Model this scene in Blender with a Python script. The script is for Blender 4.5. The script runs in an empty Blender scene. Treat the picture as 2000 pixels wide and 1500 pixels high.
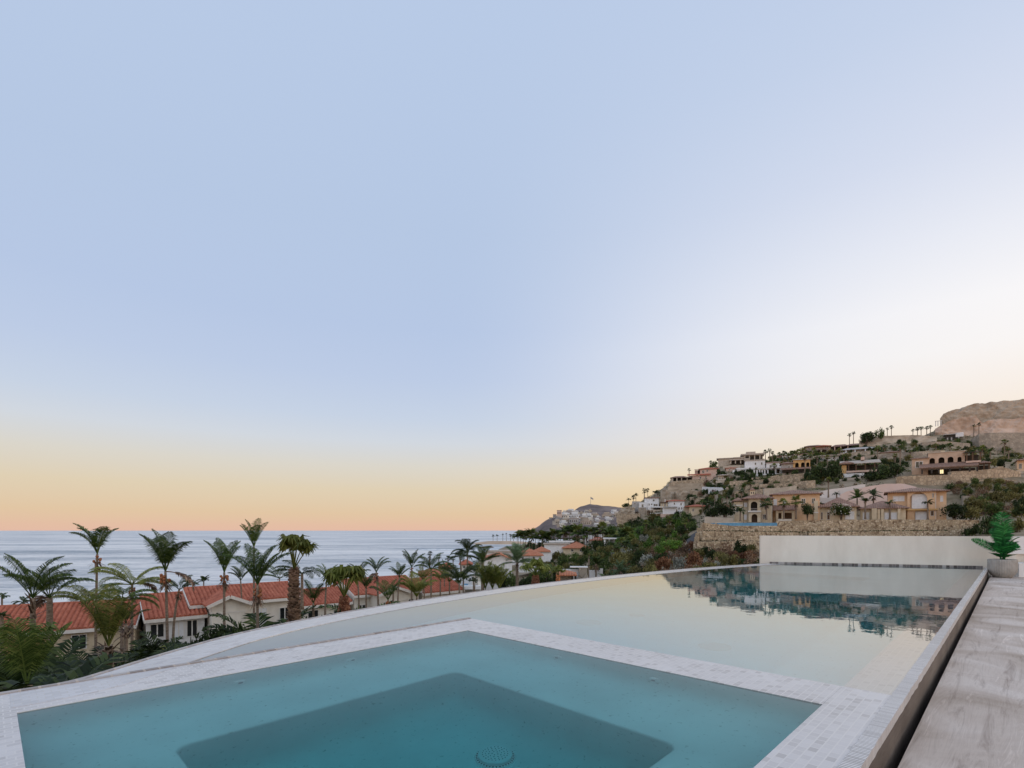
import bpy, math, random
import numpy as np
from mathutils import Vector, Matrix, noise

# ------------------------------------------------------------------ basics
scene = bpy.context.scene
COL = scene.collection
R = math.radians
CAMZ = 1.1          # eye above the pool water (z = 0)
HZ = 1036.0         # horizon row in the photograph
SEA = -23.0


def W(px, py, Y):
    """point seen at photo pixel (px, py) standing Y metres in front of the eye"""
    return Vector(((px - 1000) / 1000 * Y, Y, CAMZ - (py - HZ) / 1000 * Y))


def zp(Y, py):
    return CAMZ - (py - HZ) / 1000 * Y


# ------------------------------------------------------------------ mesh builder
class MB:
    def __init__(self):
        self.v, self.f, self.m = [], [], []
        self.mi = 0

    def add(self, vs, fs):
        o = len(self.v)
        self.v += [tuple(p) for p in vs]
        self.f += [tuple(i + o for i in q) for q in fs]
        self.m += [self.mi] * len(fs)

    def box(self, x0, x1, y0, y1, z0, z1):
        self.add([(x0, y0, z0), (x1, y0, z0), (x1, y1, z0), (x0, y1, z0),
                  (x0, y0, z1), (x1, y0, z1), (x1, y1, z1), (x0, y1, z1)],
                 [(0, 3, 2, 1), (4, 5, 6, 7), (0, 1, 5, 4), (1, 2, 6, 5), (2, 3, 7, 6), (3, 0, 4, 7)])

    def obox(self, a, b, wid, hgt):
        """beam of width wid and height hgt from a to b"""
        a, b = Vector(a), Vector(b)
        d = (b - a).normalized()
        up = Vector((0, 0, 1)) if abs(d.z) < .95 else Vector((0, 1, 0))
        s = d.cross(up).normalized() * wid / 2
        u = s.cross(d).normalized() * hgt / 2
        vs = [a - s - u, a + s - u, a + s + u, a - s + u, b - s - u, b + s - u, b + s + u, b - s + u]
        self.add(vs, [(0, 1, 2, 3), (7, 6, 5, 4), (0, 4, 5, 1), (1, 5, 6, 2), (2, 6, 7, 3), (3, 7, 4, 0)])

    def prism(self, poly, z0, z1):
        n = len(poly)
        vs = [(p[0], p[1], z0) for p in poly] + [(p[0], p[1], z1) for p in poly]
        fs = [tuple(range(n - 1, -1, -1)), tuple(range(n, 2 * n))]
        fs += [(i, (i + 1) % n, n + (i + 1) % n, n + i) for i in range(n)]
        self.add(vs, fs)

    def hip(self, x0, x1, y0, y1, z0, z1, k=.5, th=.18):
        """hipped roof with a thick eave"""
        w, d = x1 - x0, y1 - y0
        if w >= d:
            a, b = (x0 + d * k, (y0 + y1) / 2), (x1 - d * k, (y0 + y1) / 2)
        else:
            a, b = ((x0 + x1) / 2, y0 + w * k), ((x0 + x1) / 2, y1 - w * k)
        vs = [(x0, y0, z0), (x1, y0, z0), (x1, y1, z0), (x0, y1, z0),
              (x0, y0, z0 + th), (x1, y0, z0 + th), (x1, y1, z0 + th), (x0, y1, z0 + th),
              (a[0], a[1], z1), (b[0], b[1], z1)]
        fs = [(3, 2, 1, 0), (0, 1, 5, 4), (1, 2, 6, 5), (2, 3, 7, 6), (3, 0, 4, 7)]
        if w >= d:
            fs += [(4, 5, 9, 8), (5, 6, 9), (6, 7, 8, 9), (7, 4, 8)]
        else:
            fs += [(4, 5, 8), (5, 6, 9, 8), (6, 7, 9), (7, 4, 8, 9)]
        self.add(vs, fs)

    def tube(self, pts, rad, n=8, cap=True):
        pts = [Vector(p) for p in pts]
        rings = []
        o = len(self.v)
        for i, p in enumerate(pts):
            d = (pts[min(i + 1, len(pts) - 1)] - pts[max(i - 1, 0)]).normalized()
            ref = Vector((1, 0, 0)) if abs(d.x) < .9 else Vector((0, 1, 0))
            s = d.cross(ref).normalized()
            u = d.cross(s)
            r = rad[i] if hasattr(rad, '__len__') else rad
            rings.append([p + (s * math.cos(2 * math.pi * k / n) + u * math.sin(2 * math.pi * k / n)) * r for k in range(n)])
        vs = [q for r_ in rings for q in r_]
        fs = []
        for i in range(len(pts) - 1):
            for k in range(n):
                fs.append((i * n + k, i * n + (k + 1) % n, (i + 1) * n + (k + 1) % n, (i + 1) * n + k))
        if cap:
            fs.append(tuple(range(n - 1, -1, -1)))
            fs.append(tuple((len(pts) - 1) * n + k for k in range(n)))
        self.add(vs, fs)

    def lathe(self, prof, n=32, cx=0, cy=0, flute=0, nfl=0):
        vs, fs = [], []
        for j, (r, z) in enumerate(prof):
            for k in range(n):
                a = 2 * math.pi * k / n
                rr = r * (1 - flute * (.5 - .5 * math.cos(a * nfl)) ** 3) if flute else r
                vs.append((cx + rr * math.cos(a), cy + rr * math.sin(a), z))
        for j in range(len(prof) - 1):
            for k in range(n):
                fs.append((j * n + k, j * n + (k + 1) % n, (j + 1) * n + (k + 1) % n, (j + 1) * n + k))
        self.add(vs, fs)

    def mesh(self, name, mats, smooth=False):
        me = bpy.data.meshes.new(name)
        me.from_pydata(self.v, [], self.f)
        for m in (mats if isinstance(mats, (list, tuple)) else [mats]):
            me.materials.append(m)
        if any(self.m):
            me.polygons.foreach_set('material_index', self.m)
        if smooth:
            me.polygons.foreach_set('use_smooth', [True] * len(me.polygons))
        me.update()
        return me

    def build(self, name, mats, parent=None, smooth=False, label=None):
        return link(name, self.mesh(name, mats, smooth), parent, label)


def link(name, me, parent=None, label=None):
    o = bpy.data.objects.new(name, me)
    COL.objects.link(o)
    if parent is not None:
        o.parent = parent
    if label:
        o['label'] = label
    return o


def tag(o, label=None, cat=None, group=None, kind=None):
    if label:
        o['label'] = label
    if cat:
        o['category'] = cat
    if group:
        o['group'] = group
    if kind:
        o['kind'] = kind
    return o


def thing(name, label, cat, loc=(0, 0, 0), rz=0, group=None):
    o = bpy.data.objects.new(name, None)
    o.empty_display_size = .3
    COL.objects.link(o)
    o.location = loc
    o.rotation_euler = (0, 0, rz)
    return tag(o, label, cat, group)


def structure(o, label=None, cat='ground'):
    o['kind'] = 'structure'
    if label:
        o['label'] = label
        o['category'] = cat
    return o


# ------------------------------------------------------------------ materials
def hexl(h):
    c = [int(h[i:i + 2], 16) / 255 for i in (0, 2, 4)]
    return tuple(x / 12.92 if x <= .04045 else ((x + .055) / 1.055) ** 2.4 for x in c) + (1,)


def newmat(name):
    m = bpy.data.materials.new(name)
    m.use_nodes = True
    nt = m.node_tree
    b = nt.nodes['Principled BSDF']
    return m, nt, b


def N(nt, t, **k):
    n = nt.nodes.new(t)
    for a, v in k.items():
        if a in n.inputs:
            n.inputs[a].default_value = v
        else:
            setattr(n, a, v)
    return n


def ramp(nt, fac, stops, interp='LINEAR'):
    r = nt.nodes.new('ShaderNodeValToRGB')
    r.color_ramp.interpolation = interp
    e = r.color_ramp.elements
    e[0].position, e[0].color = stops[0][0], stops[0][1]
    e[1].position, e[1].color = stops[-1][0], stops[-1][1]
    for p, c in stops[1:-1]:
        q = e.new(p)
        q.color = c
    nt.links.new(fac, r.inputs['Fac'])
    return r


def c4(c):
    return tuple(c) + (1,) if len(c) == 3 else tuple(c)


def pmat(name, c1, c2, scale=3, rough=.8, bump=0, bscale=None, detail=6, stretch=(1, 1, 1), spec=.3, lo=.35, hi=.65, coord='Object', rand=0):
    """two-tone noise material"""
    m, nt, b = newmat(name)
    tc = N(nt, 'ShaderNodeTexCoord')
    mp = N(nt, 'ShaderNodeMapping')
    mp.inputs['Scale'].default_value = stretch
    nt.links.new(tc.outputs[coord], mp.inputs['Vector'])
    no = N(nt, 'ShaderNodeTexNoise', Scale=scale, Detail=detail, Roughness=.6)
    nt.links.new(mp.outputs[0], no.inputs['Vector'])
    rp = ramp(nt, no.outputs['Fac'], [(lo, c4(c1)), (hi, c4(c2))])
    out = rp.outputs[0]
    if rand:
        oi = N(nt, 'ShaderNodeObjectInfo')
        hs = N(nt, 'ShaderNodeHueSaturation')
        mr = N(nt, 'ShaderNodeMapRange')
        mr.inputs['To Min'].default_value, mr.inputs['To Max'].default_value = 1 - rand, 1 + rand
        nt.links.new(oi.outputs['Random'], mr.inputs['Value'])
        nt.links.new(mr.outputs[0], hs.inputs['Value'])
        nt.links.new(out, hs.inputs['Color'])
        out = hs.outputs[0]
    nt.links.new(out, b.inputs['Base Color'])
    b.inputs['Roughness'].default_value = rough
    b.inputs['Specular IOR Level'].default_value = spec
    if bump:
        n2 = N(nt, 'ShaderNodeTexNoise', Scale=bscale or scale * 4, Detail=6)
        nt.links.new(mp.outputs[0], n2.inputs['Vector'])
        bp = N(nt, 'ShaderNodeBump', Strength=bump, Distance=.05)
        nt.links.new(n2.outputs['Fac'], bp.inputs['Height'])
        nt.links.new(bp.outputs[0], b.inputs['Normal'])
    return m


def leafmat(name, dark, mid, light, transl=.25):
    """leaf colour varies leaf by leaf and plant by plant"""
    m, nt, b = newmat(name)
    ge = N(nt, 'ShaderNodeNewGeometry')
    oi = N(nt, 'ShaderNodeObjectInfo')
    rp = ramp(nt, ge.outputs['Random Per Island'], [(0, c4(dark)), (.5, c4(mid)), (1, c4(light))])
    hs = N(nt, 'ShaderNodeHueSaturation')
    mr = N(nt, 'ShaderNodeMapRange')
    mr.inputs['To Min'].default_value, mr.inputs['To Max'].default_value = .7, 1.35
    nt.links.new(oi.outputs['Random'], mr.inputs['Value'])
    nt.links.new(mr.outputs[0], hs.inputs['Value'])
    nt.links.new(rp.outputs[0], hs.inputs['Color'])
    nt.links.new(hs.outputs[0], b.inputs['Base Color'])
    b.inputs['Roughness'].default_value = .55
    b.inputs['Specular IOR Level'].default_value = .15
    tr = N(nt, 'ShaderNodeBsdfTranslucent')
    nt.links.new(hs.outputs[0], tr.inputs['Color'])
    mx = N(nt, 'ShaderNodeMixShader', Fac=transl)
    nt.links.new(b.outputs[0], mx.inputs[1])
    nt.links.new(tr.outputs[0], mx.inputs[2])
    nt.links.new(mx.outputs[0], nt.nodes['Material Output'].inputs['Surface'])
    return m


def stonemat(name, cols, scale, mortar, rough=.9, bump=.6):
    m, nt, b = newmat(name)
    tc = N(nt, 'ShaderNodeTexCoord')
    vo = N(nt, 'ShaderNodeTexVoronoi', Scale=scale, feature='F1', Randomness=1.0)
    vd = N(nt, 'ShaderNodeTexVoronoi', Scale=scale, feature='DISTANCE_TO_EDGE', Randomness=1.0)
    nt.links.new(tc.outputs['Object'], vo.inputs['Vector'])
    nt.links.new(tc.outputs['Object'], vd.inputs['Vector'])
    sp = N(nt, 'ShaderNodeSeparateColor')
    nt.links.new(vo.outputs['Color'], sp.inputs[0])
    k = len(cols) - 1
    rp = ramp(nt, sp.outputs[0], [(i / k, c4(c)) for i, c in enumerate(cols)])
    no = N(nt, 'ShaderNodeTexNoise', Scale=.35, Detail=4)
    nt.links.new(tc.outputs['Object'], no.inputs['Vector'])
    mm = N(nt, 'ShaderNodeMix', data_type='RGBA', blend_type='MULTIPLY')
    mm.inputs['Factor'].default_value = .6
    nt.links.new(rp.outputs[0], mm.inputs['A'])
    r2 = ramp(nt, no.outputs['Fac'], [(.3, (.55, .52, .48, 1)), (.65, (1.1, 1.05, 1, 1))])
    nt.links.new(r2.outputs[0], mm.inputs['B'])
    edge = ramp(nt, vd.outputs['Distance'], [(0.02, (0, 0, 0, 1)), (.09, (1, 1, 1, 1))])
    mx = N(nt, 'ShaderNodeMix', data_type='RGBA')
    mx.inputs['A'].default_value = c4(mortar)
    nt.links.new(edge.outputs[0], mx.inputs['Factor'])
    nt.links.new(mm.outputs['Result'], mx.inputs['B'])
    nt.links.new(mx.outputs['Result'], b.inputs['Base Color'])
    b.inputs['Roughness'].default_value = rough
    b.inputs['Specular IOR Level'].default_value = .2
    bp = N(nt, 'ShaderNodeBump', Strength=bump, Distance=.12)
    nt.links.new(edge.outputs[0], bp.inputs['Height'])
    nt.links.new(bp.outputs[0], b.inputs['Normal'])
    return m


def tilemat(name, bw, bh, tones, grout, msize=.04, rough=.22, offset=.5, bump=.25, squash=1.0):
    """glazed stone mosaic laid along the pool's own axes"""
    m, nt, b = newmat(name)
    tc = N(nt, 'ShaderNodeTexCoord')
    br = N(nt, 'ShaderNodeTexBrick', offset=offset, squash=squash)
    br.inputs['Scale'].default_value = 1
    br.inputs['Brick Width'].default_value = bw
    br.inputs['Row Height'].default_value = bh
    br.inputs['Mortar Size'].default_value = msize * bh
    br.inputs['Mortar Smooth'].default_value = .2
    br.inputs['Bias'].default_value = 0
    br.inputs['Color1'].default_value = (0, 0, 0, 1)
    br.inputs['Color2'].default_value = (1, 1, 1, 1)
    br.inputs['Mortar'].default_value = (.5, .5, .5, 1)
    nt.links.new(tc.outputs['Object'], br.inputs['Vector'])
    k = len(tones) - 1
    rp = ramp(nt, br.outputs['Color'], [(i / k, c4(c)) for i, c in enumerate(tones)])
    no = N(nt, 'ShaderNodeTexNoise', Scale=1.3, Detail=5)
    nt.links.new(tc.outputs['Object'], no.inputs['Vector'])
    r2 = ramp(nt, no.outputs['Fac'], [(.3, (.86, .85, .85, 1)), (.7, (1.05, 1.05, 1.06, 1))])
    mm = N(nt, 'ShaderNodeMix', data_type='RGBA', blend_type='MULTIPLY')
    mm.inputs['Factor'].default_value = 1
    nt.links.new(rp.outputs[0], mm.inputs['A'])
    nt.links.new(r2.outputs[0], mm.inputs['B'])
    mx = N(nt, 'ShaderNodeMix', data_type='RGBA')
    nt.links.new(br.outputs['Fac'], mx.inputs['Factor'])
    nt.links.new(mm.outputs['Result'], mx.inputs['A'])
    mx.inputs['B'].default_value = c4(grout)
    nt.links.new(mx.outputs['Result'], b.inputs['Base Color'])
    b.inputs['Roughness'].default_value = rough
    b.inputs['Specular IOR Level'].default_value = .3
    bp = N(nt, 'ShaderNodeBump', Strength=bump, Distance=.004, invert=True)
    nt.links.new(br.outputs['Fac'], bp.inputs['Height'])
    n3 = N(nt, 'ShaderNodeTexNoise', Scale=14, Detail=3)
    nt.links.new(tc.outputs['Object'], n3.inputs['Vector'])
    b2 = N(nt, 'ShaderNodeBump', Strength=.12, Distance=.01)
    nt.links.new(n3.outputs['Fac'], b2.inputs['Height'])
    nt.links.new(bp.outputs[0], b2.inputs['Normal'])
    nt.links.new(b2.outputs[0], b.inputs['Normal'])
    return m


def roofmat(name, c1, c2, c3, bump=.8):
    m, nt, b = newmat(name)
    tc = N(nt, 'ShaderNodeTexCoord')
    no = N(nt, 'ShaderNodeTexNoise', Scale=1.6, Detail=10, Roughness=.8)
    nt.links.new(tc.outputs['Object'], no.inputs['Vector'])
    rp = ramp(nt, no.outputs['Fac'], [(.34, c4(c1)), (.5, c4(c2)), (.66, c4(c3))])
    nt.links.new(rp.outputs[0], b.inputs['Base Color'])
    b.inputs['Roughness'].default_value = .8
    b.inputs['Specular IOR Level'].default_value = .2
    wa = N(nt, 'ShaderNodeTexWave', wave_type='BANDS', bands_direction='X', Scale=.8, Distortion=.3)
    nt.links.new(tc.outputs['Object'], wa.inputs['Vector'])
    bp = N(nt, 'ShaderNodeBump', Strength=bump, Distance=.12)
    nt.links.new(wa.outputs['Fac'], bp.inputs['Height'])
    nt.links.new(bp.outputs[0], b.inputs['Normal'])
    return m


def flatmat(name, c, rough=.6, spec=.4, metal=0):
    m, nt, b = newmat(name)
    b.inputs['Base Color'].default_value = c4(c)
    b.inputs['Roughness'].default_value = rough
    b.inputs['Specular IOR Level'].default_value = spec
    b.inputs['Metallic'].default_value = metal
    return m


M = {}
M['white'] = pmat('white_stucco', (.62, .62, .62), (.74, .74, .73), 1.2, .85, .15, 30)
M['whitewarm'] = pmat('warm_white_stucco', (.57, .53, .46), (.71, .675, .60), 1.1, .85, .15, 30, lo=.25, hi=.6, stretch=(1, 1, .35))
M['cream'] = pmat('cream_stucco', (.50, .41, .28), (.60, .51, .37), 1.0, .85, .15, 30)
M['peach'] = pmat('peach_stucco', (.60, .40, .24), (.68, .48, .31), .8, .85, .15, 30)
M['rosebeige'] = pmat('rose_beige_stucco', (.46, .33, .235), (.55, .41, .30), .8, .85, .15, 30)
M['ochre'] = pmat('ochre_stucco', (.52, .32, .13), (.60, .40, .19), .8, .85, .15, 30)
M['pinkwall'] = pmat('pink_stucco', (.50, .36, .29), (.60, .46, .38), .8, .85, .15, 30)
M['greywall'] = pmat('grey_stucco', (.34, .33, .31), (.44, .42, .40), .8, .85, .15, 30)
M['beige'] = pmat('beige_stucco', (.40, .34, .27), (.50, .44, .36), .8, .85, .15, 30)
M['trim'] = pmat('trim_paint', (.62, .59, .54), (.70, .67, .62), 2, .7)
M['redroof'] = roofmat('terracotta_tile', (.24, .07, .042), (.38, .12, .07), (.50, .185, .115), .0)
M['oldroof'] = roofmat('weathered_roof_tile', (.16, .10, .08), (.27, .17, .13), (.38, .25, .20))
M['orangeroof'] = roofmat('orange_roof_tile', (.34, .12, .065), (.46, .18, .10), (.56, .26, .16))
M['flatroof'] = pmat('flat_roof_render', (.36, .30, .25), (.48, .42, .36), 1, .9)
M['glass'] = flatmat('dark_window_glass', (.012, .015, .018), .08, .6)
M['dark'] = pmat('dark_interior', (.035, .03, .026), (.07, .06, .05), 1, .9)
M['wood'] = pmat('brown_wood', (.07, .04, .022), (.14, .08, .045), 6, .6, .1, stretch=(1, 1, 8))
M['shutter'] = pmat('white_shutter', (.62, .64, .66), (.74, .75, .77), 2, .6)
M['frame'] = flatmat('window_frame_paint', (.66, .64, .60), .5)
M['stone'] = stonemat('retaining_stone', [(.18, .12, .075), (.44, .35, .24), (.56, .46, .32), (.42, .33, .22), (.66, .56, .42), (.52, .43, .31)], 2.3, (.25, .19, .13))
M['bigstone'] = stonemat('weathered_terrace_stone', [(.30, .24, .17), (.46, .375, .27), (.53, .44, .325), (.41, .33, .24)], 1.1, (.27, .215, .16))
M['greystone'] = stonemat('grey_terrace_stone', [(.30, .265, .22), (.39, .345, .285), (.43, .38, .315)], .8, (.29, .255, .21))
M['rock'] = pmat('pale_cliff_rock', (.26, .21, .155), (.52, .44, .34), .12, .95, 1.0, .8, 10, (1, 1, 2.2))
M['pinkrock'] = pmat('pink_bare_rock', (.34, .25, .185), (.56, .43, .34), .10, .95, .8, .5, 12)
M['summit'] = pmat('tan_summit_rock', (.27, .22, .165), (.43, .365, .285), .10, .95, .5, .6, 10, (1, 1, 3))
M['palegrey'] = pmat('whitish_graded_earth', (.48, .42, .37), (.62, .55, .50), .05, .95, .3, .5, 8)
M['palepink'] = pmat('pale_graded_earth', (.46, .34, .29), (.60, .47, .41), .05, .95, .3, .5, 8)
M['trunk'] = pmat('palm_trunk_bark', (.12, .09, .065), (.27, .21, .16), 5, .9, .6, 12, 6, (1, 1, 3))
M['trunkdark'] = pmat('shaggy_trunk', (.07, .045, .032), (.20, .125, .085), 4, .95, .6, 12)
M['deadleaf'] = leafmat('dead_frond', (.05, .032, .022), (.12, .075, .05), (.27, .19, .13), .1)
M['boots'] = leafmat('red_brown_leaf_bases', (0.171, 0.070, 0.043), (0.310, 0.132, 0.078), (0.512, 0.279, 0.171), .05)
M['orangeboot'] = leafmat('orange_leaf_bases', (0.465, 0.171, 0.062), (0.651, 0.264, 0.109), (0.775, 0.403, 0.202), .1)
M['nuts'] = pmat('coconut_husk', (.20, .07, .03), (.34, .14, .06), 3, .7)
M['palm'] = leafmat('coconut_leaf', (.022, .045, .010), (.052, .092, .020), (.14, .19, .055))
M['hedge'] = leafmat('dark_hedge_leaf', (.006, .011, .004), (.016, .028, .009), (.05, .068, .022), .15)
M['palmy'] = leafmat('yellowing_palm_leaf', (0.070, 0.090, 0.019), (0.147, 0.178, 0.039), (0.264, 0.271, 0.078), .35)
M['palmd'] = leafmat('dark_palm_leaf', (.012, .026, .007), (.032, .056, .014), (.09, .125, .038))
M['palmblue'] = leafmat('blue_green_palm_leaf', (0.046, 0.078, 0.039), (0.101, 0.155, 0.078), (0.186, 0.264, 0.155))
M['leaf'] = leafmat('mid_green_leaf', (.022, .038, .010), (.055, .085, .02), (.13, .175, .05))
M['leafd'] = leafmat('dark_green_leaf', (.010, .018, .006), (.026, .042, .013), (.065, .095, .03))
M['leafo'] = leafmat('olive_leaf', (0.070, 0.062, 0.019), (0.132, 0.124, 0.039), (0.232, 0.209, 0.078))
M['leafb'] = leafmat('brown_dry_leaf', (0.085, 0.053, 0.031), (0.171, 0.109, 0.070), (0.295, 0.202, 0.132))
M['leafr'] = leafmat('reddish_leaf', (0.093, 0.040, 0.025), (0.186, 0.081, 0.043), (0.279, 0.155, 0.078))
M['leafg'] = leafmat('grey_green_leaf', (0.139, 0.139, 0.116), (0.232, 0.240, 0.202), (0.357, 0.372, 0.326))
M['leafbright'] = leafmat('bright_green_leaf', (0.039, 0.085, 0.012), (0.078, 0.155, 0.022), (0.155, 0.264, 0.046))
M['fakepalm'] = leafmat('glossy_green_leaf', (.008, .07, .016), (.018, .15, .034), (.05, .27, .07), .15)
M['drain'] = flatmat('white_drain_plastic', (.85, .85, .84), .4)
M['flower'] = flatmat('white_blossom', (.75, .72, .66), .7)
M['bark'] = pmat('tree_bark', (.07, .05, .035), (.16, .12, .09), 4, .9, .5, 10)
M['asphalt'] = pmat('asphalt', (.04, .04, .045), (.065, .065, .07), 3, .9)
M['sand'] = pmat('beach_sand', (.40, .29, .20), (.52, .39, .28), .05, .95)
M['foam'] = pmat('sea_foam', (.50, .56, .60), (.80, .82, .84), .3, .8, .5, 1.5)
M['metal'] = flatmat('grey_metal', (.30, .30, .31), .4, .5, .6)

# ------------------------------------------------------------------ camera
cam = bpy.data.cameras.new('camera')
co = bpy.data.objects.new('camera', cam)
COL.objects.link(co)
co.location = (0, 0, CAMZ)
co.rotation_euler = (R(90), 0, 0)
cam.lens = 18.0
cam.sensor_width = 36.0
cam.shift_y = 286 / 2000
cam.clip_start = .05
cam.clip_end = 200000
scene.camera = co

# ------------------------------------------------------------------ sky and sun
SUN_AZ, SUN_EL = 62, 11      # degrees right of straight ahead, degrees up
world = bpy.data.worlds.new('World')
scene.world = world
world.use_nodes = True
nt = world.node_tree
nt.nodes.clear()
tc = N(nt, 'ShaderNodeTexCoord')
sx = N(nt, 'ShaderNodeSeparateXYZ')
nt.links.new(tc.outputs['Generated'], sx.inputs[0])


def math_(op, a, b=None, clamp=False):
    n = nt.nodes.new('ShaderNodeMath')
    n.operation = op
    n.use_clamp = clamp
    for i, x in enumerate((a, b)):
        if x is None:
            continue
        if isinstance(x, (int, float)):
            n.inputs[i].default_value = x
        else:
            nt.links.new(x, n.inputs[i])
    return n.outputs[0]


el = math_('SQRT', math_('MAXIMUM', sx.outputs['Z'], 0.0))


def sk(stops):
    return [(math.sqrt(s), hexl(h)) for s, h in stops]


rA = ramp(nt, el, sk([(0, 'E6BCA8'), (.010, 'E6C0A6'), (.032, 'E4C8A6'), (.077, 'E2D2B6'), (.122, 'DDD8CD'), (.166, 'D4DAE2'), (.21, 'C9D5E7'), (.28, 'BFCEE8'), (.36, 'B9CAE7'),
                      (.5, 'B8CAE6'), (.75, 'BBCDE9'), (1, 'B4C6E4')]))
rB = ramp(nt, el, sk([(0, 'EFC096'), (.03, 'EFC998'), (.06, 'F1D2A2'), (.10, 'F6E1BE'), (.15, 'F9EAD8'), (.20, 'FBF1E8'), (.26, 'FDF9F7'),
                      (.32, 'FCFAFB'), (.40, 'EEF0F8'), (.5, 'DAE1F2'), (.62, 'C9D6ED'), (.78, 'BDCEEA'), (1, 'B4C6E4')]))
g = (math.sin(R(75)), math.cos(R(75)))
dotg = math_('ADD', math_('MULTIPLY', sx.outputs['X'], g[0]), math_('MULTIPLY', sx.outputs['Y'], g[1]))
hl = math_('SQRT', math_('ADD', math_('ADD', math_('MULTIPLY', sx.outputs['X'], sx.outputs['X']), math_('MULTIPLY', sx.outputs['Y'], sx.outputs['Y'])), 1e-5))
mr = N(nt, 'ShaderNodeMapRange', interpolation_type='SMOOTHSTEP')
mr.inputs['From Min'].default_value, mr.inputs['From Max'].default_value = .12, .95
nt.links.new(math_('DIVIDE', dotg, hl), mr.inputs['Value'])
mx = N(nt, 'ShaderNodeMix', data_type='RGBA')
mr2 = N(nt, 'ShaderNodeMapRange', interpolation_type='SMOOTHSTEP')
mr2.inputs['From Min'].default_value, mr2.inputs['From Max'].default_value = .05, .85
nt.links.new(math_('DIVIDE', dotg, hl), mr2.inputs['Value'])
mr3 = N(nt, 'ShaderNodeMapRange', interpolation_type='SMOOTHSTEP')
mr3.inputs['From Min'].default_value, mr3.inputs['From Max'].default_value = .52, .26
nt.links.new(el, mr3.inputs['Value'])
nt.links.new(math_('MAXIMUM', mr.outputs[0], math_('MULTIPLY', mr2.outputs[0], mr3.outputs[0])), mx.inputs['Factor'])
nt.links.new(rA.outputs[0], mx.inputs['A'])
nt.links.new(rB.outputs[0], mx.inputs['B'])
bg1 = N(nt, 'ShaderNodeBackground', Strength=.97)
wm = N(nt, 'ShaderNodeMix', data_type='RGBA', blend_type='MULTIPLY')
wm.inputs['B'].default_value = (1.10, .99, .88, 1)  # warm tint added to the unseen sky behind the camera
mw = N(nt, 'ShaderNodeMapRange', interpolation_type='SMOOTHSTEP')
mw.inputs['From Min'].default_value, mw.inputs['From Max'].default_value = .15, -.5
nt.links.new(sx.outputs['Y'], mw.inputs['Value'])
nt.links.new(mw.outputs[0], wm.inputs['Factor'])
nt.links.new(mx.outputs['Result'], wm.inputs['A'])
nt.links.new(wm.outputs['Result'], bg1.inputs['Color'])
mb_ = N(nt, 'ShaderNodeMapRange', interpolation_type='SMOOTHSTEP')      # unseen sky behind the camera brightened as added fill for the land
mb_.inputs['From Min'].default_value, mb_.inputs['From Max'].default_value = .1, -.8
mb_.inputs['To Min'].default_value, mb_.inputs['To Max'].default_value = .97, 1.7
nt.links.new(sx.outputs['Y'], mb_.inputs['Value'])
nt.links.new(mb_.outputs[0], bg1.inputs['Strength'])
sky = N(nt, 'ShaderNodeTexSky', sky_type='NISHITA')
sky.sun_disc = False
sky.sun_elevation = R(SUN_EL)
sky.sun_rotation = R(SUN_AZ)
bg2 = N(nt, 'ShaderNodeBackground', Strength=.0012)
nt.links.new(sky.outputs[0], bg2.inputs['Color'])
ad = N(nt, 'ShaderNodeAddShader')
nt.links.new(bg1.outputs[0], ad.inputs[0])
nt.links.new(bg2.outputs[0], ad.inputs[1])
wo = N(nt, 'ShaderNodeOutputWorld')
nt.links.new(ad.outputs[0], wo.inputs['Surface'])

sun = bpy.data.lights.new('sun', 'SUN')
sun.energy = .8
sun.angle = R(18)
sun.color = (1, .80, .62)
so = bpy.data.objects.new('sun', sun)
COL.objects.link(so)
sd = Vector((math.sin(R(SUN_AZ)) * math.cos(R(SUN_EL)), math.cos(R(SUN_AZ)) * math.cos(R(SUN_EL)), math.sin(R(SUN_EL))))
so.rotation_euler = (-sd).to_track_quat('-Z', 'Y').to_euler()
so.location = sd * 300

vs_ = scene.view_settings
vs_.view_transform = 'Standard'
vs_.look = 'None'
vs_.exposure = 0
vs_.gamma = 1
scene.cycles.max_bounces = 14
scene.cycles.diffuse_bounces = 4
scene.cycles.glossy_bounces = 4
scene.cycles.transmission_bounces = 10
scene.cycles.volume_bounces = 1
scene.cycles.use_denoising = True

# ================================================================== POOL TERRACE (built along the pool's own axes)
PRZ = math.atan2(.715, .699)
U1, W1 = Vector((.699, .715, 0)), Vector((-.715, .699, 0))


def PL(u, w, z=0):
    p = U1 * u + W1 * w
    return Vector((p.x, p.y, z))


def plaster(name, ca, cb):
    m, nt, b = newmat(name)
    tc = N(nt, 'ShaderNodeTexCoord')
    n1 = N(nt, 'ShaderNodeTexNoise', Scale=1.5, Detail=6)
    nt.links.new(tc.outputs['Object'], n1.inputs['Vector'])
    r1 = ramp(nt, n1.outputs['Fac'], [(.3, c4(ca)), (.7, c4(cb))])
    v1 = N(nt, 'ShaderNodeTexNoise', Scale=28, Detail=2)
    nt.links.new(tc.outputs['Object'], v1.inputs['Vector'])
    r2 = ramp(nt, v1.outputs['Fac'], [(.25, (.5, .48, .45, 1)), (.36, (1, 1, 1, 1))])
    mm = N(nt, 'ShaderNodeMix', data_type='RGBA', blend_type='MULTIPLY')
    mm.inputs['Factor'].default_value = .6
    nt.links.new(r1.outputs[0], mm.inputs['A'])
    nt.links.new(r2.outputs[0], mm.inputs['B'])
    nt.links.new(mm.outputs['Result'], b.inputs['Base Color'])
    b.inputs['Roughness'].default_value = .8
    return m


M['plaster'] = plaster('spa_plaster', (.72, .73, .71), (.86, .87, .85))
M['poolplaster'] = plaster('pool_plaster', (.78, .775, .775), (.87, .865, .865))

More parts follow.
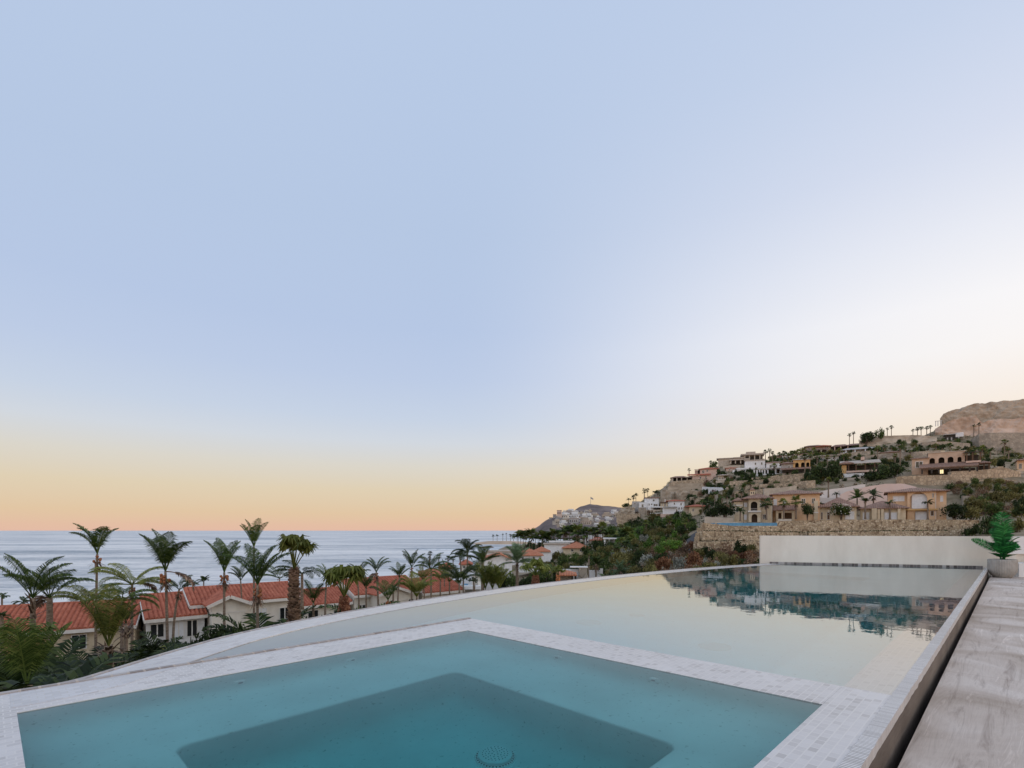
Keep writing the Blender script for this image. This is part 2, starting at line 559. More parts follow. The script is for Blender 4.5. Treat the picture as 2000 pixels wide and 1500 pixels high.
tones = [(.44, .415, .40), (.53, .505, .49), (.56, .535, .52), (.575, .55, .535), (.59, .565, .55), (.605, .58, .565)]
M['tile'] = tilemat('pale_stone_mosaic', .062, .046, tones, (.62, .59, .565), .085, .25)
M['rimtile'] = tilemat('pale_rim_mosaic', .075, .05, [(.46, .45, .455), (.53, .52, .525), (.57, .56, .565)], (.50, .47, .45), .06, .2)
M['edgetile'] = tilemat('brownish_edge_tile', .1, .2, [(.24, .20, .18), (.34, .30, .28), (.42, .39, .37)], (.45, .38, .32), .04, .4)
M['nose'] = tilemat('bullnose_edge_mosaic', .02, .3, [(.56, .545, .53), (.70, .685, .67), (.76, .745, .73)], (.24, .22, .21), .014, .3, 0, .8)
M['pooldark'] = tilemat('dark_waterline_mosaic', .09, .1, [(.06, .055, .055), (.14, .13, .13), (.40, .39, .38)], (.3, .28, .27), .05, .3)


def travertine(name, c0, c1, c2, st=(.45, 6, 6)):
    m, nt, b = newmat(name)
    tc = N(nt, 'ShaderNodeTexCoord')
    mp = N(nt, 'ShaderNodeMapping')
    mp.inputs['Scale'].default_value = st
    nt.links.new(tc.outputs['Object'], mp.inputs['Vector'])
    big = N(nt, 'ShaderNodeTexNoise', Scale=.9, Detail=6, Distortion=1.2)
    nt.links.new(tc.outputs['Object'], big.inputs['Vector'])
    vein = N(nt, 'ShaderNodeTexNoise', Scale=1.8, Detail=10, Roughness=.74, Distortion=.8)
    nt.links.new(mp.outputs[0], vein.inputs['Vector'])
    a = ramp(nt, big.outputs['Fac'], [(.32, c4(c0)), (.5, c4(c1)), (.68, c4(c2))])
    v = ramp(nt, vein.outputs['Fac'], [(.28, (.50, .46, .44, 1)), (.42, (.84, .81, .79, 1)), (.50, (1.02, 1.0, .98, 1)), (.56, (.9, .87, .85, 1)), (.68, (1.32, 1.31, 1.30, 1))])
    mm = N(nt, 'ShaderNodeMix', data_type='RGBA', blend_type='MULTIPLY')
    mm.inputs['Factor'].default_value = 1
    nt.links.new(a.outputs[0], mm.inputs['A'])
    nt.links.new(v.outputs[0], mm.inputs['B'])
    nt.links.new(mm.outputs['Result'], b.inputs['Base Color'])
    b.inputs['Roughness'].default_value = .75
    b.inputs['Specular IOR Level'].default_value = .16
    bp = N(nt, 'ShaderNodeBump', Strength=.25, Distance=.01)
    nt.links.new(vein.outputs['Fac'], bp.inputs['Height'])
    nt.links.new(bp.outputs[0], b.inputs['Normal'])
    return m


M['bench'] = travertine('grey_travertine', (.36, .30, .25), (.49, .425, .375), (.60, .545, .50))
M['poolface'] = travertine('wet_brown_travertine', (.085, .072, .064), (.125, .108, .098), (.165, .145, .13), (.8, 5, 14))


def water_mat(name, dens, col, bump, bscale, stretch=(1, 1, 1), fpow=1.0):
    m, nt, b = newmat(name)
    nt.nodes.remove(b)
    rf = N(nt, 'ShaderNodeBsdfRefraction', IOR=1.33, Roughness=0)
    gl = N(nt, 'ShaderNodeBsdfGlossy', Roughness=0)
    fr = N(nt, 'ShaderNodeFresnel', IOR=1.33)
    pw = N(nt, 'ShaderNodeMath', operation='POWER')
    pw.inputs[1].default_value = fpow
    nt.links.new(fr.outputs[0], pw.inputs[0])
    mxs = N(nt, 'ShaderNodeMixShader')
    nt.links.new(pw.outputs[0], mxs.inputs[0])
    nt.links.new(rf.outputs[0], mxs.inputs[1])
    nt.links.new(gl.outputs[0], mxs.inputs[2])
    nt.links.new(mxs.outputs[0], nt.nodes['Material Output'].inputs['Surface'])
    va = N(nt, 'ShaderNodeVolumeAbsorption', Density=dens)
    va.inputs['Color'].default_value = c4(col)
    nt.links.new(va.outputs[0], nt.nodes['Material Output'].inputs['Volume'])
    tc = N(nt, 'ShaderNodeTexCoord')
    mp = N(nt, 'ShaderNodeMapping')
    mp.inputs['Scale'].default_value = stretch
    nt.links.new(tc.outputs['Object'], mp.inputs['Vector'])
    no = N(nt, 'ShaderNodeTexNoise', Scale=bscale, Detail=3, Roughness=.5)
    nt.links.new(mp.outputs[0], no.inputs['Vector'])
    bp = N(nt, 'ShaderNodeBump', Strength=bump, Distance=.02)
    nt.links.new(no.outputs['Fac'], bp.inputs['Height'])
    for q in (rf, gl, fr):
        nt.links.new(bp.outputs[0], q.inputs['Normal'])
    return m


M['poolwater'] = water_mat('pool_water', 1.0, (.42, .90, .92), .05, 3.2, fpow=.42)
M['spawater'] = water_mat('spa_water', 1.5, (.20, .785, .80), .05, 3.0, fpow=1.15)

# ---- infinity pool
RIM = [(.10, 4.875), (.40, 4.895), (.67, 5.08), (1.10, 5.42), (1.73, 5.84), (2.476, 6.16), (3.4, 6.43), (4.55, 6.66), (6.2, 6.87), (7.93, 6.98),
       (10.05, 6.98), (12, 6.86), (13.62, 6.70), (15.6, 6.38), (17.55, 5.98), (18.1, 5.87)]


def smooth_curve(pts, n=4):
    out = []
    P = [Vector(p) for p in pts]
    for i in range(len(P) - 1):
        p0, p1, p2, p3 = P[max(i - 1, 0)], P[i], P[i + 1], P[min(i + 2, len(P) - 1)]
        for k in range(n):
            t = k / n
            out.append(.5 * ((2 * p1) + (p2 - p0) * t + (2 * p0 - 5 * p1 + 4 * p2 - p3) * t * t + (3 * p1 - p0 - 3 * p2 + p3) * t ** 3))
    out.append(P[-1])
    return out


def offset(curve, d):
    out = []
    for i, p in enumerate(curve):
        t = (curve[min(i + 1, len(curve) - 1)] - curve[max(i - 1, 0)]).normalized()
        nrm = Vector((-t.y, t.x))
        out.append(p + nrm * d)
    return out


rim_c = smooth_curve(RIM)
rim_mid = offset(rim_c, -.05)
rim_in = offset(rim_c, -.46)


def ribbon(mb, a, b, z0, z1):
    n = len(a)
    vs = [(p.x, p.y, z1) for p in a] + [(p.x, p.y, z1) for p in b] + [(p.x, p.y, z0) for p in a] + [(p.x, p.y, z0) for p in b]
    fs = []
    for i in range(n - 1):
        fs += [(i, i + 1, n + i + 1, n + i), (2 * n + i, 3 * n + i, 3 * n + i + 1, 2 * n + i + 1),
               (i, 2 * n + i, 2 * n + i + 1, i + 1), (n + i, n + i + 1, 3 * n + i + 1, 3 * n + i)]
    fs += [(0, n, 3 * n, 2 * n), (n - 1, 3 * n - 1, 4 * n - 1, 2 * n - 1)]
    mb.add(vs, fs)


pool = thing('infinity_pool', 'large infinity pool with curved vanishing edge beside the square spa', 'swimming pool', (0, 0, 0), PRZ)
mb = MB()
ribbon(mb, rim_mid, rim_in, -.05, .006)
mb.build('rim', M['rimtile'], pool)
mb = MB()
ribbon(mb, rim_c, [p for p in offset(rim_c, -.046)], -.05, .010)
mb.build('edge_tile', M['edgetile'], pool)
mb = MB()
ribbon(mb, offset(rim_c, -.012), offset(rim_c, -.448), -5, -.052)
mb.build('outer_wall', M['greywall'], pool)
mb = MB()
wp = [(4.0, .56), (20.75, .56), (18.35, 6.2)] + [(p.x, p.y + .3) for p in reversed(rim_in[6:])] + [(1.2, 4.7), (4.0, 4.7)]
mb.prism(wp, -1.6, -1.32)                                   # floor
mb.build('basin_floor', M['poolplaster'], pool)
mb = MB()
mb.box(4.19, 9.6, .80, 1.62, -1.33, -.92)
mb.box(9.6, 20.6, .80, 2.42, -1.33, -.50)
mb.prism([(14.9, 2.42), (20.4, 2.42), (18.2, 6.1), (15.0, 6.3)], -1.33, -.50)
mb.build('shelf', M['poolplaster'], pool)
mb = MB()
mb.box(4.20, 20.7, .575, .857, -1.33, -.022)
mb.build('submerged_ledge', M['tile'], pool)
mb = MB()
ba = [Vector((-.5 + .03 * i, .573 + .007 * noise.noise(Vector((i * .35, 0, 0))) + .004 * (i % 2))) for i in range(708)]
bb = [Vector((-.5 + .03 * i, .500 + .006 * noise.noise(Vector((i * .22, 5, 0))))) for i in range(708)]
ribbon(mb, ba, bb, -.05, .009)
mb.build('bullnose_edge', M['nose'], pool)
mb = MB()
mb.box(-.5, 20.72, .506, .57, -2.2, -.052)
mb.build('side_wall', M['poolface'], pool)
for (u, w, r) in ((6.19, 4.47, .19), (6.13, 2.57, .19), (7.14, 4.23, .12)):
    mb = MB()
    mb.lathe([(0, .03), (r * .8, .03), (r, .018), (r, 0)], 28, u, w)
    mb.v = [(x, y, z - 1.322) for x, y, z in mb.v]
    mb.build('floor_inlet', M['frame'], pool)
mb = MB()
mb.lathe([(0, .03), (.07, .03), (.09, .018), (.09, 0)], 24, 19.0, 1.25)  # small white disc under water on the far shelf
mb.v = [(x, y, z - .502) for x, y, z in mb.v]
mb.build('white_disc', M['shutter'], pool)

wpoly = [(4.185, .56), (20.7, .56), (18.3, 6.0)] + [(p.x, p.y + .02) for p in reversed(rim_in[7:])] + [(1.35, 4.85), (4.185, 4.85)]
mb = MB()
mb.prism(wpoly, -1.45, 0)
pw = mb.build('pool_water', M['poolwater'])
pw.rotation_euler = (0, 0, PRZ)
structure(pw, 'still water filling the large infinity pool', 'water')

# ---- spa
spa = thing('spa', 'square sunken spa with pale mosaic coping in front of the larger pool', 'hot tub', (0, 0, 0), PRZ)
mb = MB()
mb.box(-.5, 4.20, 4.28, 4.82, -.03, .004)
mb.box(3.68, 4.20, .857, 4.279, -.03, .004)
mb.box(-.5, 4.20, .573, .856, -.03, .004)
mb.box(-.5, .12, .857, 4.279, -.03, .004)
mb.build('coping', M['tile'], spa)
mb = MB()
mb.box(-.5, 4.20, 4.821, 4.872, -.03, .012)
mb.build('edge_tile', M['edgetile'], spa)
mb = MB()
mb.box(-.5, 4.197, 4.286, 4.868, -1.6, -.031)
mb.box(3.686, 4.197, .6, 4.282, -1.6, -.031)
mb.box(-.5, 3.682, .58, .851, -1.6, -.031)
mb.box(-.5, .114, .855, 4.282, -1.6, -.031)
mb.build('wall', M['plaster'], spa)
mb = MB()


def rrect(r, c, n=7):
    x0, x1, y0, y1 = r
    pts = []
    for (cx, cy, a0) in ((x1 - c, y1 - c, 0), (x0 + c, y1 - c, 90), (x0 + c, y0 + c, 180), (x1 - c, y0 + c, 270)):
        for k in range(n):
            a = R(a0 + 90 / (n - 1) * k)
            pts.append(Vector((cx + c * math.cos(a), cy + c * math.sin(a))))
    return pts


oA, iA = (.119, 3.681, .856, 4.281), (.75, 2.85, 1.41, 3.47)
ro, ri = rrect(oA, .012), rrect(iA, .09)
prof_ = [('s', 0, .0), ('s', 0, -.20), ('s', .015, -.29), ('s', .05, -.355), ('s', .11, -.40), ('s', .2, -.42), ('s', .55, -.43), ('s', .93, -.435), ('s', .985, -.438), ('s', 1, -.447),
         ('d', .004, -.47), ('d', .018, -.60), ('d', .045, -.76), ('d', .065, -.86), ('d', .10, -.93), ('d', .15, -.975), ('d', .22, -.995), ('d', .32, -1.0)]
vs, fs = [], []
for (kind, a, z) in prof_:
    ring = [p.lerp(q, a) for p, q in zip(ro, ri)] if kind == 's' else rrect((iA[0] + a, iA[1] - a, iA[2] + a, iA[3] - a), .09 + a * .3)
    vs += [(q.x, q.y, z) for q in ring]
nn = len(ro)
for j in range(len(prof_) - 1):
    for k in range(nn):
        fs.append((j * nn + k, j * nn + (k + 1) % nn, (j + 1) * nn + (k + 1) % nn, (j + 1) * nn + k))
fs.append(tuple((len(prof_) - 1) * nn + k for k in range(nn)))
mb.add(vs, fs)
mb.build('basin', M['plaster'], spa, smooth=True)
mb = MB()
mb.lathe([(0, .05), (.095, .05), (.115, .042), (.118, .012), (.135, .010), (.14, 0)], 40, 2.375, 2.48)
mb.v = [(x, y, z - 1.001) for x, y, z in mb.v]
dr = mb.build('drain_cover', M['drain'], spa, smooth=False)
mb = MB()
for ring, cnt in ((.02, 5), (.042, 10), (.064, 16), (.085, 22)):
    for k in range(cnt):
        a = 2 * math.pi * k / cnt
        x, y = 2.375 + ring * math.cos(a), 2.48 + ring * math.sin(a)
        mb.prism([(x + .0042 * math.cos(t), y + .0042 * math.sin(t)) for t in np.linspace(0, 2 * math.pi, 7)[:-1]], -.97, -.9495)
for k in range(36):
    a = 2 * math.pi * k / 36
    x, y = 2.375 + .125 * math.cos(a), 2.48 + .125 * math.sin(a)
    mb.prism([(x + .006 * math.cos(t), y + .006 * math.sin(t)) for t in np.linspace(0, 2 * math.pi, 7)[:-1]], -1.0, -.988)
mb.build('drain_hole', M['dark'], dr)['kind'] = 'stuff'
for (u, w, du, dw) in ((1.36, 4.285, 0, -1), (2.30, 4.285, 0, -1), (3.685, 3.0, -1, 0), (3.685, 2.02, -1, 0)):
    mb = MB()
    z = -.27
    mb.tube([(u, w, z), (u + du * .02, w + dw * .02, z), (u + du * .03, w + dw * .03, z)], [.058, .058, .042], 20)
    j = mb.build('jet', M['drain'], spa, smooth=False)
    mb = MB()
    mb.tube([(u + du * .028, w + dw * .028, z), (u + du * .034, w + dw * .034, z)], [.02, .017], 12)
    mb.build('nozzle', M['metal'], j)
mb = MB()
mb.prism([(.11, .848), (3.69, .848), (3.69, 4.29), (.11, 4.29)], -1.45, 0)
sw = mb.build('spa_water', M['spawater'])
sw.rotation_euler = (0, 0, PRZ)
structure(sw, 'clear water filling the square spa', 'water')

# ---- stone bench
bench = thing('stone_bench', 'long low grey travertine bench running along the right side of the pool', 'bench', (0, 0, 0), PRZ)
us = [-.5, 2.9, 6.2, 9.5, 12.8, 16.1, 19.4]
for i in range(6):
    mb = MB()
    mb.box(us[i], us[i + 1] - .004, -.24, .45, -.26, -.20)
    mb.build('slab', M['bench'], bench)
mb = MB()
mb.box(us[6], 20.6, -.24, .45, -.26, -.20)
mb.build('slab', M['bench'], bench)
mb = MB()
mb.box(-.5, 20.55, -.22, .445, -.66, -.262)
mb.build('base', M['bench'], bench)
mb = MB()
mb.box(-4, 24, -6, .49, -.9, -.66)
tf = mb.build('terrace_floor', M['bench'])
tf.rotation_euler = (0, 0, PRZ)
structure(tf)

# ---- white end wall
A, B = Vector((8.336, 17.19)), Vector((13.89, 15.07))
d = (B - A).normalized()
lw = (B - A).length * 1.125
pw_ = thing('privacy_wall', 'low smooth white wall closing the far end of the pool', 'wall', (A.x, A.y, 0), math.atan2(d.y, d.x))
mb = MB()
mb.box(0, lw, 0, .3, -3, .925)
mb.build('wall_body', M['whitewarm'], pw_)
mb = MB()
mb.box(.28, (B - A).length * .995, -.012, -.002, -.05, .055)
mb.build('waterline_tile', M['pooldark'], pw_)
sw_ = thing('side_wall', 'short white wall stub to the right of the potted palm', 'wall', (14.16, 14.3, -.66))
mb = MB()
mb.box(0, 2.5, 0, .5, 0, .84)
mb.build('wall_body', M['white'], sw_)
sw_ = thing('wall_block', 'pale boxy block behind the potted palm at the photo edge', 'wall block', (14.28, 14.5, .42))
mb = MB()
mb.box(0, 2.5, .3, .8, 0, .5)
mb.build('block', M['white'], sw_)
mb = MB()
mb.box(.15, 2.5, .4, .7, -1.1, -.003)
mb.build('support', M['whitewarm'], sw_)


# ================================================================== PLANTS: generators
def frond(mb, rng, base, az, el, L, droop, nl=26, ll=.55, lw=.05, fold=.5, sweep=.6, seg=10, t0=.16, hang=.35, rw=.02, roll=0.0, tipmi=None):
    """feather palm frond: arched rachis with two rows of tapering leaflets"""
    p = Vector(base)
    pts, dirs = [p.copy()], []
    e = el
    for i in range(seg):
        t = (i + .5) / seg
        e = el - droop * t ** 1.6
        dv = Vector((math.cos(az) * math.cos(e), math.sin(az) * math.cos(e), math.sin(e)))
        dirs.append(dv)
        p = p + dv * (L / seg)
        pts.append(p.copy())
    rad = [rw * (1 - .85 * i / seg) for i in range(seg + 1)]
    mi = mb.mi
    mb.tube(pts, rad, 4, cap=False)
    for k in range(nl):
        t = t0 + (1 - t0) * (k + .5) / nl
        f = t * seg
        i = min(int(f), seg - 1)
        q = pts[i].lerp(pts[i + 1], f - i)
        dv = dirs[i]
        side = dv.cross(Vector((0, 0, 1)))
        if side.length < .05:
            side = Vector((-math.sin(az), math.cos(az), 0))
        side.normalize()
        if roll:
            side = Matrix.Rotation(roll, 3, dv) @ side
        upv = side.cross(dv).normalized()
        lt = ll * (.35 + .75 * math.sin(math.pi * min(1, (t - t0) / (1 - t0) * .9 + .12)) ** .8)
        if t > .85:
            lt *= 1 - (t - .85) * 2.2
        for s in (-1, 1):
            a = sweep * (1.15 - .55 * t) + rng.uniform(-.1, .1)
            out = side * s * math.cos(fold) + upv * math.sin(fold)
            ld = (dv * math.cos(a + .25) * .75 + out * math.sin(a + .25) * 1.2).normalized()
            m1 = q + ld * lt * .5
            hg = hang * rng.uniform(.6, 1.4)
            tip = m1 + (ld + Vector((0, 0, -1)) * hg * 1.6).normalized() * lt * .55
            wv = dv * lw * .5
            mb.add([q - wv * .6, q + wv * .6, m1 + wv, m1 - wv, tip], [(0, 1, 2, 3), (3, 2, 4)])


def fan(mb, rng, base, az, el, L, R_, nb=13, hang=.5, lw=.10, rw=.025):
    """palmate frond: stalk carrying a fan of blades"""
    dv = Vector((math.cos(az) * math.cos(el), math.sin(az) * math.cos(el), math.sin(el)))
    p = Vector(base)
    e = p + dv * L
    mb.tube([p, p.lerp(e, .5) + Vector((0, 0, .03 * L)), e], [rw, rw * .8, rw * .5], 4, cap=False)
    side = Vector((-math.sin(az), math.cos(az), 0))
    up = side.cross(dv) * -1
    tilt = rng.uniform(.2, .6)
    fwd = (dv * math.cos(tilt) - up * math.sin(tilt) * .6).normalized()
    for k in range(nb):
        a = (k / (nb - 1) - .5) * R(215)
        ld = (fwd * math.cos(a) + side * math.sin(a)).normalized()
        rl = R_ * (1 - .25 * abs(k / (nb - 1) - .5) * 2) * rng.uniform(.85, 1.1)
        wv = (fwd * -math.sin(a) + side * math.cos(a)).normalized() * lw * .5
        m1 = e + ld * rl * .6
        tip = m1 + (ld + Vector((0, 0, -1)) * hang * rng.uniform(.6, 1.5)).normalized() * rl * .5
        mb.add([e - wv * .3, e + wv * .3, m1 + wv, m1 - wv, tip], [(0, 1, 2, 3), (3, 2, 4)])


def trunk_mesh(rng, H, r0, r1, lean=(0, 0), n=9, mat=None, name='trunk', rings=True, taper_pow=.7):
    mb = MB()
    pts, rad = [], []
    K = max(8, int(H * 2.2)) if rings else 6
    for i in range(K + 1):
        t = i / K
        pts.append((lean[0] * t * t * H, lean[1] * t * t * H, H * t))
        r = r0 + (r1 - r0) * t ** taper_pow
        if i == 0:
            r *= 1.3
        rad.append(r * (1 + (.06 if (i % 2 and rings) else 0)))
    mb.tube(pts, rad, n)
    return mb.mesh(name, mat or M['trunk'], smooth=True), pts[-1]


def debris(mb, rng, c, r, h, n, ln=.5, down=True):
    """dry leaf bases and bracts round the neck of a palm"""
    for k in range(n):
        a = rng.uniform(0, 6.283)
        z = rng.uniform(0, h)
        p = Vector((c[0] + math.cos(a) * r * .5, c[1] + math.sin(a) * r * .5, c[2] - z))
        e = rng.uniform(-1.2, .1) if down else rng.uniform(-.5, .9)
        dv = Vector((math.cos(a) * math.cos(e), math.sin(a) * math.cos(e), math.sin(e)))
        L = ln * rng.uniform(.5, 1.1)
        s = Vector((-math.sin(a), math.cos(a), 0)) * rng.uniform(.03, .07)
        m1 = p + dv * L * .6
        t = m1 + (dv + Vector((0, 0, rng.uniform(-.8, .2)))).normalized() * L * .4
        mb.add([p - s, p + s, m1 + s * .8, m1 - s * .8, t], [(0, 1, 2, 3), (3, 2, 4)])


def coconut(label, px, yc, yb, Y, Rw, n=9, el=(35, 85), droop=(35, 80), seed=0, mat='palm', neck='nuts', nr=.16, tr=.10, lean=0, group='coconut palms in the lower garden',
            nl=36, hang=.75, ll=.27, az=None, lwf=1.0, dead=0, name='coconut_palm', cat='palm tree', trunkmat='trunk', skirt=0, fold=.5):
    """one nearby feather palm: crown centre at (px, yc), foot at row yb, crown radius Rw in photo pixels"""
    rng = random.Random(seed * 7 + 3)
    s = Y / 1000
    base = W(px - lean, yb, Y)
    H = (yb - yc) * s
    t = thing(name, label, cat, base, 0, group)
    me, top = trunk_mesh(rng, H, tr * 1.15, tr * .8, (lean * s / H, 0), 9, M[trunkmat])
    link('trunk', me, t)
    L = Rw * s * 1.12
    mb = MB()
    for k in range(n):
        if az:
            a, e = az[k], R(rng.uniform(*el))
        elif n <= 9:
            a = (0 if k % 2 else math.pi) + rng.uniform(-1.0, 1.0)
            e = R(el[0] + (el[1] - el[0]) * ((k // 2) * 2 + rng.random()) / n)
        else:
            a, e = k * 2.39996 + rng.uniform(-.3, .3), R(rng.uniform(*el))
        frond(mb, rng, top, a, e, L * rng.uniform(.85, 1.1), R(rng.uniform(*droop)), nl, L * ll, L * .019 * lwf, fold, .75, 9, .2, hang, L * .016)
    mb.build('crown', M[mat], t)
    if neck == 'nuts':
        mb = MB()
        for k in range(11):
            a = rng.uniform(0, 6.28)
            q = Vector(top) + Vector((math.cos(a) * nr * 1.3, math.sin(a) * nr * 1.3, -rng.uniform(.15, .75) * L * .35))
            mb.lathe([(0, -.1), (.07, -.07), (.1, 0), (.08, .07), (0, .11)], 7)
            o = len(mb.v) - 35
            mb.v[o:] = [(x * nr * 6 + q.x, y * nr * 6 + q.y, z * nr * 6 + q.z) for x, y, z in mb.v[o:]]
        mb.build('coconut_cluster', M['nuts'], t, smooth=True)
        mb = MB()
        debris(mb, rng, Vector(top) - Vector((0, 0, L * .2)), nr * 1.6, L * .24, 44, L * .24)
        mb.build('dead_bracts', M['deadleaf'], t)
    if skirt:
        mb = MB()
        debris(mb, rng, Vector(top) - Vector((0, 0, .02)), nr * 1.5, skirt * s, 46, skirt * s * .8, down=False)
        mb.build('dead_bracts', M['deadleaf'], t)
    if dead:
        mb = MB()
        for k in range(dead):
            frond(mb, rng, top, rng.uniform(0, 6.28), R(rng.uniform(-15, 25)), L * .8, R(90), 22, L * .25, L * .05, .2, .7, 7, .2, .9, L * .014)
        mb.build('dead_frond', M['deadleaf'], t)
    return t


# ---- shared crowns for the many palms farther away
def crown_variants():
    out = {}
    for kind in ('feather', 'fan', 'date'):
        out[kind] = []
        for v in range(4):
            rng = random.Random(100 + v + len(kind) * 10)
            mb = MB()
            if kind == 'feather':
                for k in range(12):
                    frond(mb, rng, (0, 0, 0), k * 2.4 + rng.uniform(-.3, .3), R(rng.uniform(10, 82)), 1.0 * rng.uniform(.85, 1.1), R(rng.uniform(50, 95)), 15, .30, .075, .35, .75, 6, .15, .5, .022)
            elif kind == 'date':
                for k in range(20):
                    frond(mb, rng, (0, 0, 0), k * 2.4 + rng.uniform(-.3, .3), R(rng.uniform(-15, 85)), 1.0 * rng.uniform(.85, 1.1), R(rng.uniform(15, 50)), 14, .24, .06, .5, .6, 6, .12, .15, .022)
            else:
                for k in range(17):
                    fan(mb, rng, (0, 0, 0), k * 2.4 + rng.uniform(-.3, .3), R(rng.uniform(-20, 85)), .55 * rng.uniform(.8, 1.1), .5, 11, .45, .12, .02)
            out[kind].append(mb)
    return out


CV = {k: [] for k in ('feather', 'fan', 'date')}
for kind, l in crown_variants().items():
    for i, mb in enumerate(l):
        CV[kind].append({mt: mb.mesh(kind + '_crown', M[mt]) for mt in ('palm', 'palmd', 'palmy', 'palmblue')})
SKIRT = []
for v in range(2):
    mb = MB()
    debris(mb, random.Random(v), (0, 0, 0), .3, .55, 40, .5)
    SKIRT.append(mb.mesh('dead_skirt', M['deadleaf']))
TR = []
for v in range(3):
    rng = random.Random(v)
    TR.append(trunk_mesh(rng, 1.0, 1.0, .75, ((v - 1) * .06, 0), 7, M['trunk'], rings=False))
RNG = random.Random(5)


def farpalm(label, px, yc, yb, w, Y, kind='fan', mat='palm', group=None, skirt=True, tr=.17, name=None, base=None):
    s = Y / 1000
    base = base if base is not None else W(px, yb, Y)
    H = max(.6, (yb - yc) * s)
    r = w * s * .5 / math.sqrt(1 + ((px - 1000) / 1000) ** 2)
    name = name or {'fan': 'fan_palm', 'feather': 'coconut_palm', 'date': 'date_palm'}[kind]
    t = thing(name, label, 'palm tree', base, RNG.uniform(0, 6.28), group)
    me, top = TR[RNG.randrange(3)]
    o = link('trunk', me, t)
    o.scale = (tr, tr, H)
    z = H
    tx = top[0] * tr
    c = link('crown', CV[kind][RNG.randrange(4)][mat], t)
    c.location = (tx, 0, z)
    k = r * RNG.uniform(.95, 1.1)
    c.scale = (k, k, k * RNG.uniform(.9, 1.05))
    if skirt and kind != 'feather' and H > r * 1.2:
        d = link('dead_skirt', SKIRT[RNG.randrange(2)], t)
        d.location = (tx, 0, z)
        d.scale = (k * .9,) * 3
    return t


# ---- shrubs and leafy trees
def clump_mesh(seed, mat, lumps=9, leaves=60, size=.13, flat=.75, lump_r=.45, name='foliage', spread=.62, twig=False):
    """crown of leaf-sized faces: several overlapping lumps with gaps between them"""
    rng = random.Random(seed)
    mb = MB()
    for l in range(lumps):
        a, rr = rng.uniform(0, 6.28), spread * math.sqrt(rng.random())
        c = Vector((math.cos(a) * rr, math.sin(a) * rr, rng.uniform(.25, 1.0) * flat * (1.1 - .5 * rr)))
        lr = lump_r * rng.uniform(.6, 1.1)
        for k in range(leaves):
            v = Vector((rng.gauss(0, 1), rng.gauss(0, 1), rng.gauss(0, 1))).normalized()
            q = c + Vector((v.x, v.y, v.z * .75)) * lr * rng.random() ** .4
            if q.z < .02:
                q.z = .02 + rng.random() * .1
            nrm = (v + Vector((rng.gauss(0, .5), rng.gauss(0, .5), rng.gauss(0, .5)))).normalized()
            t = nrm.cross(Vector((rng.gauss(0, 1), rng.gauss(0, 1), rng.gauss(0, 1)))).normalized()
            bta = nrm.cross(t)
            L = size * rng.uniform(.6, 1.3)
            mb.add([q - t * L * .5, q - bta * L * .28, q + t * L * .5, q + bta * L * .28], [(0, 1, 2, 3)])
    return mb.mesh(name, M[mat])


LEAFM = ('leaf', 'leafd', 'leafo', 'leafb', 'leafr', 'leafg', 'leafbright')
CL = {}
for i, mt in enumerate(LEAFM):
    CL[mt] = [clump_mesh(40 + i * 10 + v, mt, 10, 95 if mt not in ('leafb', 'leafg') else 60, .155) for v in range(3)]
SM = []
for v in range(2):
    mb = MB()
    rng = random.Random(v + 9)
    for k in range(6):
        a = rng.uniform(0, 6.28)
        mb.tube([(0, 0, -.25), (math.cos(a) * .12, math.sin(a) * .12, .2), (math.cos(a) * .42, math.sin(a) * .42, .62)], [.05, .035, .012], 5)
    SM.append(mb.mesh('stem', M['bark']))


def shrub(label, pos, w, h, mat='leaf', group=None, name='shrub', cat='shrub', trunk=0, stem=True):
    """w, h crown width and height in metres"""
    t = thing(name, label, cat, pos, RNG.uniform(0, 6.28), group)
    c = link('crown' if trunk else 'foliage', CL[mat][RNG.randrange(3)], t)
    c.scale = (w / 2, w / 2, h)
    c.location = (0, 0, trunk)
    if stem or trunk:
        s = link('trunk' if trunk else 'stem', SM[RNG.randrange(2)], t)
        if trunk:
            s.scale = (w / 2, w / 2, (trunk + h * .55) / .87)
            s.location = (0, 0, .25 * (trunk + h * .55) / .87)
        else:
            s.scale = (w / 2, w / 2, h * .8)
            s.location = (0, 0, .0)
    return t


def areca_mesh(seed, mat, n=26, nl=18):
    rng = random.Random(seed)
    mb = MB()
    for k in range(n):
        a = rng.uniform(0, 6.28)
        b = (math.cos(a) * .18, math.sin(a) * .18, 0)
        frond(mb, rng, b, a + rng.uniform(-.5, .5), R(rng.uniform(35, 85)), rng.uniform(.7, 1.1), R(rng.uniform(50, 110)), nl, .26, .045, .35, .7, 7, .25, .35, .014)
    return mb.mesh('fronds', M[mat])


AR = {mt: [areca_mesh(60 + v + i * 5, mt) for v in range(3)] for i, mt in enumerate(('palm', 'palmd', 'palmy', 'hedge'))}


def areca(label, pos, h, mat='palmd', group=None, wide=1.0):
    t = thing('areca_palm', label, 'palm shrub', pos, RNG.uniform(0, 6.28), group)
    f = link('fronds', AR[mat][RNG.randrange(3)], t)
    f.scale = (h * wide, h * wide, h)
    mb = MB()
    for k in range(5):
        a = k * 1.3
        mb.tube([(math.cos(a) * .1 * h, math.sin(a) * .1 * h, -.3), (math.cos(a) * .16 * h, math.sin(a) * .16 * h, h * .3)], [.04, .03], 5)
    mb.build('stem', M['trunkdark'], t)
    return t


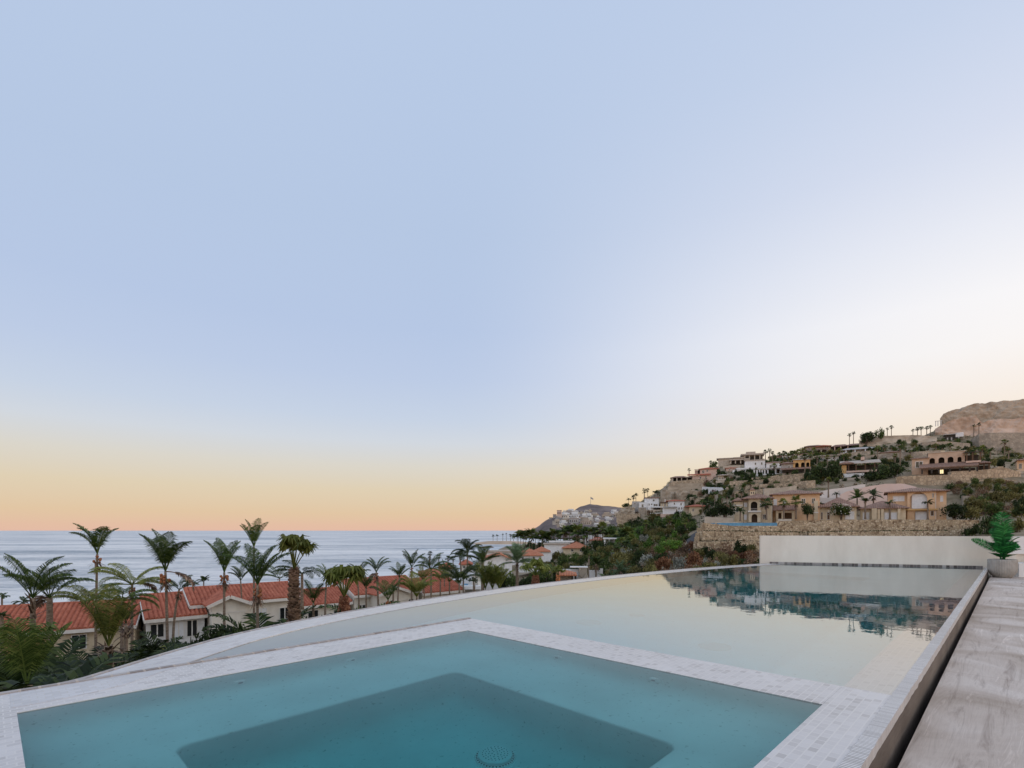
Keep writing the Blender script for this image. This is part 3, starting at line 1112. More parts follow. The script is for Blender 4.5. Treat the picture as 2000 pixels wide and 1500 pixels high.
# ---- potted palm on the bench end
pot = thing('potted_palm', 'bright green palm in a round fluted grey pot on the bench end', 'potted plant', PL(19.62, .20, -.198), R(-43))
pot.scale = (.76, .76, 1)
mb = MB()
mb.lathe([(0, 0), (.25, 0), (.27, .03), (.33, .07), (.395, .16), (.41, .24), (.41, .47), (.40, .50), (.37, .50), (.36, .46), (.36, .40), (0, .40)], 144, flute=.045, nfl=36)
mb.build('pot', pmat('fluted_concrete', (.30, .28, .25), (.39, .365, .33), 6, .8, .1), pot, smooth=True)
mb = MB()
mb.lathe([(0, .44), (.2, .435), (.362, .43)], 24)
mb.build('soil', M['dark'], pot)
mb = MB()
rng = random.Random(4)
for k in range(5):
    a = k * 1.25
    mb.tube([(math.cos(a) * .05, math.sin(a) * .05, .42), (math.cos(a) * .07, math.sin(a) * .07, .8), (math.cos(a) * .03, math.sin(a) * .03, 1.15)], [.028, .024, .014], 6)
mb.build('stem', M['fakepalm'], pot)
#           az (deg, 0 = right, -90 = towards the eye), elevation, length, droop, leaflet length, base height, roll
FR = [(-90, 97, 1.02, 12, .34, .78, 0), (-70, 86, .80, 18, .30, .72, .3), (180, 36, .95, 25, .13, .62, 1.3), (0, 66, .70, 50, .28, .62, 0), (20, 50, .55, 45, .24, .60, .5),
      (170, 78, .74, 35, .32, .66, -.4), (-20, 40, .55, 40, .26, .55, 0), (200, 62, .55, 45, .26, .58, 0), (-90, 60, .55, 60, .26, .55, 0), (90, 75, .8, 35, .32, .7, 0),
      (130, 55, .6, 50, .28, .6, 0), (45, 60, .6, 50, .28, .6, 0), (-140, 35, .42, 30, .2, .5, 0), (-40, 30, .42, 30, .2, .5, 0)]
for (a, e, L, dr_, ll_, bz, roll) in FR:
    mb = MB()
    frond(mb, rng, (0, 0, bz), R(a), R(e), L, R(dr_), 30, ll_, .027, .15, .95, 10, .22, .10, .012, roll)
    mb.build('frond', M['fakepalm'], pot)

# ================================================================== TERRAIN
def prof(*k):
    """knots: (Y, z) or (Y, 'y', row seen in the photograph)"""
    return [(a[0], zp(a[0], a[2]) if len(a) == 3 else a[1]) for a in k]


left = prof((2, -4.2), (6, -4.0), (12, -4.4), (20, -6.2), (30, -8.6), (40, -10.3), (48, -11.3), (80, -13), (110, -16), (140, -21), (160, -23.6), (250, -28), (1500, -40))
COLS = [
    (-1400, left), (0, left), (300, left),
    (600, prof((2, -4.2), (8, -4.2), (20, -5), (30, -6.8), (40, -8.8), (55, -10.8), (80, -13), (110, -16), (140, -20), (170, -23.8), (250, -28), (1500, -40))),
    (850, prof((2, -4.2), (10, -4), (40, -7.5), (60, -10.3), (90, -13), (130, -16), (170, -19), (220, -22.5), (300, -25), (1500, -40))),
    (900, prof((2, -4.2), (10, -4), (40, -7.5), (60, -10.3), (90, -12.8), (130, -14.8), (180, -18), (240, -22.3), (300, -25), (1500, -40))),
    (950, prof((2, -4.2), (10, -4), (40, -7.5), (60, -10.3), (100, -13), (150, -14.5), (250, -16.5), (350, -19.5), (450, -22.3), (560, -25), (1500, -30))),
    (1000, prof((2, -4.2), (20, -5), (60, -10.3), (100, -12.8), (150, -13.3), (200, -13), (300, -13), (450, -15), (700, -21), (900, -23.8), (1500, -30))),
    (1100, prof((2, -4.2), (20, -5), (60, -9), (100, -11), (150, -11.5), (200, -11), (300, -11), (450, -13), (700, -18), (1000, -23.8), (1500, -30))),
    (1200, prof((2, -4.2), (20, -4.5), (60, -7.5), (100, -9), (150, -8.5), (200, -6), (260, -3), (350, 0), (500, 3), (700, 2), (900, 0), (1200, -24))),
    (1228, prof((2, -4.2), (20, -4.2), (60, -7), (100, -8), (150, -7), (200, -3.5), (250, 1), (280, 5), (300, 8), (310, 'y', 992), (330, 'y', 987), (400, 10), (600, 0), (900, 0))),
    (1262, prof((2, -4.2), (20, -4), (60, -6), (100, -7.3), (150, -6), (200, -2), (250, 4), (280, 9), (300, 'y', 1000), (330, 'y', 977), (360, 'y', 972), (400, 25), (600, 10), (900, 0))),
    (1288, prof((2, -4.2), (20, -4), (60, -5.5), (100, -6.5), (150, -5), (200, -1), (250, 5.5), (280, 'y', 1000), (300, 'y', 990), (315, 'y', 972), (335, 'y', 957), (400, 25), (600, 10), (900, 0))),
    (1312, prof((2, -4.2), (20, -4), (60, -5), (100, -6), (150, -4), (180, -1), (210, 3), (250, 'y', 1005), (285, 'y', 988), (297, 'y', 946), (310, 'y', 940), (330, 'y', 938), (400, 30), (600, 20), (900, 0))),
    (1360, prof((2, -4.2), (20, -4), (60, -4), (100, -4.5), (114, -4), (125, -1), (150, 2), (200, 'y', 1010), (250, 'y', 985), (280, 'y', 965), (300, 'y', 947), (340, 'y', 935), (380, 'y', 930), (450, 40), (700, 30))),
    (1420, prof((2, -4.2), (20, -4), (60, -3.7), (114.2, -4), (115.4, 2.0), (135, 3.0), (150, 'y', 1000), (180, 'y', 980), (220, 'y', 960), (260, 'y', 935), (300, 'y', 922), (340, 'y', 909), (385, 'y', 904), (450, 50), (700, 40))),
    (1500, prof((2, -4.2), (20, -4), (60, -3.6), (114.2, -3.6), (115.4, 2.3), (135, 3.1), (150, 'y', 985), (170, 'y', 970), (200, 'y', 950), (240, 'y', 930), (280, 'y', 918), (330, 'y', 905), (380, 'y', 899), (450, 54), (700, 50))),
    (1600, prof((2, -4.2), (20, -4), (60, -3), (114.2, -3), (115.4, 2.5), (138, 3.6), (150, 'y', 975), (165, 'y', 960), (185, 'y', 942), (220, 'y', 922), (270, 'y', 903), (320, 'y', 893), (360, 'y', 886), (400, 'y', 884), (450, 60), (700, 60))),
    (1700, prof((2, -4.2), (20, -4), (114.2, -2.5), (115.4, 2.7), (138, 4), (150, 'y', 962), (165, 'y', 947), (190, 'y', 930), (230, 'y', 907), (280, 'y', 890), (330, 'y', 876), (352, 'y', 871), (390, 'y', 868), (460, 62), (700, 70))),
    (1780, prof((2, -4.2), (20, -4), (113.5, -2), (114.7, 2.8), (138, 4.5), (148, 'y', 962), (158, 'y', 947), (168, 'y', 929), (190, 'y', 915), (240, 'y', 893), (290, 'y', 876), (332, 'y', 867), (352, 'y', 862), (400, 'y', 860), (450, 66), (700, 75))),
    (1850, prof((2, -4.2), (20, -4), (112.8, -2), (113.8, 3.0), (135, 4.5), (145, 'y', 970), (158, 'y', 946), (165, 'y', 927), (180, 'y', 914), (230, 'y', 890), (280, 'y', 873), (320, 'y', 867), (350, 'y', 860), (362, 'y', 852), (376, 'y', 836), (395, 'y', 832), (450, 82), (700, 100))),
    (1920, prof((2, -4.2), (20, -4), (70, -2), (95, 0), (110, 2.2), (125, 'y', 1000), (140, 'y', 965), (155, 'y', 935), (170, 'y', 922), (220, 'y', 898), (270, 'y', 891), (318, 'y', 886), (338, 'y', 868), (350, 'y', 856), (362, 'y', 850), (376, 'y', 832), (395, 'y', 826), (500, 90), (700, 100))),
    (2000, prof((2, -4.2), (20, -4), (60, -2), (85, 0), (105, 2.2), (125, 'y', 995), (140, 'y', 962), (155, 'y', 935), (170, 'y', 920), (220, 'y', 898), (270, 'y', 891), (318, 'y', 887), (338, 'y', 866), (346, 'y', 856), (362, 'y', 850), (374, 'y', 830), (395, 'y', 824), (500, 95), (700, 100))),
    (3000, prof((2, -4.2), (20, -4), (60, -1), (85, 1), (105, 4), (125, 8), (155, 19), (170, 24), (220, 36), (270, 50), (320, 65), (365, 88), (390, 100), (500, 120), (700, 110))),
]
CPX = np.array([c[0] for c in COLS], float)


def heights(px, Y, cols=None, cpx=None):
    cols = cols or COLS
    cpx = CPX if cpx is None else cpx
    px, Y = np.broadcast_arrays(np.asarray(px, float), np.asarray(Y, float))
    L = np.log(np.maximum(Y, 1.0))
    allz = np.stack([np.interp(L, np.log([k[0] for k in c[1]]), [k[1] for k in c[1]]) for c in cols])
    i = np.clip(np.searchsorted(cpx, px) - 1, 0, len(cpx) - 2)
    f = np.clip((px - cpx[i]) / (cpx[i + 1] - cpx[i]), 0, 1)
    f = f * f * (3 - 2 * f) * .5 + f * .5
    ii = np.indices(px.shape)
    z0 = allz[(i,) + tuple(ii)]
    z1 = allz[(i + 1,) + tuple(ii)]
    return z0 * (1 - f) + z1 * f


def rough(x, y):
    a = noise.noise(Vector((x * .05, y * .05, 3))) * 1.0 + noise.noise(Vector((x * .16, y * .16, 7))) * .45
    return a * min(1.0, max(0.0, (y - 40) / 120)) * .9


def gz(px, Y):
    x = (px - 1000) / 1000 * Y
    return float(heights(px, Y)) + rough(x, Y)


HYS = np.concatenate([np.arange(8, 140, .5), np.arange(140, 460, 1.0)])


def hit(px, py, y0=25):
    """first point of the ground met along the sight line through a photo pixel"""
    ys = HYS[HYS >= y0]
    hz = heights(np.full_like(ys, px), ys)
    ray = zp(ys, py)
    k = np.nonzero(hz >= ray)[0]
    if len(k) == 0:
        return float(ys[np.argmin(np.abs(hz - ray))])
    return float(ys[k[0]])


pxs = np.concatenate([np.arange(-1400, 0, 100), np.arange(0, 1180, 20), np.arange(1180, 2040, 5), np.arange(2040, 3001, 80)])
yss = np.concatenate([np.geomspace(2.5, 90, 34)[:-1], np.arange(90, 420, 2.5), np.geomspace(420, 1500, 16)])
PG, YG = np.meshgrid(pxs, yss)
ZG = heights(PG, YG)
verts, faces = [], []
nP = len(pxs)
for j in range(len(yss)):
    for i in range(nP):
        x = (pxs[i] - 1000) / 1000 * yss[j]
        verts.append((x, yss[j], ZG[j, i] + rough(x, yss[j])))
for j in range(len(yss) - 1):
    for i in range(nP - 1):
        a = j * nP + i
        faces.append((a, a + 1, a + nP + 1, a + nP))
mb = MB()
mb.add(verts, faces)
m, nt, b = newmat('hillside_ground')
tc = N(nt, 'ShaderNodeTexCoord')
ge = N(nt, 'ShaderNodeNewGeometry')
n1 = N(nt, 'ShaderNodeTexNoise', Scale=.09, Detail=10, Roughness=.65)
nt.links.new(tc.outputs['Object'], n1.inputs['Vector'])
flat = ramp(nt, n1.outputs['Fac'], [(.3, (.08, .075, .038, 1)), (.42, (.16, .13, .08, 1)), (.55, (.27, .215, .15, 1)), (.72, (.38, .31, .23, 1))])
n2 = N(nt, 'ShaderNodeTexNoise', Scale=.16, Detail=12, Roughness=.65)
mp = N(nt, 'ShaderNodeMapping')
mp.inputs['Scale'].default_value = (1, 1, 3)
nt.links.new(tc.outputs['Object'], mp.inputs['Vector'])
nt.links.new(mp.outputs[0], n2.inputs['Vector'])
rock = ramp(nt, n2.outputs['Fac'], [(.3, (.15, .115, .085, 1)), (.48, (.33, .265, .195, 1)), (.68, (.44, .37, .285, 1))])
sx = N(nt, 'ShaderNodeSeparateXYZ')
nt.links.new(ge.outputs['Normal'], sx.inputs[0])
st = ramp(nt, sx.outputs['Z'], [(.70, (1, 1, 1, 1)), (.88, (0, 0, 0, 1))])
mx = N(nt, 'ShaderNodeMix', data_type='RGBA')
nt.links.new(st.outputs[0], mx.inputs['Factor'])
nt.links.new(flat.outputs[0], mx.inputs['A'])
nt.links.new(rock.outputs[0], mx.inputs['B'])
nt.links.new(mx.outputs['Result'], b.inputs['Base Color'])
b.inputs['Roughness'].default_value = .95
b.inputs['Specular IOR Level'].default_value = .1
bp = N(nt, 'ShaderNodeBump', Strength=.8, Distance=.8)
nt.links.new(n2.outputs['Fac'], bp.inputs['Height'])
nt.links.new(bp.outputs[0], b.inputs['Normal'])
M['ground'] = m
structure(mb.build('hillside', M['ground'], smooth=False), 'dry terraced hillside and garden ground', 'ground')

# ---- sea
m, nt, b = newmat('sea_water')
tc = N(nt, 'ShaderNodeTexCoord')
b.inputs['Roughness'].default_value = .42
b.inputs['IOR'].default_value = 1.33


def seanoise(scale, stretch, detail=4):
    mp = N(nt, 'ShaderNodeMapping')
    mp.inputs['Scale'].default_value = stretch
    mp.inputs['Rotation'].default_value = (0, 0, R(-12))
    nt.links.new(tc.outputs['Object'], mp.inputs['Vector'])
    n = N(nt, 'ShaderNodeTexNoise', Scale=scale, Detail=detail, Roughness=.6)
    nt.links.new(mp.outputs[0], n.inputs['Vector'])
    return n.outputs['Fac']


band = seanoise(.006, (.35, 1.6, 1), 5)
band2 = seanoise(.10, (.3, 1.2, 1), 6)
chop = seanoise(.22, (.6, 1.3, 1), 5)
swell = seanoise(.045, (.25, 1.2, 1), 3)
mul = N(nt, 'ShaderNodeMath', operation='MULTIPLY_ADD')
nt.links.new(band2, mul.inputs[0])
mul.inputs[1].default_value = .5
nt.links.new(band, mul.inputs[2])
mul2 = N(nt, 'ShaderNodeMath', operation='MULTIPLY_ADD')
fine = seanoise(.5, (.45, 1.6, 1), 4)
nt.links.new(fine, mul2.inputs[0])
mul2.inputs[1].default_value = .55
nt.links.new(mul.outputs[0], mul2.inputs[2])
sub_ = N(nt, 'ShaderNodeMath', operation='SUBTRACT')
nt.links.new(mul2.outputs[0], sub_.inputs[0])
sub_.inputs[1].default_value = .275
cr = ramp(nt, sub_.outputs[0], [(.52, (.13, .18, .23, 1)), (.62, (.30, .345, .385, 1)), (.70, (.48, .50, .515, 1)), (.84, (.74, .735, .72, 1))])  # ripple sparkle and sky sheen painted into the base colour
nt.links.new(cr.outputs[0], b.inputs['Base Color'])
hs = N(nt, 'ShaderNodeMath', operation='MULTIPLY_ADD')
nt.links.new(swell, hs.inputs[0])
hs.inputs[1].default_value = 2.2
nt.links.new(chop, hs.inputs[2])
bp = N(nt, 'ShaderNodeBump', Strength=1.0, Distance=1.6)
nt.links.new(hs.outputs[0], bp.inputs['Height'])
nt.links.new(bp.outputs[0], b.inputs['Normal'])
M['sea'] = m
mb = MB()
mb.add([(-60000, 60, SEA), (60000, 60, SEA), (60000, 60000, SEA), (-60000, 60000, SEA)], [(0, 1, 2, 3)])
structure(mb.build('sea', M['sea']), 'open sea reaching the horizon', 'sea')


def blob(px, Y, w, dpt, h, matname, name, z=SEA, n=28, seed=0, kind=None, label=None, cat='beach'):
    """low mound of land or foam"""
    rng = random.Random(seed)
    mb = MB()
    cx = (px - 1000) / 1000 * Y
    vs = [(0, 0, h)]
    for ring, (k, zz) in enumerate(((.5, .8), (.85, .35), (1, 0), (1.02, -1.5))):
        for i in range(n):
            a = 2 * math.pi * i / n
            q = k * (1 + .22 * noise.noise(Vector((math.cos(a) * 2, math.sin(a) * 2, seed))))
            vs.append((math.cos(a) * w / 2 * q, math.sin(a) * dpt / 2 * q, h * zz * (1 + .5 * noise.noise(Vector((a * 3, ring, seed)))) if zz > 0 else zz))
    fs = [(0, 1 + i, 1 + (i + 1) % n) for i in range(n)]
    for r_ in range(3):
        for i in range(n):
            fs.append((1 + r_ * n + i, 1 + (r_ + 1) * n + i, 1 + (r_ + 1) * n + (i + 1) % n, 1 + r_ * n + (i + 1) % n))
    mb.add(vs, fs)
    o = mb.build(name, M[matname], smooth=True)
    o.location = (cx, Y, z)
    if kind:
        o['kind'] = kind
    if label:
        o['label'], o['category'] = label, cat
    return o


structure(blob(985, 930, 120, 90, 5, 'sand', 'beach', seed=2), 'sandy palm point jutting into the sea', 'beach')
structure(blob(985, 520, 60, 120, 1.2, 'sand', 'beach', seed=4), 'strip of pale sand by the surf', 'beach')
for i, (px, Y, w, dp, h) in enumerate(((862, 640, 70, 5, 1.2), (893, 650, 30, 4, 1.0), (912, 470, 52, 3, .6), (930, 430, 36, 3, .5), (905, 380, 30, 3, .5), (960, 560, 40, 5, .5), (935, 560, 40, 4, .5), (950, 640, 80, 12, .8), (972, 600, 70, 14, .8), (985, 690, 70, 12, .8), (920, 520, 50, 6, .6), (890, 560, 60, 4, .6), (820, 420, 50, 2.5, .5), (880, 300, 26, 2, .4), (760, 330, 40, 1.5, .3), (700, 290, 46, 1.2, .3))):
    structure(blob(px, Y, w, dp, h, 'foam', 'surf', seed=20 + i, z=SEA - .1), 'white surf line breaking near the beach', 'surf')
for px in (945, 952, 957):
    tag(blob(px, 700 + px % 3 * 14, 12, 8, 2.4, 'bark', 'sea_rock', seed=px), None)
k = 0
for o in COL.objects:
    if o.name.startswith('sea_rock'):
        tag(o, 'dark rock standing in the surf off the palm point, ' + ('left', 'middle', 'right')[k] + ' of three', 'rock', 'rocks in the surf')
        k += 1

# ---- far headland with the town
HC = [
    (1015, prof((1300, -30), (2600, -30))),
    (1040, prof((1400, -24), (1650, -24), (1800, 'y', 1035), (2000, 0), (2600, -24))),
    (1075, prof((1400, -24), (1600, 'y', 1034), (1800, 'y', 1016), (2000, 'y', 1013), (2300, 20), (2700, -10))),
    (1092, prof((1400, -20), (1600, 'y', 1031), (1800, 'y', 1008), (2000, 'y', 1005), (2300, 45), (2700, 20))),
    (1118, prof((1400, -15), (1600, 'y', 1028), (1850, 'y', 1010), (2050, 'y', 1006), (2300, 'y', 1001), (2500, 'y', 999), (2750, 70))),
    (1135, prof((1400, -12), (1600, 'y', 1027), (1850, 'y', 1010), (2100, 'y', 1005), (2350, 'y', 996), (2500, 'y', 989), (2750, 90))),
    (1152, prof((1400, -10), (1600, 'y', 1026), (1850, 'y', 1010), (2150, 'y', 1004), (2400, 'y', 992), (2500, 'y', 985), (2750, 120))),
    (1165, prof((1400, -10), (1600, 'y', 1026), (1850, 'y', 1012), (2150, 'y', 1004), (2400, 'y', 992), (2520, 'y', 985.5), (2750, 120))),
    (1190, prof((1400, -10), (1600, 'y', 1025), (1850, 'y', 1012), (2150, 'y', 1002), (2400, 'y', 993), (2500, 'y', 988), (2750, 110))),
    (1215, prof((1400, -10), (1600, 'y', 1025), (1850, 'y', 1012), (2150, 'y', 1003), (2400, 'y', 997), (2500, 'y', 992), (2750, 90))),
    (1320, prof((1400, -10), (1600, 'y', 1025), (1850, 'y', 1012), (2150, 'y', 1006), (2500, 'y', 1004), (2750, 60))),
]
HP = np.array([c[0] for c in HC], float)
mb = MB()
pxs2 = np.arange(1015, 1321, 2.5)
ys2 = np.arange(1400, 2760, 22.0)
PG, YG = np.meshgrid(pxs2, ys2)
Z2 = heights(PG, YG, HC, HP)
vs, fs = [], []
for j in range(len(ys2)):
    for i in range(len(pxs2)):
        x = (pxs2[i] - 1000) / 1000 * ys2[j]
        nz = noise.noise(Vector((x * .012, ys2[j] * .012, 1))) * 7 + noise.noise(Vector((x * .04, ys2[j] * .04, 5))) * 3
        vs.append((x, ys2[j], Z2[j, i] + nz * (0 if Z2[j, i] < -20 else .8)))
for j in range(len(ys2) - 1):
    for i in range(len(pxs2) - 1):
        a = j * len(pxs2) + i
        fs.append((a, a + 1, a + len(pxs2) + 1, a + len(pxs2)))
mb.add(vs, fs)
M['headland'] = pmat('headland_scrub_rock', (.075, .06, .06), (.21, .165, .15), .012, .95, .9, .06, 12)
structure(mb.build('headland', M['headland']), 'mauve rocky headland across the bay', 'hill')


def far_house_mesh(seed, wall, roof):
    rng = random.Random(seed)
    mb = MB()
    w, d_, h = 1, .8, .62
    mb.mi = 0
    mb.box(-.5, .5, 0, .8, -.8, h)
    mb.box(-.5 + rng.uniform(0, .3), .25, .15, .75, h, h + rng.uniform(.2, .4))
    mb.mi = 1
    mb.box(-.53, .53, -.03, .83, h, h + .05)
    mb.mi = 2
    for k in range(4):
        x = -.38 + k * .24
        mb.box(x, x + .11, -.012, .01, .2, .42)
    return mb.mesh('far_house', [M[wall], M[roof], M['glass']])


FH = [far_house_mesh(1, 'white', 'greywall'), far_house_mesh(2, 'beige', 'flatroof'), far_house_mesh(3, 'greywall', 'oldroof'), far_house_mesh(4, 'beige', 'oldroof'), far_house_mesh(5, 'whitewarm', 'greywall')]
rng = random.Random(77)
ONES = ['', 'first', 'second', 'third', 'fourth', 'fifth', 'sixth', 'seventh', 'eighth', 'ninth', 'tenth', 'eleventh', 'twelfth', 'thirteenth', 'fourteenth', 'fifteenth', 'sixteenth', 'seventeenth', 'eighteenth', 'nineteenth']
TENS = ['', '', 'twent', 'thirt', 'fort', 'fift', 'sixt', 'sevent', 'eight', 'ninet']
ORD = [ONES[n] if n < 20 else (TENS[n // 10] + 'ieth' if n % 10 == 0 else TENS[n // 10] + 'y-' + ONES[n % 10]) for n in range(1, 100)]
FHP = []
for (a0, a1, b0, b1, n, wmin, wmax) in ((1078, 1125, 1003, 1010, 12, 26, 44), (1090, 1125, 1011, 1022, 15, 24, 44), (1090, 1200, 1022, 1030, 14, 20, 34), (1120, 1150, 1003, 1020, 12, 18, 30),
                                        (1160, 1215, 1004, 1012, 14, 20, 36), (1140, 1212, 1013, 1022, 12, 16, 28), (1126, 1165, 999, 1004, 5, 20, 30)):
    for k in range(n):
        FHP.append((rng.uniform(a0, a1), rng.uniform(b0, b1), rng.uniform(wmin, wmax)))
ysh = np.arange(1420, 2600, 10.0)
rowsH = {'low': [], 'middle': [], 'high': []}
for (px, py, w) in FHP:
    hz = heights(np.full_like(ysh, px), ysh, HC, HP)
    k = np.nonzero(hz >= zp(ysh, py))[0]
    if not len(k):
        continue
    Y = float(ysh[k[0]])
    o = link('far_house', FH[rng.randrange(5)])
    o.location = W(px, py, Y)
    w *= .72
    o.scale = (w, w, w * rng.uniform(.5, .9))
    o.rotation_euler = (0, 0, rng.uniform(-.5, .5))
    rowsH['low' if py > 1020 else 'middle' if py > 1010 else 'high'].append((px, o))
for rn, l in rowsH.items():
    for i, (px, o) in enumerate(sorted(l, key=lambda q: q[0])):
        tag(o, f'tiny pale town house on the {"lower" if rn == "low" else rn} slope of the far headland, {ORD[i]} from the left', 'house', 'town houses on the far headland')
# grey tower block and cube houses at the headland's left end
for nm, lab, px, py, w, h, wall in (('tower_block', 'brown square tower house standing out at the left end of the headland town', 1092, 1012, 15, 26, 'pinkwall'),
                                    ('far_house', 'grey cube house stepping down the far headland, highest of two beside the tower', 1083, 1013, 11, 14, 'greywall'),
                                    ('far_house', 'grey cube house lowest on the far headland ridge left of the tower', 1075, 1017, 9, 10, 'greywall')):
    hz = heights(np.full_like(ysh, px), ysh, HC, HP)
    k = np.nonzero(hz >= zp(ysh, py))[0]
    Y = float(ysh[k[0]]) if len(k) else 1800
    t = thing(nm, lab, 'house', W(px, py, Y), -.2)
    mb = MB()
    mb.box(-w / 2, w / 2, 0, w, -6, h)
    mb.build('wall', M[wall], t)
    mb = MB()
    mb.box(-w / 2 - .5, w / 2 + .5, -.5, w + .5, h, h + 1.5)
    mb.build('roof', M['oldroof'], t)
    mb = MB()
    for q in range(3):
        mb.box(-w / 2 + w * (.12 + q * .28), -w / 2 + w * (.28 + q * .28), -.1, .1, h * .55, h * .78)
    mb.build('window', M['glass'], t)
t = thing('flagpole', 'tall flagpole flying a flag on the headland summit', 'flagpole', W(1153.5, 986, 2500))
mb = MB()
mb.tube([(0, 0, -2), (0, 0, 40)], [1.0, .6], 6)
mb.build('pole', M['metal'], t)
mb = MB()
ns = 8
vs = []
for i in range(ns + 1):
    x = i / ns * 13
    for zz in (39, 30):
        for dy in (-.1, .1):
            vs.append((x + .5, math.sin(i * .9) * 1.2 + dy, zz - x * .55))
fs = []
for i in range(ns):
    a, c = i * 4, i * 4 + 4
    fs += [(a, c, c + 2, a + 2), (a + 1, a + 3, c + 3, c + 1), (a, a + 1, c + 1, c), (a + 2, c + 2, c + 3, a + 3)]
mb.add(vs, fs)
mb.build('flag', M['greywall'], t)


# ================================================================== BUILDINGS
class Bld:
    """a building whose parts are placed by photo pixels on its own front plane, Y metres away"""

    def __init__(self, name, label, cat, pxc, ybase, Y, rz=0, group=None):
        Y = min(Y, hit(pxc, ybase, 60) - 2)
        self.pxc, self.yb, self.Y, self.s = pxc, ybase, Y, Y / 1000
        tt = (pxc - 1000) / 1000
        self.sx = self.s / math.sqrt(1 + tt * tt)
        self.t = thing(name, label, cat, W(pxc, ybase, Y), R(rz) - math.atan(tt) * .92, group)

    def x(self, px):
        return (px - self.pxc) * self.sx

    def z(self, py):
        return (self.yb - py) * self.s

    def box(self, part, p0, p1, yt, yb, d0, d1, mat, label=None, parent=None):
        mb = MB()
        mb.box(self.x(p0), self.x(p1), d0, d1, self.z(yb), self.z(yt))
        return mb.build(part, M[mat], parent or self.t, label=label)

    def wall(self, p0, p1, yt, yb, mat, d0=0, d1=7, deep=3):
        mb = MB()
        mb.box(self.x(p0), self.x(p1), d0, d1, self.z(yb) - deep, self.z(yt))
        return mb.build('wall', M[mat], self.t)

    def hip(self, p0, p1, yt, ye, mat='oldroof', d0=-.7, d1=8, k=.5, th=.2):
        mb = MB()
        mb.hip(self.x(p0), self.x(p1), d0, d1, self.z(ye), self.z(yt), k, th)
        return mb.build('roof', M[mat], self.t)

    def shed(self, p0, p1, yt, ye, d0, d1, mat='oldroof', th=.22):
        """lean-to roof: low at d0, high at d1"""
        mb = MB()
        x0, x1, a, c = self.x(p0), self.x(p1), self.z(ye), self.z(yt)
        mb.add([(x0, d0, a), (x1, d0, a), (x1, d1, c), (x0, d1, c), (x0, d0, a + th), (x1, d0, a + th), (x1, d1, c + th), (x0, d1, c + th)],
               [(0, 3, 2, 1), (4, 5, 6, 7), (0, 1, 5, 4), (1, 2, 6, 5), (2, 3, 7, 6), (3, 0, 4, 7)])
        return mb.build('roof', M[mat], self.t)

    def win(self, p0, p1, yt, yb, d=0, pane='glass', frame='frame', part='window', mull=True):
        x0, x1, z0, z1 = self.x(p0), self.x(p1), self.z(yb), self.z(yt)
        f = max(.06, min(.14, (x1 - x0) * .1))
        mb = MB()
        mb.box(x0, x0 + f, d - .08, d + .02, z0, z1)
        mb.box(x1 - f, x1, d - .08, d + .02, z0, z1)
        mb.box(x0 + f, x1 - f, d - .08, d + .02, z1 - f, z1)
        mb.box(x0 + f, x1 - f, d - .08, d + .02, z0, z0 + f)
        if mull and x1 - x0 > .7:
            xm = (x0 + x1) / 2
            mb.box(xm - f * .4, xm + f * .4, d - .07, d + .02, z0 + f, z1 - f)
        o = mb.build(part, M[frame], self.t)
        mb = MB()
        mb.box(x0 + f * .9, x1 - f * .9, d - .02, d + .03, z0 + f * .9, z1 - f * .9)
        mb.build('pane', M[pane], o)
        return o

    def arcade(self, p0, p1, yt, yb, arches, ysp, mat, d=0, th=.35, part='arcade', back=3.0, backmat='dark', deep=0):
        """wall with real arched openings; arches = [(left, right)], ysp = spring row"""
        mb = MB()
        X = self.x
        zt, zb, zs = self.z(yt), self.z(yb) - deep, self.z(ysp)
        xs = X(p0)

        def slab(poly):
            n = len(poly)
            vs = [(a, d, c) for a, c in poly] + [(a, d + th, c) for a, c in poly]
            fs = [tuple(range(n)), tuple(range(2 * n - 1, n - 1, -1))] + [(i, n + i, n + (i + 1) % n, (i + 1) % n) for i in range(n)]
            mb.add(vs, fs)
        for (a, c) in arches:
            xa, xb = X(a), X(c)
            slab([(xs, zb), (xa, zb), (xa, zt), (xs, zt)])
            r = (xb - xa) / 2
            K = 10
            for k in range(K):
                t0, t1 = math.pi * (1 - k / K), math.pi * (1 - (k + 1) / K)
                q0 = ((xa + xb) / 2 + r * math.cos(t0), zs + r * math.sin(t0))
                q1 = ((xa + xb) / 2 + r * math.cos(t1), zs + r * math.sin(t1))
                slab([q0, q1, (q1[0], zt), (q0[0], zt)])
            xs = xb
        slab([(xs, zb), (X(p1), zb), (X(p1), zt), (xs, zt)])
        o = mb.build(part, M[mat], self.t)
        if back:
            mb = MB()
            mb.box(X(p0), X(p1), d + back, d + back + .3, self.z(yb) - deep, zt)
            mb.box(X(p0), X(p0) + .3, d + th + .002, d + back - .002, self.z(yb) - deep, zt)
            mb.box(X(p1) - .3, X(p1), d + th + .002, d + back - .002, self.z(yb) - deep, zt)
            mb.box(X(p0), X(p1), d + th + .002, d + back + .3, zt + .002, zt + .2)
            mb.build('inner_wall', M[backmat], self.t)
        return o

    def posts(self, xs, yt, yb, d, mat, w=.35):
        for p in xs:
            mb = MB()
            mb.box(self.x(p) - w / 2, self.x(p) + w / 2, d, d + w, self.z(yb), self.z(yt))
            mb.build('column', M[mat], self.t)


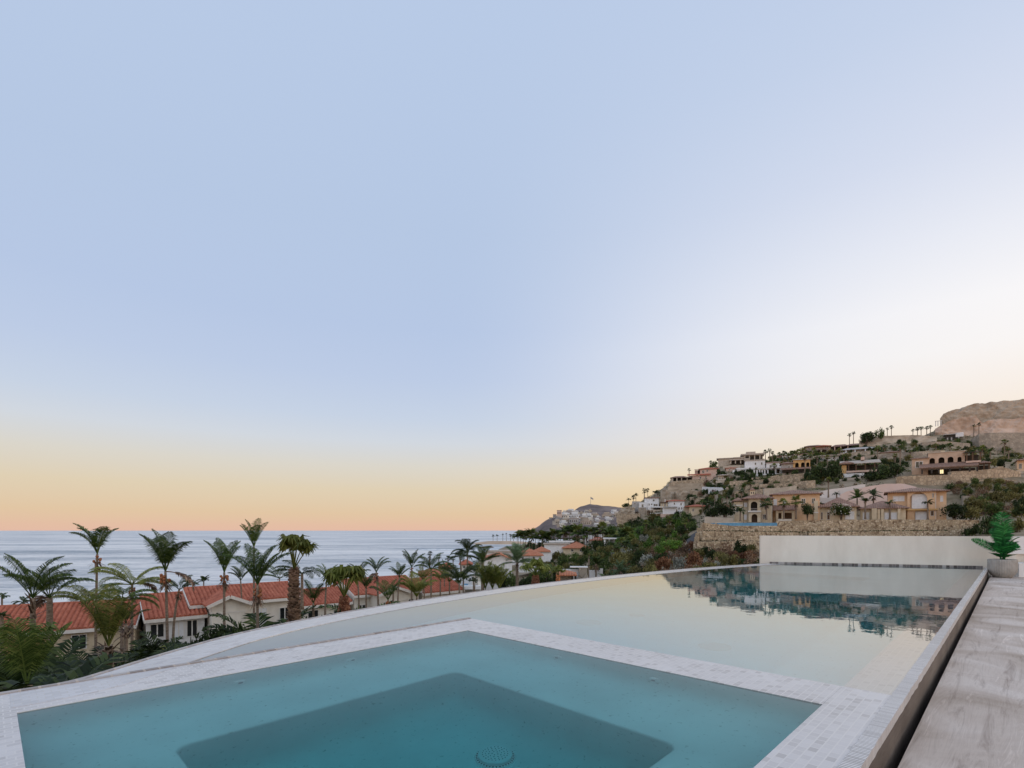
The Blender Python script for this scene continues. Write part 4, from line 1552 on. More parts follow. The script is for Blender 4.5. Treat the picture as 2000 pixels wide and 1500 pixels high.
def stonewall(label, pts, mat='stone', thick=.7, name='retaining_wall', group=None, cat='wall', deep=1.0, auto=False):
    if auto:
        q = []
        for i in range(len(pts) - 1):
            for k in range(4):
                f = k / 4
                q.append(tuple(a * (1 - f) + b_ * f for a, b_ in zip(pts[i], pts[i + 1])))
        pts = q + [pts[-1]]
        ys_ = [hit(p[0], p[2]) - .6 for p in pts]
        ys_ = [sum(ys_[max(0, i - 2):i + 3]) / len(ys_[max(0, i - 2):i + 3]) - .4 for i in range(len(ys_))]
        pts = [(p[0], p[1], p[2], y) for p, y in zip(pts, ys_)]
    """pts: (px, top row, bottom row, Y)"""
    c = W(sum(p[0] for p in pts) / len(pts), sum(p[2] for p in pts) / len(pts), sum(p[3] for p in pts) / len(pts))
    mb = MB()
    F = [(W(p[0], p[1], p[3]), W(p[0], p[2], p[3]) - Vector((0, 0, deep))) for p in pts]
    G = []
    for i, (a, b_) in enumerate(F):
        dv = F[min(i + 1, len(F) - 1)][0] - F[max(i - 1, 0)][0]
        nrm = Vector((-dv.y, dv.x, 0)).normalized() * thick
        G.append((a + nrm, b_ + nrm))
    n = len(F)
    vs = [tuple(q - c) for q in [f[0] for f in F] + [f[1] for f in F] + [g_[0] for g_ in G] + [g_[1] for g_ in G]]
    fs = []
    for i in range(n - 1):
        fs += [(n + i, n + i + 1, i + 1, i), (i, i + 1, 2 * n + i + 1, 2 * n + i), (2 * n + i, 2 * n + i + 1, 3 * n + i + 1, 3 * n + i), (3 * n + i, 3 * n + i + 1, n + i + 1, n + i)]
    fs += [(0, 2 * n, 3 * n, n), (n - 1, 2 * n - 1, 4 * n - 1, 3 * n - 1)]
    mb.add(vs, fs)
    o = mb.build(name, M[mat])
    o.location = c
    return tag(o, label, cat, group)


def rockface(label, pts, mat, slope=.5, amp=1.2, name='cliff', cat='cliff', freq=.12, rows=16, seed=0, deep=1.5):
    """rugged natural face between a top and a bottom line, leaning back by slope"""
    P_ = []
    for i in range(len(pts) - 1):
        for k in range(12):
            f = k / 12
            P_.append([a * (1 - f) + b_ * f for a, b_ in zip(pts[i], pts[i + 1])])
    P_.append(list(pts[-1]))
    c = W(sum(p[0] for p in pts) / len(pts), sum(p[2] for p in pts) / len(pts), sum(p[3] for p in pts) / len(pts))
    vs, fs = [], []
    n = len(P_)
    for (px, yt, yb, Y) in P_:
        top, bot = W(px, yt, Y), W(px, yb, Y)
        H = top.z - bot.z
        back = Vector((px - 1000, 1000, 0)).normalized()
        for r in range(rows + 3):
            t = min(1, r / rows)
            q = bot.lerp(top, t) + back * (slope * H * t) * 1.0
            q.z = bot.z + (top.z - bot.z) * t * (1 + slope * H / Y * 0)
            if r == 0:
                q.z -= deep
            if r > rows:
                q = top + back * (slope * H + (r - rows) * 5)
                q.z -= (r - rows) * .8
            d = noise.noise(q * freq + Vector((seed, 0, 0))) * amp + noise.noise(q * freq * 3.1) * amp * .5 + noise.noise(q * freq * 8) * amp * .22
            q = q - back * d + Vector((0, 0, .35 * d if 0 < r else 0))
            vs.append(q - c)
    m_ = rows + 3
    for i in range(n - 1):
        for r in range(m_ - 1):
            a = i * m_ + r
            fs.append((a, a + m_, a + m_ + 1, a + 1))
    mb = MB()
    mb.add(vs, fs)
    o = mb.build(name, M[mat], smooth=False)
    o.location = c
    return structure(tag(o, label, cat))


# ---- row of red-roofed townhouses on the left
ND = Vector((.65, -.76))
RD = Vector((.76, .65))
R0 = Vector((-34.7, 52.6))
RZ = math.atan2(.65, .76)


def corrugated(mb, x0, x1, ya, za, yb, zb, pitch=.37, amp=.10, th=.12):
    """barrel-tile slope between eave line (ya, za) and ridge line (yb, zb)"""
    n = max(4, int((x1 - x0) / pitch * 6))
    vs, fs = [], []
    sl = Vector((0, yb - ya, zb - za)).normalized()
    nr = Vector((1, 0, 0)).cross(sl)
    if nr.z < 0:
        nr = -nr
    for i in range(n + 1):
        x = x0 + (x1 - x0) * i / n
        h = amp * abs(math.sin(math.pi * (x - x0) / pitch)) * 1.6
        for (yy, zz) in ((ya, za), (yb, zb)):
            vs.append((x, yy + nr.y * h, zz + nr.z * h + .02))
        for (yy, zz) in ((ya, za), (yb, zb)):
            vs.append((x, yy, zz - th))
    for i in range(n):
        a, c = i * 4, i * 4 + 4
        fs += [(a, c, c + 1, a + 1), (a + 2, a + 3, c + 3, c + 2), (a, a + 2, c + 2, c)]
    fs += [(0, 1, 3, 2), (n * 4, n * 4 + 2, n * 4 + 3, n * 4 + 1)]
    mb.add(vs, fs)


def townhouse(label, o, s0, s1, zr, run, drop, zg, wall='whitewarm', bays=(), wins=(), rd=RD, nd=ND, back=4.0, roof='redroof', extra=None, group='attached red-roofed townhouses'):
    L = s1 - s0
    p = o + rd * (s0 + L / 2)
    rz = math.atan2(rd.y, rd.x)
    t = thing('townhouse', label, 'house', (p.x, p.y, zg), rz, group)
    H = zr - zg
    ov = .55
    mb = MB()
    mb.box(-L / 2 + .15, L / 2 - .15, -run + ov, back - ov, -2, H - drop - .02)
    # gable infill
    for sx_ in (-L / 2 + .15, L / 2 - .4):
        mb.add([(sx_, -run + ov, H - drop - .02), (sx_ + .25, -run + ov, H - drop - .02), (sx_ + .25, back - ov, H - drop - .02), (sx_, back - ov, H - drop - .02), (sx_, 0, H - .16), (sx_ + .25, 0, H - .16)],
               [(0, 4, 3), (1, 2, 5), (0, 1, 5, 4), (3, 4, 5, 2)])
    mb.build('wall', M[wall], t)
    mb = MB()
    corrugated(mb, -L / 2, L / 2, -run, H - drop, 0, H)
    corrugated(mb, -L / 2, L / 2, back, H - drop * back / run, 0, H)
    mb.tube([(-L / 2, 0, H + .05), (L / 2, 0, H + .05)], .12, 8)
    mb.build('roof', M[roof], t)
    mb = MB()
    mb.box(-L / 2 - .05, L / 2 + .05, -run - .03, -run + .10, H - drop - .34, H - drop - .03)
    for sx_ in (-L / 2 - .09, L / 2 + .02):
        mb.obox((sx_ + .035, -run, H - drop - .14), (sx_ + .035, 0, H - .14), .07, .26)
    mb.build('fascia', M['trim'], t)
    yf = -run + ov
    for (xc, bl, proj, dz, bz, gdrop) in bays:
        # projecting bay with its own small gable facing the pool
        x0, x1 = xc - bl / 2, xc + bl / 2
        ye = yf - proj
        ze = H - drop - bz
        mb = MB()
        mb.box(x0, x1, ye, yf + .1, -2, ze)
        mb.add([(x0, ye, ze), (x1, ye, ze), (xc, ye, ze + gdrop), (x0, ye + .3, ze), (x1, ye + .3, ze), (xc, ye + .3, ze + gdrop)], [(0, 1, 2), (3, 5, 4), (0, 2, 5, 3), (1, 4, 5, 2)])
        mb.build('bay_wall', M[wall], t)
        mb = MB()
        for sg in (-1, 1):
            a = Vector((xc + sg * (bl / 2 + .5), 0, ze - .5 * gdrop / (bl / 2)))
            b_ = Vector((xc, 0, ze + gdrop))
            nn = 14
            vs, fs = [], []
            depth_ = proj + 3.2
            for i in range(nn * 3 + 1):
                yy = ye - .5 + depth_ * i / (nn * 3)
                hh = .05 * abs(math.sin(i * math.pi / 3))
                for q in (a, b_):
                    vs.append((q.x, yy, q.z + .12 + hh))
                for q in (a, b_):
                    vs.append((q.x, yy, q.z + .02))
            for i in range(nn * 3):
                c_, d_ = i * 4, i * 4 + 4
                fs += [(c_, d_, d_ + 1, c_ + 1), (c_ + 2, c_ + 3, d_ + 3, d_ + 2), (c_, c_ + 2, d_ + 2, d_)]
            fs += [(0, 1, 3, 2), (nn * 12, nn * 12 + 2, nn * 12 + 3, nn * 12 + 1)]
            mb.add(vs, fs)
        mb.build('bay_roof', M[roof], t)
        mb = MB()
        for sg in (-1, 1):
            mb.obox((xc + sg * (bl / 2 + .5), ye - .56, ze - .5 * gdrop / (bl / 2)), (xc + sg * .03, ye - .56, ze + gdrop), .1, .3)
        mb.box(x0 - .04, x1 + .04, ye - .05, ye - .003, ze - 1.0, ze - .86)
        mb.build('bay_trim', M['trim'], t)
    for (xc, zc, w, h, kind) in wins:
        mb = MB()
        f = .07
        x0, x1, z0, z1 = xc - w / 2, xc + w / 2, zc - h / 2, zc + h / 2
        mb.box(x0 - f, x0, yf - .07, yf + .03, z0 - f, z1 + f)
        mb.box(x1, x1 + f, yf - .07, yf + .03, z0 - f, z1 + f)
        mb.box(x0, x1, yf - .07, yf + .03, z1, z1 + f)
        mb.box(x0, x1, yf - .07, yf + .03, z0 - f, z0)
        mb.box(xc - f * .7, xc + f * .7, yf - .06, yf + .03, z0, z1)
        o_ = mb.build('window' if kind != 'door' else 'door', M['frame'] if kind != 'door' else M['shutter'], t)
        mb = MB()
        mb.box(x0 + .004, x1 - .004, yf - .03, yf + .02, z0 + .004, z1 - .004)
        mb.build('pane', M['glass'] if kind != 'shut' else M['shutter'], o_)
    return t


townhouse('lowest red tiled townhouse of the row, left wing behind the coconut palms', R0, -2.9, 2.1, -5.35, 5.0, 1.75, -11.2, 'white', wins=[(-1.5, 2.9, 1.0, 1.2, 'w'), (1.3, 2.8, .8, 1.5, 'w'), (.2, 2.8, .8, 1.5, 'shut')])
townhouse('long red tiled townhouse with a white gabled bay, behind two tall coconut palms', R0, .8, 11.2, -4.95, 4.0, 1.3, -11.2, 'whitewarm', bays=[(-2.2, 3.0, 2.6, 0, -.2, .65)],
          wins=[(-4.1, 2.9, 1.2, 1.2, 'w'), (1.4, 3.0, 1.0, 1.9, 'shut'), (3.8, 3.2, 1.0, 1.2, 'w')])
townhouse('red tiled townhouse partly hidden by the thick shaggy palm trunk', R0, 11.4, 17.2, -6.0, 4.2, 1.3, -11.6, 'whitewarm', wins=[(-1.5, 3.0, 1.1, 1.2, 'w'), (1.4, 2.8, 1.0, 1.2, 'w')])
townhouse('red tiled townhouse right of the thick palm with a white gabled bay', R0, 17.4, 26.5, -5.1, 4.4, 1.5, -11.9, 'whitewarm', bays=[(-.5, 3.8, 2.8, 0, -.2, .7)],
          wins=[(-3.4, 3.4, 1.1, 1.2, 'w'), (3.2, 3.4, .8, 1.5, 'w')])
townhouse('last red tiled townhouse at the right end of the row with a narrow dark window', R0, 26.7, 33.2, -5.6, 4.4, 1.5, -12.3, 'whitewarm', wins=[(-1.2, 3.6, .8, 1.5, 'w'), (1.6, 3.6, .8, 1.5, 'w')])
# nearer yellow house at the far left
LD = Vector((.88, .475)).normalized()
LN = Vector((LD.y, -LD.x))
L0 = Vector((-47.0, 44.6))
townhouse('yellow house with long red tiled roof at the far left behind the near palms', L0, -6, 12.2, -5.7, 4.6, 1.75, -11.4, 'cream', wins=[(5.0, 2.75, .95, 1.15, 'w'), (-6.5, 2.6, 1.0, 1.2, 'w')], rd=LD, nd=LN, group='red-roofed houses')
t = thing('porch', 'small terracotta roofed porch in front of the yellow house', 'porch', (-34.6, 36.2, -11), math.atan2(LD.y, LD.x))
mb = MB()
mb.hip(-5.2, 1.0, -1.8, 2.4, 3.75, 4.75, .5, .15)
mb.build('roof', M['orangeroof'], t)
mb = MB()
mb.box(-4.8, -1.2, -.9, 1.9, -2, 3.749)
mb.build('wall', M['cream'], t)
for x in (-.9, .6):
    mb = MB()
    mb.box(x - .18, x + .18, -1.3, -.95, -2, 3.749)
    mb.build('column', M['whitewarm'], t)
mb = MB()
mb.box(-1.18, .8, 1.7, 1.9, -2, 3.74)
mb.build('inner_wall', M['dark'], t)


# ---- villas along the stone terrace on the right
YV = 117
v = Bld('villa', 'cream two-storey villa with arched balcony and small cupola beside the blue pool', 'villa', 1478, 1020, YV)
v.wall(1452, 1508, 974, 1020, 'cream', 2.0, 9)
v.arcade(1462, 1486, 974, 998, [(1466.5, 1479.5)], 985, 'cream', .6, .35, back=1.38, deep=0)
v.box('balcony', 1461, 1487, 997, 1000, .3, 1.99, 'trim')
v.arcade(1462, 1486, 1000.2, 1020, [(1468, 1479.5)], 1009, 'cream', .6, .35, part='porch_arch', back=1.38, backmat='wood', deep=0)
v.hip(1448, 1512, 962, 974, 'oldroof', -.2, 9.6)
v.box('railing', 1466.5, 1479.5, 993, 994, .7, .76, 'metal')
v.win(1453, 1459.5, 980, 989, 2, 'shutter')
v.win(1453, 1459, 1004, 1015, 2, 'shutter', part='door')
v.win(1484.5, 1487, 983, 987, .6)
v.win(1490, 1497, 981, 990, 2)
v.win(1490, 1497, 1004, 1014, 2, part='door')
c_ = v.box('cupola', 1465.5, 1475, 956, 970, 2.5, 3.6, 'cream')
mb = MB()
mb.hip(v.x(1464), v.x(1476.5), 2.3, 3.8, v.z(955.8), v.z(950.5), .5, .08)
mb.build('cupola_roof', M['oldroof'], c_)
for p in (1467.5, 1471.5):
    mb = MB()
    mb.box(v.x(p), v.x(p + 1.8), 2.47, 2.52, v.z(963), v.z(959))
    mb.build('vent', M['dark'], c_)
v = Bld('villa_wing', 'low cream wing with a brown roof left of the cupola villa', 'villa wing', 1442, 1018, YV + 3)
v.wall(1434, 1451, 980, 1018, 'cream', 0, 6)
v.hip(1430, 1453, 971, 979, 'oldroof', -.6, 6.5)
v.box('cornice', 1433, 1450.5, 986, 988, -.15, -.003, 'trim')
v.win(1437, 1442, 992, 1000, 0)

v = Bld('villa', 'peach villa with tall white shutters and a columned porch', 'villa', 1550, 1018, YV + 2)
v.wall(1508, 1600, 966, 1018, 'peach', 0, 8)
v.hip(1502, 1606, 955, 966, 'oldroof', -.7, 8.5)
v.win(1510, 1517, 974, 992, 0, 'shutter')
v.win(1529, 1535, 975, 988, 0, 'shutter')
v.win(1565, 1573, 974, 984, 0)
v.win(1585, 1592, 974, 984, 0)
v.shed(1508, 1556, 988, 998, -3.2, -.01)
v.posts([1517, 1528, 1548], 998, 1018, -2.9, 'cream', .5)
v.box('beam', 1514, 1551, 999.3, 1001.5, -2.95, -2.5, 'cream')
v.box('porch_back', 1516, 1550, 1002, 1018, -.3, -.003, 'wood')
v.box('planter_wall', 1518, 1545, 1014, 1024, -3.6, -3.0, 'whitewarm')

v = Bld('villa_wing', 'long low cream wing with a wavy brown roof behind the white-flowering tree', 'villa wing', 1625, 1016, YV - 1)
v.wall(1562, 1672, 990, 1016, 'cream', 0, 8)
v.hip(1558, 1612, 976, 990, 'oldroof', -.7, 6.5)
v.hip(1598, 1678, 970, 991, 'oldroof', -1.0, 10)
v.box('chimney', 1589, 1597, 978, 1015, -1.2, -.2, 'cream')
v.box('cornice', 1588, 1598, 1000, 1002, -1.3, -1.203, 'trim')
v.win(1603, 1607, 1000, 1015, 0, 'wood', part='door')
v.win(1615, 1621, 1000, 1015, 0, 'wood', part='door')
v.win(1650, 1668, 999, 1015, 0, 'shutter', part='garage_door')

v = Bld('villa_wing', 'low cream garage wing with brown roof left of the orange villa', 'villa wing', 1717, 1016, YV - 1)
v.wall(1680, 1768, 994, 1016, 'cream', 0, 7)
v.hip(1676, 1775, 977, 994, 'oldroof', -.8, 8)
v.box('wall_pier', 1702, 1712, 993, 1015, -1.2, -.003, 'cream')
v.win(1684, 1698, 1000, 1015, 0, 'shutter', part='garage_door')
v.win(1727, 1752, 1001, 1015, 0, 'shutter', part='garage_door')
v.posts([1716, 1723, 1755], 994.5, 1015, -.7, 'cream', .5)

v = Bld('villa', 'orange two-storey villa with a wide white arch and brown hipped roof', 'villa', 1790, 1016, YV)
v.wall(1733, 1848, 961, 1016, 'peach', .9, 9)
v.arcade(1772, 1828, 961, 994, [(1777, 1811)], 975, 'peach', 0, .3, back=0, part='arch_wall')
v.box('arch_screen', 1781, 1811, 965, 993, .6, .8, 'shutter')
v.box('balcony', 1770, 1830, 994, 997, -.5, .89, 'ochre')
v.hip(1725, 1854, 950, 961, 'oldroof', -.6, 10)
v.win(1743, 1767, 967, 978, .9, 'shutter')
v.arcade(1772, 1828, 997.3, 1016, [(1786, 1812)], 1003.5, 'peach', 0, .3, back=0, part='porch_arch')
v.box('garage_door', 1788, 1812, 999, 1015, .6, .8, 'shutter')
v.win(1820.5, 1823.5, 964, 973, 0, 'wood')
v.win(1817, 1824, 998, 1008, 0, 'wood')
v.win(1836, 1842, 969, 981, .9, 'shutter')
v.box('downpipe', 1826.5, 1827.5, 964, 1015, -.12, -.003, 'trim')

# stone terraces below the villas
stonewall('upper stone terrace wall under the villas and right of the blue pool', [(1516, 1018, 1041, 114), (1600, 1016, 1041, 113), (1720, 1015, 1042, 112), (1840, 1015, 1042, 111), (1912, 1016, 1036, 112)], 'stone', 1.0)
stonewall('narrow lower course of stone wall just above the white pool wall', [(1580, 1040, 1052, 109), (1725, 1037.5, 1052, 108), (1855, 1037, 1052, 108)], 'stone', .8)
stonewall('top tier of stone wall holding the blue pool', [(1368, 1021, 1037, 113), (1372, 1021, 1037, 112), (1440, 1028, 1038, 111.5), (1530, 1027, 1040, 111.5), (1585, 1030, 1041, 112.5)], 'stone', 1.0)
stonewall('middle tier of stone wall below the blue pool', [(1366, 1038, 1057, 110.5), (1372, 1037, 1057, 109.5), (1440, 1038, 1058, 109), (1560, 1040, 1058, 109)], 'stone', .9)
stonewall('bottom tier of stone wall left of the white pool wall', [(1354, 1058, 1075, 108), (1362, 1058, 1077, 107), (1430, 1057, 1077, 106.5), (1520, 1058, 1078, 106.5)], 'stone', .9)
for i, (px, yt, yb, Y) in enumerate(((1364, 1031, 1039, 111.5), (1361, 1041, 1049, 110.3), (1359, 1049, 1059, 109.2))):
    stonewall(('highest', 'middle', 'lowest')[i] + ' small stepped stone block at the left end of the terrace walls', [(px - 3, yt, yb, Y + .6), (px + 4, yt, yb, Y), (px + 7, yt, yb, Y + .3)], 'stone', 1.2, 'stone_block', 'stepped stone blocks')
stonewall('low pinkish parapet wall behind the blue pool under dark trees', [(1377, 1010, 1020, 118), (1432, 1011, 1020, 118)], 'beige', .5, 'garden_wall')
stonewall('cream low parapet at the left of the blue pool', [(1398, 1020, 1026, 113.5), (1442, 1020, 1026, 113)], 'cream', .5, 'garden_wall')
t = thing('raised_pool', 'bright blue raised infinity pool in front of the cream villa', 'swimming pool', W(1462, 1026, 112))
s_ = .112
M['bluetile'] = pmat('blue_pool_tile', (.045, .20, .36), (.09, .30, .48), 1.2, .3, 0, spec=.5)
mb = MB()
mb.box((1405 - 1462) * s_, (1518 - 1462) * s_, 0, 5, -.6, .55)
mb.build('basin', M['bluetile'], t)
mb = MB()
mb.box((1403 - 1462) * s_, (1520 - 1462) * s_, -.18, -.003, -.9, -.12)
mb.build('ledge', M['stone'], t)
rockface('pale pink graded earth slope behind the villas', [(1640, 966, 972, 138), (1655, 958, 978, 139), (1690, 948, 980, 141), (1730, 942, 980, 143), (1765, 942, 978, 144), (1790, 950, 972, 144)], 'palepink', .8, .5, 'bare_slope', 'slope', .08)
rockface('whitish graded earth slope left of the pink one', [(1572, 966, 970, 146), (1600, 960, 972, 146), (1625, 954, 974, 146), (1655, 950, 974, 147), (1690, 944, 970, 148)], 'palegrey', .8, .5, 'bare_slope', 'slope', .08)

# ---- arched villa high on the right and its walls
Y = 163
v = Bld('villa', 'peach villa with four dark arches above a long dark veranda', 'villa', 1845, 926, Y)
v.wall(1779, 1812, 893, 926, 'rosebeige', 0, 9)
v.arcade(1812, 1884, 883.5, 908, [(1815, 1826), (1833, 1845), (1851, 1862.5), (1870, 1878)], 897, 'rosebeige', .4, .4, back=3, deep=0)
v.wall(1812, 1884, 908.2, 926, 'beige', 3.0, 9, 3)
v.shed(1776, 1815, 888, 893, -.5, 6, 'oldroof')
v.box('roof_slab', 1811, 1886, 882, 883.4, .2, 6, 'beige')
v.win(1786, 1802, 898, 911, 0)
v.shed(1794, 1907, 905, 915, -4.5, .39, 'oldroof')
v.box('beam', 1797, 1905, 915.6, 917.4, -4.4, -4.0, 'wood')
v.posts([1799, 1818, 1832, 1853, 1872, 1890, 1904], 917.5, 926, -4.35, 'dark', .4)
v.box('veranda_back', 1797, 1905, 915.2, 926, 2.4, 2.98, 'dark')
m, nt, b = newmat('lit_window')
b.inputs['Base Color'].default_value = (.8, .7, .5, 1)
b.inputs['Emission Color'].default_value = (1, .78, .42, 1)
b.inputs['Emission Strength'].default_value = 1.3
M['lit'] = m
v.win(1835, 1843, 917, 925.5, -.6, 'lit')
v.box('roof_turret', 1838, 1846, 879, 881.9, 1, 2, 'cream')
v.shed(1880, 1914, 885, 889, -2.5, 4, 'dark')
v.posts([1886, 1897, 1911], 889, 908, -2.2, 'wood', .35)
v.box('pergola_floor', 1884.5, 1912, 904.5, 908, -2.4, 4, 'pinkwall')
v.box('pergola_back', 1886, 1912, 890, 904, 3.4, 3.8, 'dark')
v = Bld('gazebo', 'dark open gazebo with low tiled roof right of the arched villa', 'gazebo', 1920, 919, Y - 2)
v.hip(1908, 1936, 899, 905, 'oldroof', -.5, 5, .5)
v.posts([1911, 1922, 1932], 905, 919, 0, 'wood', .35)
v.box('back_screen', 1911, 1933, 907, 919, 3.6, 3.9, 'dark')
stonewall('long stone wall below the arched villa', [(1751, 931, 953, 160), (1790, 929, 953, 158), (1862, 927, 954, 157)], 'bigstone', 1.2)
stonewall('upper of two stone tiers right of the arched villa wall', [(1858, 921, 938, 157), (1915, 918, 938, 156), (1962, 913, 938, 156), (1994, 922, 938, 157)], 'bigstone', 1.5)
stonewall('lower of two stone tiers right of the arched villa wall', [(1860, 938, 955, 154), (1930, 937, 957, 153), (1996, 938, 958, 153), (2010, 940, 960, 154)], 'bigstone', 1.5)
stonewall('small raised stone bastion on top of the terrace right of the arched villa', [(1942, 914, 922, 159), (1950, 911, 922, 158.5), (1960, 911, 922, 158.5)], 'bigstone', 2.5)
stonewall('grey rubble retaining wall above the right-hand shrubs', [(1880, 968, 985, 138), (1940, 972, 990, 135), (2010, 974, 996, 131)], 'greystone', 1.2)

# ---- villas and terraces farther up the hill
Y = 190
v = Bld('villa', 'low yellow villa with a pale roof and open dark terrace', 'villa', 1680, 930, Y)
v.wall(1643, 1653, 907, 930, 'ochre', 0, 8)
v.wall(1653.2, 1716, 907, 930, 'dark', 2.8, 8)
v.shed(1640, 1720, 896, 906, -1.2, 7, 'flatroof')
v.hip(1638, 1668, 898, 905, 'oldroof', -1.6, 6)
v.box('terrace_edge', 1652, 1712, 919, 922.5, -1.0, 2.5, 'pinkwall')
v.posts([1657, 1672, 1690, 1708], 906, 919, -.4, 'wood', .4)
v.box('cupola', 1683, 1690, 890, 896, 4, 6, 'pinkwall')
v.box('garage_wall', 1646, 1688, 924, 931, -.6, -.01, 'white')
stonewall('pale low wall below the yellow villa with the open terrace', [(1620, 938, 944, 184), (1660, 934, 941, 184), (1700, 928, 938, 184)], 'flatroof', .8, 'garden_wall')
Y = 228
v = Bld('villa', 'yellow villa with three dark arches and a grey side wing', 'villa', 1552, 920, Y)
v.wall(1526, 1549, 905, 920, 'greywall', .3, 9)
v.arcade(1549, 1582, 899, 917, [(1553, 1560), (1564.5, 1571.5), (1574.5, 1580.5)], 907, 'ochre', 0, .4, back=3.2)
v.hip(1523, 1552, 900, 905, 'oldroof', -.8, 8)
v.hip(1547, 1586, 896, 899, 'flatroof', -.6, 8, .3)
v.win(1538, 1543, 909, 917, .3)
v.shed(1524, 1584, 914, 918, -3, -.01, 'oldroof')
v.box('under_veranda', 1526, 1582, 918.6, 922, -1.6, -.3, 'dark')
Y = 262
v = Bld('villa', 'white villa with small dark windows above a columned white veranda', 'villa', 1505, 926, Y)
v.wall(1497, 1528, 904, 926, 'white', 0, 9)
v.hip(1495, 1531, 900, 904, 'oldroof', -.6, 9)
v.win(1503, 1507, 908, 914, 0)
v.win(1514, 1518, 908, 914, 0)
v.shed(1478, 1530, 914, 918, -5, -.01, 'flatroof')
v.posts([1472.5, 1478, 1483, 1488, 1493, 1499, 1506, 1514, 1523], 918.3, 931, -4.7, 'white', .6)
v.box('veranda_back', 1471, 1528, 918.5, 930, -1.2, -.6, 'dark')
v.box('veranda_wall', 1470, 1528, 927, 932, -5.0, -4.72, 'white')
Y = 285
v = Bld('villa', 'white flat-roofed villa with an arcade on a stone bastion', 'villa', 1460, 918, Y)
v.wall(1455, 1494, 900, 918, 'white', 0, 9)
v.wall(1460, 1478, 898, 901, 'white', 2, 8, 0)
v.box('roof', 1453, 1496, 898.6, 899.9, -.5, 1.9, 'flatroof')
v.win(1474, 1477, 904, 909, 0)
v.win(1486, 1489, 904, 909, 0)
v.arcade(1430.5, 1456, 918, 930, [(1433, 1438.5), (1440.5, 1446), (1448, 1453.5)], 923, 'white', -3, .4, back=3.5)
v.box('arcade_roof', 1437, 1472, 914.5, 917.8, -3.3, .0, 'white')
v.wall(1456.3, 1478, 918, 930, 'white', -1.5, 3)
v.win(1460, 1464, 920, 926, -1.5)
stonewall('round stone bastion below the white arcade', [(1418, 927, 950, 279), (1424, 926, 950, 277.5), (1434, 926, 950, 277.5), (1441, 931, 950, 278), (1475, 931, 948, 277)], 'greystone', 2.0)
Y = 300
v = Bld('villa', 'pink two-storey villa with red roof on the cliff', 'villa', 1385, 930, Y)
v.wall(1367, 1400, 915, 932, 'pinkwall', 0, 9)
v.hip(1364, 1404, 911, 916, 'redroof', -.8, 10)
v.box('balcony_recess', 1357, 1367, 917.2, 924, 1.5, 2, 'dark')
v.shed(1356, 1368, 914.5, 917, -.8, 5, 'oldroof')
v.posts([1357.5, 1361], 917.2, 926, -.3, 'pinkwall', .5)
v.win(1371, 1376, 918, 924, 0)
v.win(1380, 1383, 917, 922, 0)
v.wall(1352, 1392, 929, 940, 'pinkwall', -3.5, 0, 1)
v.shed(1342, 1388, 925.5, 929, -4.5, -.01, 'redroof')
v.win(1366, 1369, 931, 936, -3.5)
v.win(1377, 1380, 931, 936, -3.5)
Y = 305
v = Bld('villa', 'low beige villa with dark open front at the cliff edge', 'villa', 1330, 941, Y)
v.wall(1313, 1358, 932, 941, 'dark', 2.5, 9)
v.hip(1309, 1345, 928.5, 933, 'oldroof', -.8, 9, .3)
v.hip(1338, 1362, 929.5, 933.5, 'flatroof', -1.5, 7, .3)
v.posts([1313.5, 1322, 1331, 1342, 1352], 933, 941, -.4, 'beige', .6)
v.wall(1310, 1315, 932, 941, 'beige', 0, 8)
Y = 340
v = Bld('villa', 'long flat-roofed beige villa stepping along the left skyline', 'villa', 1440, 903, Y)
v.wall(1402, 1428, 895, 905, 'beige', 0, 8)
v.box('roof', 1399, 1431, 893.4, 894.9, -.8, 9, 'flatroof')
v.wall(1426, 1452, 894, 900, 'beige', 3, 10)
v.box('roof', 1431.2, 1454, 892, 893.9, 2, 11, 'flatroof')
v.wall(1451, 1490, 889.5, 900, 'beige', 3.5, 12)
v.box('roof', 1447, 1493, 886.6, 889.4, 1, 13, 'flatroof')
v.box('tower_roof', 1458, 1476, 882, 886.5, 4, 10, 'flatroof')
v.posts([1455, 1464, 1474, 1484], 889.5, 899, 1.6, 'beige', .6)
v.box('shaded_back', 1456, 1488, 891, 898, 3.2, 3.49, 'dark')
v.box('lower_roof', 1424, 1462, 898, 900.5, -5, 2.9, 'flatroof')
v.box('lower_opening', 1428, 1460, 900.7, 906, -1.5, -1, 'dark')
v.posts([1427, 1436, 1446, 1458], 900.6, 907, -4.5, 'beige', .6)
v.win(1424, 1427, 896.5, 900, 0)
v = Bld('garden_wall', 'curved beige terrace wall under the skyline villa', 'wall', 1430, 915, 322)
v.wall(1412, 1446, 909, 916, 'beige', 0, 2)
v = Bld('cottage', 'small pink cottage with red roof below the skyline villa', 'cottage', 1428, 920, 308)
v.wall(1418, 1438, 914, 922, 'pinkwall', 0, 6)
v.hip(1416, 1440, 911.5, 914.5, 'redroof', -.5, 6.5)
v.win(1424, 1427, 916, 919, 0)
Y = 372
v = Bld('villa', 'long low villa with red roof edge on the central skyline', 'villa', 1598, 880, Y)
v.wall(1573, 1622, 871, 882, 'beige', 2, 10)
v.hip(1570, 1608, 867, 871, 'oldroof', -.6, 10, .3)
v.hip(1592, 1624, 869, 872.5, 'redroof', -1.4, 9, .3)
v.win(1578, 1583, 872.5, 876, 2)
v.win(1588, 1593, 872.5, 876, 2)
v.win(1612, 1618, 873.5, 878, 2)
v.shed(1560, 1616, 876.5, 879.5, -6, -.5, 'oldroof')
v.posts([1562, 1574, 1587, 1603], 879.6, 885, -5.5, 'beige', .6)
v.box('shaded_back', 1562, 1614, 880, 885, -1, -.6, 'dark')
v = Bld('villa', 'low brown-roofed villa on the skyline left of the pine clump', 'villa', 1650, 876, 368)
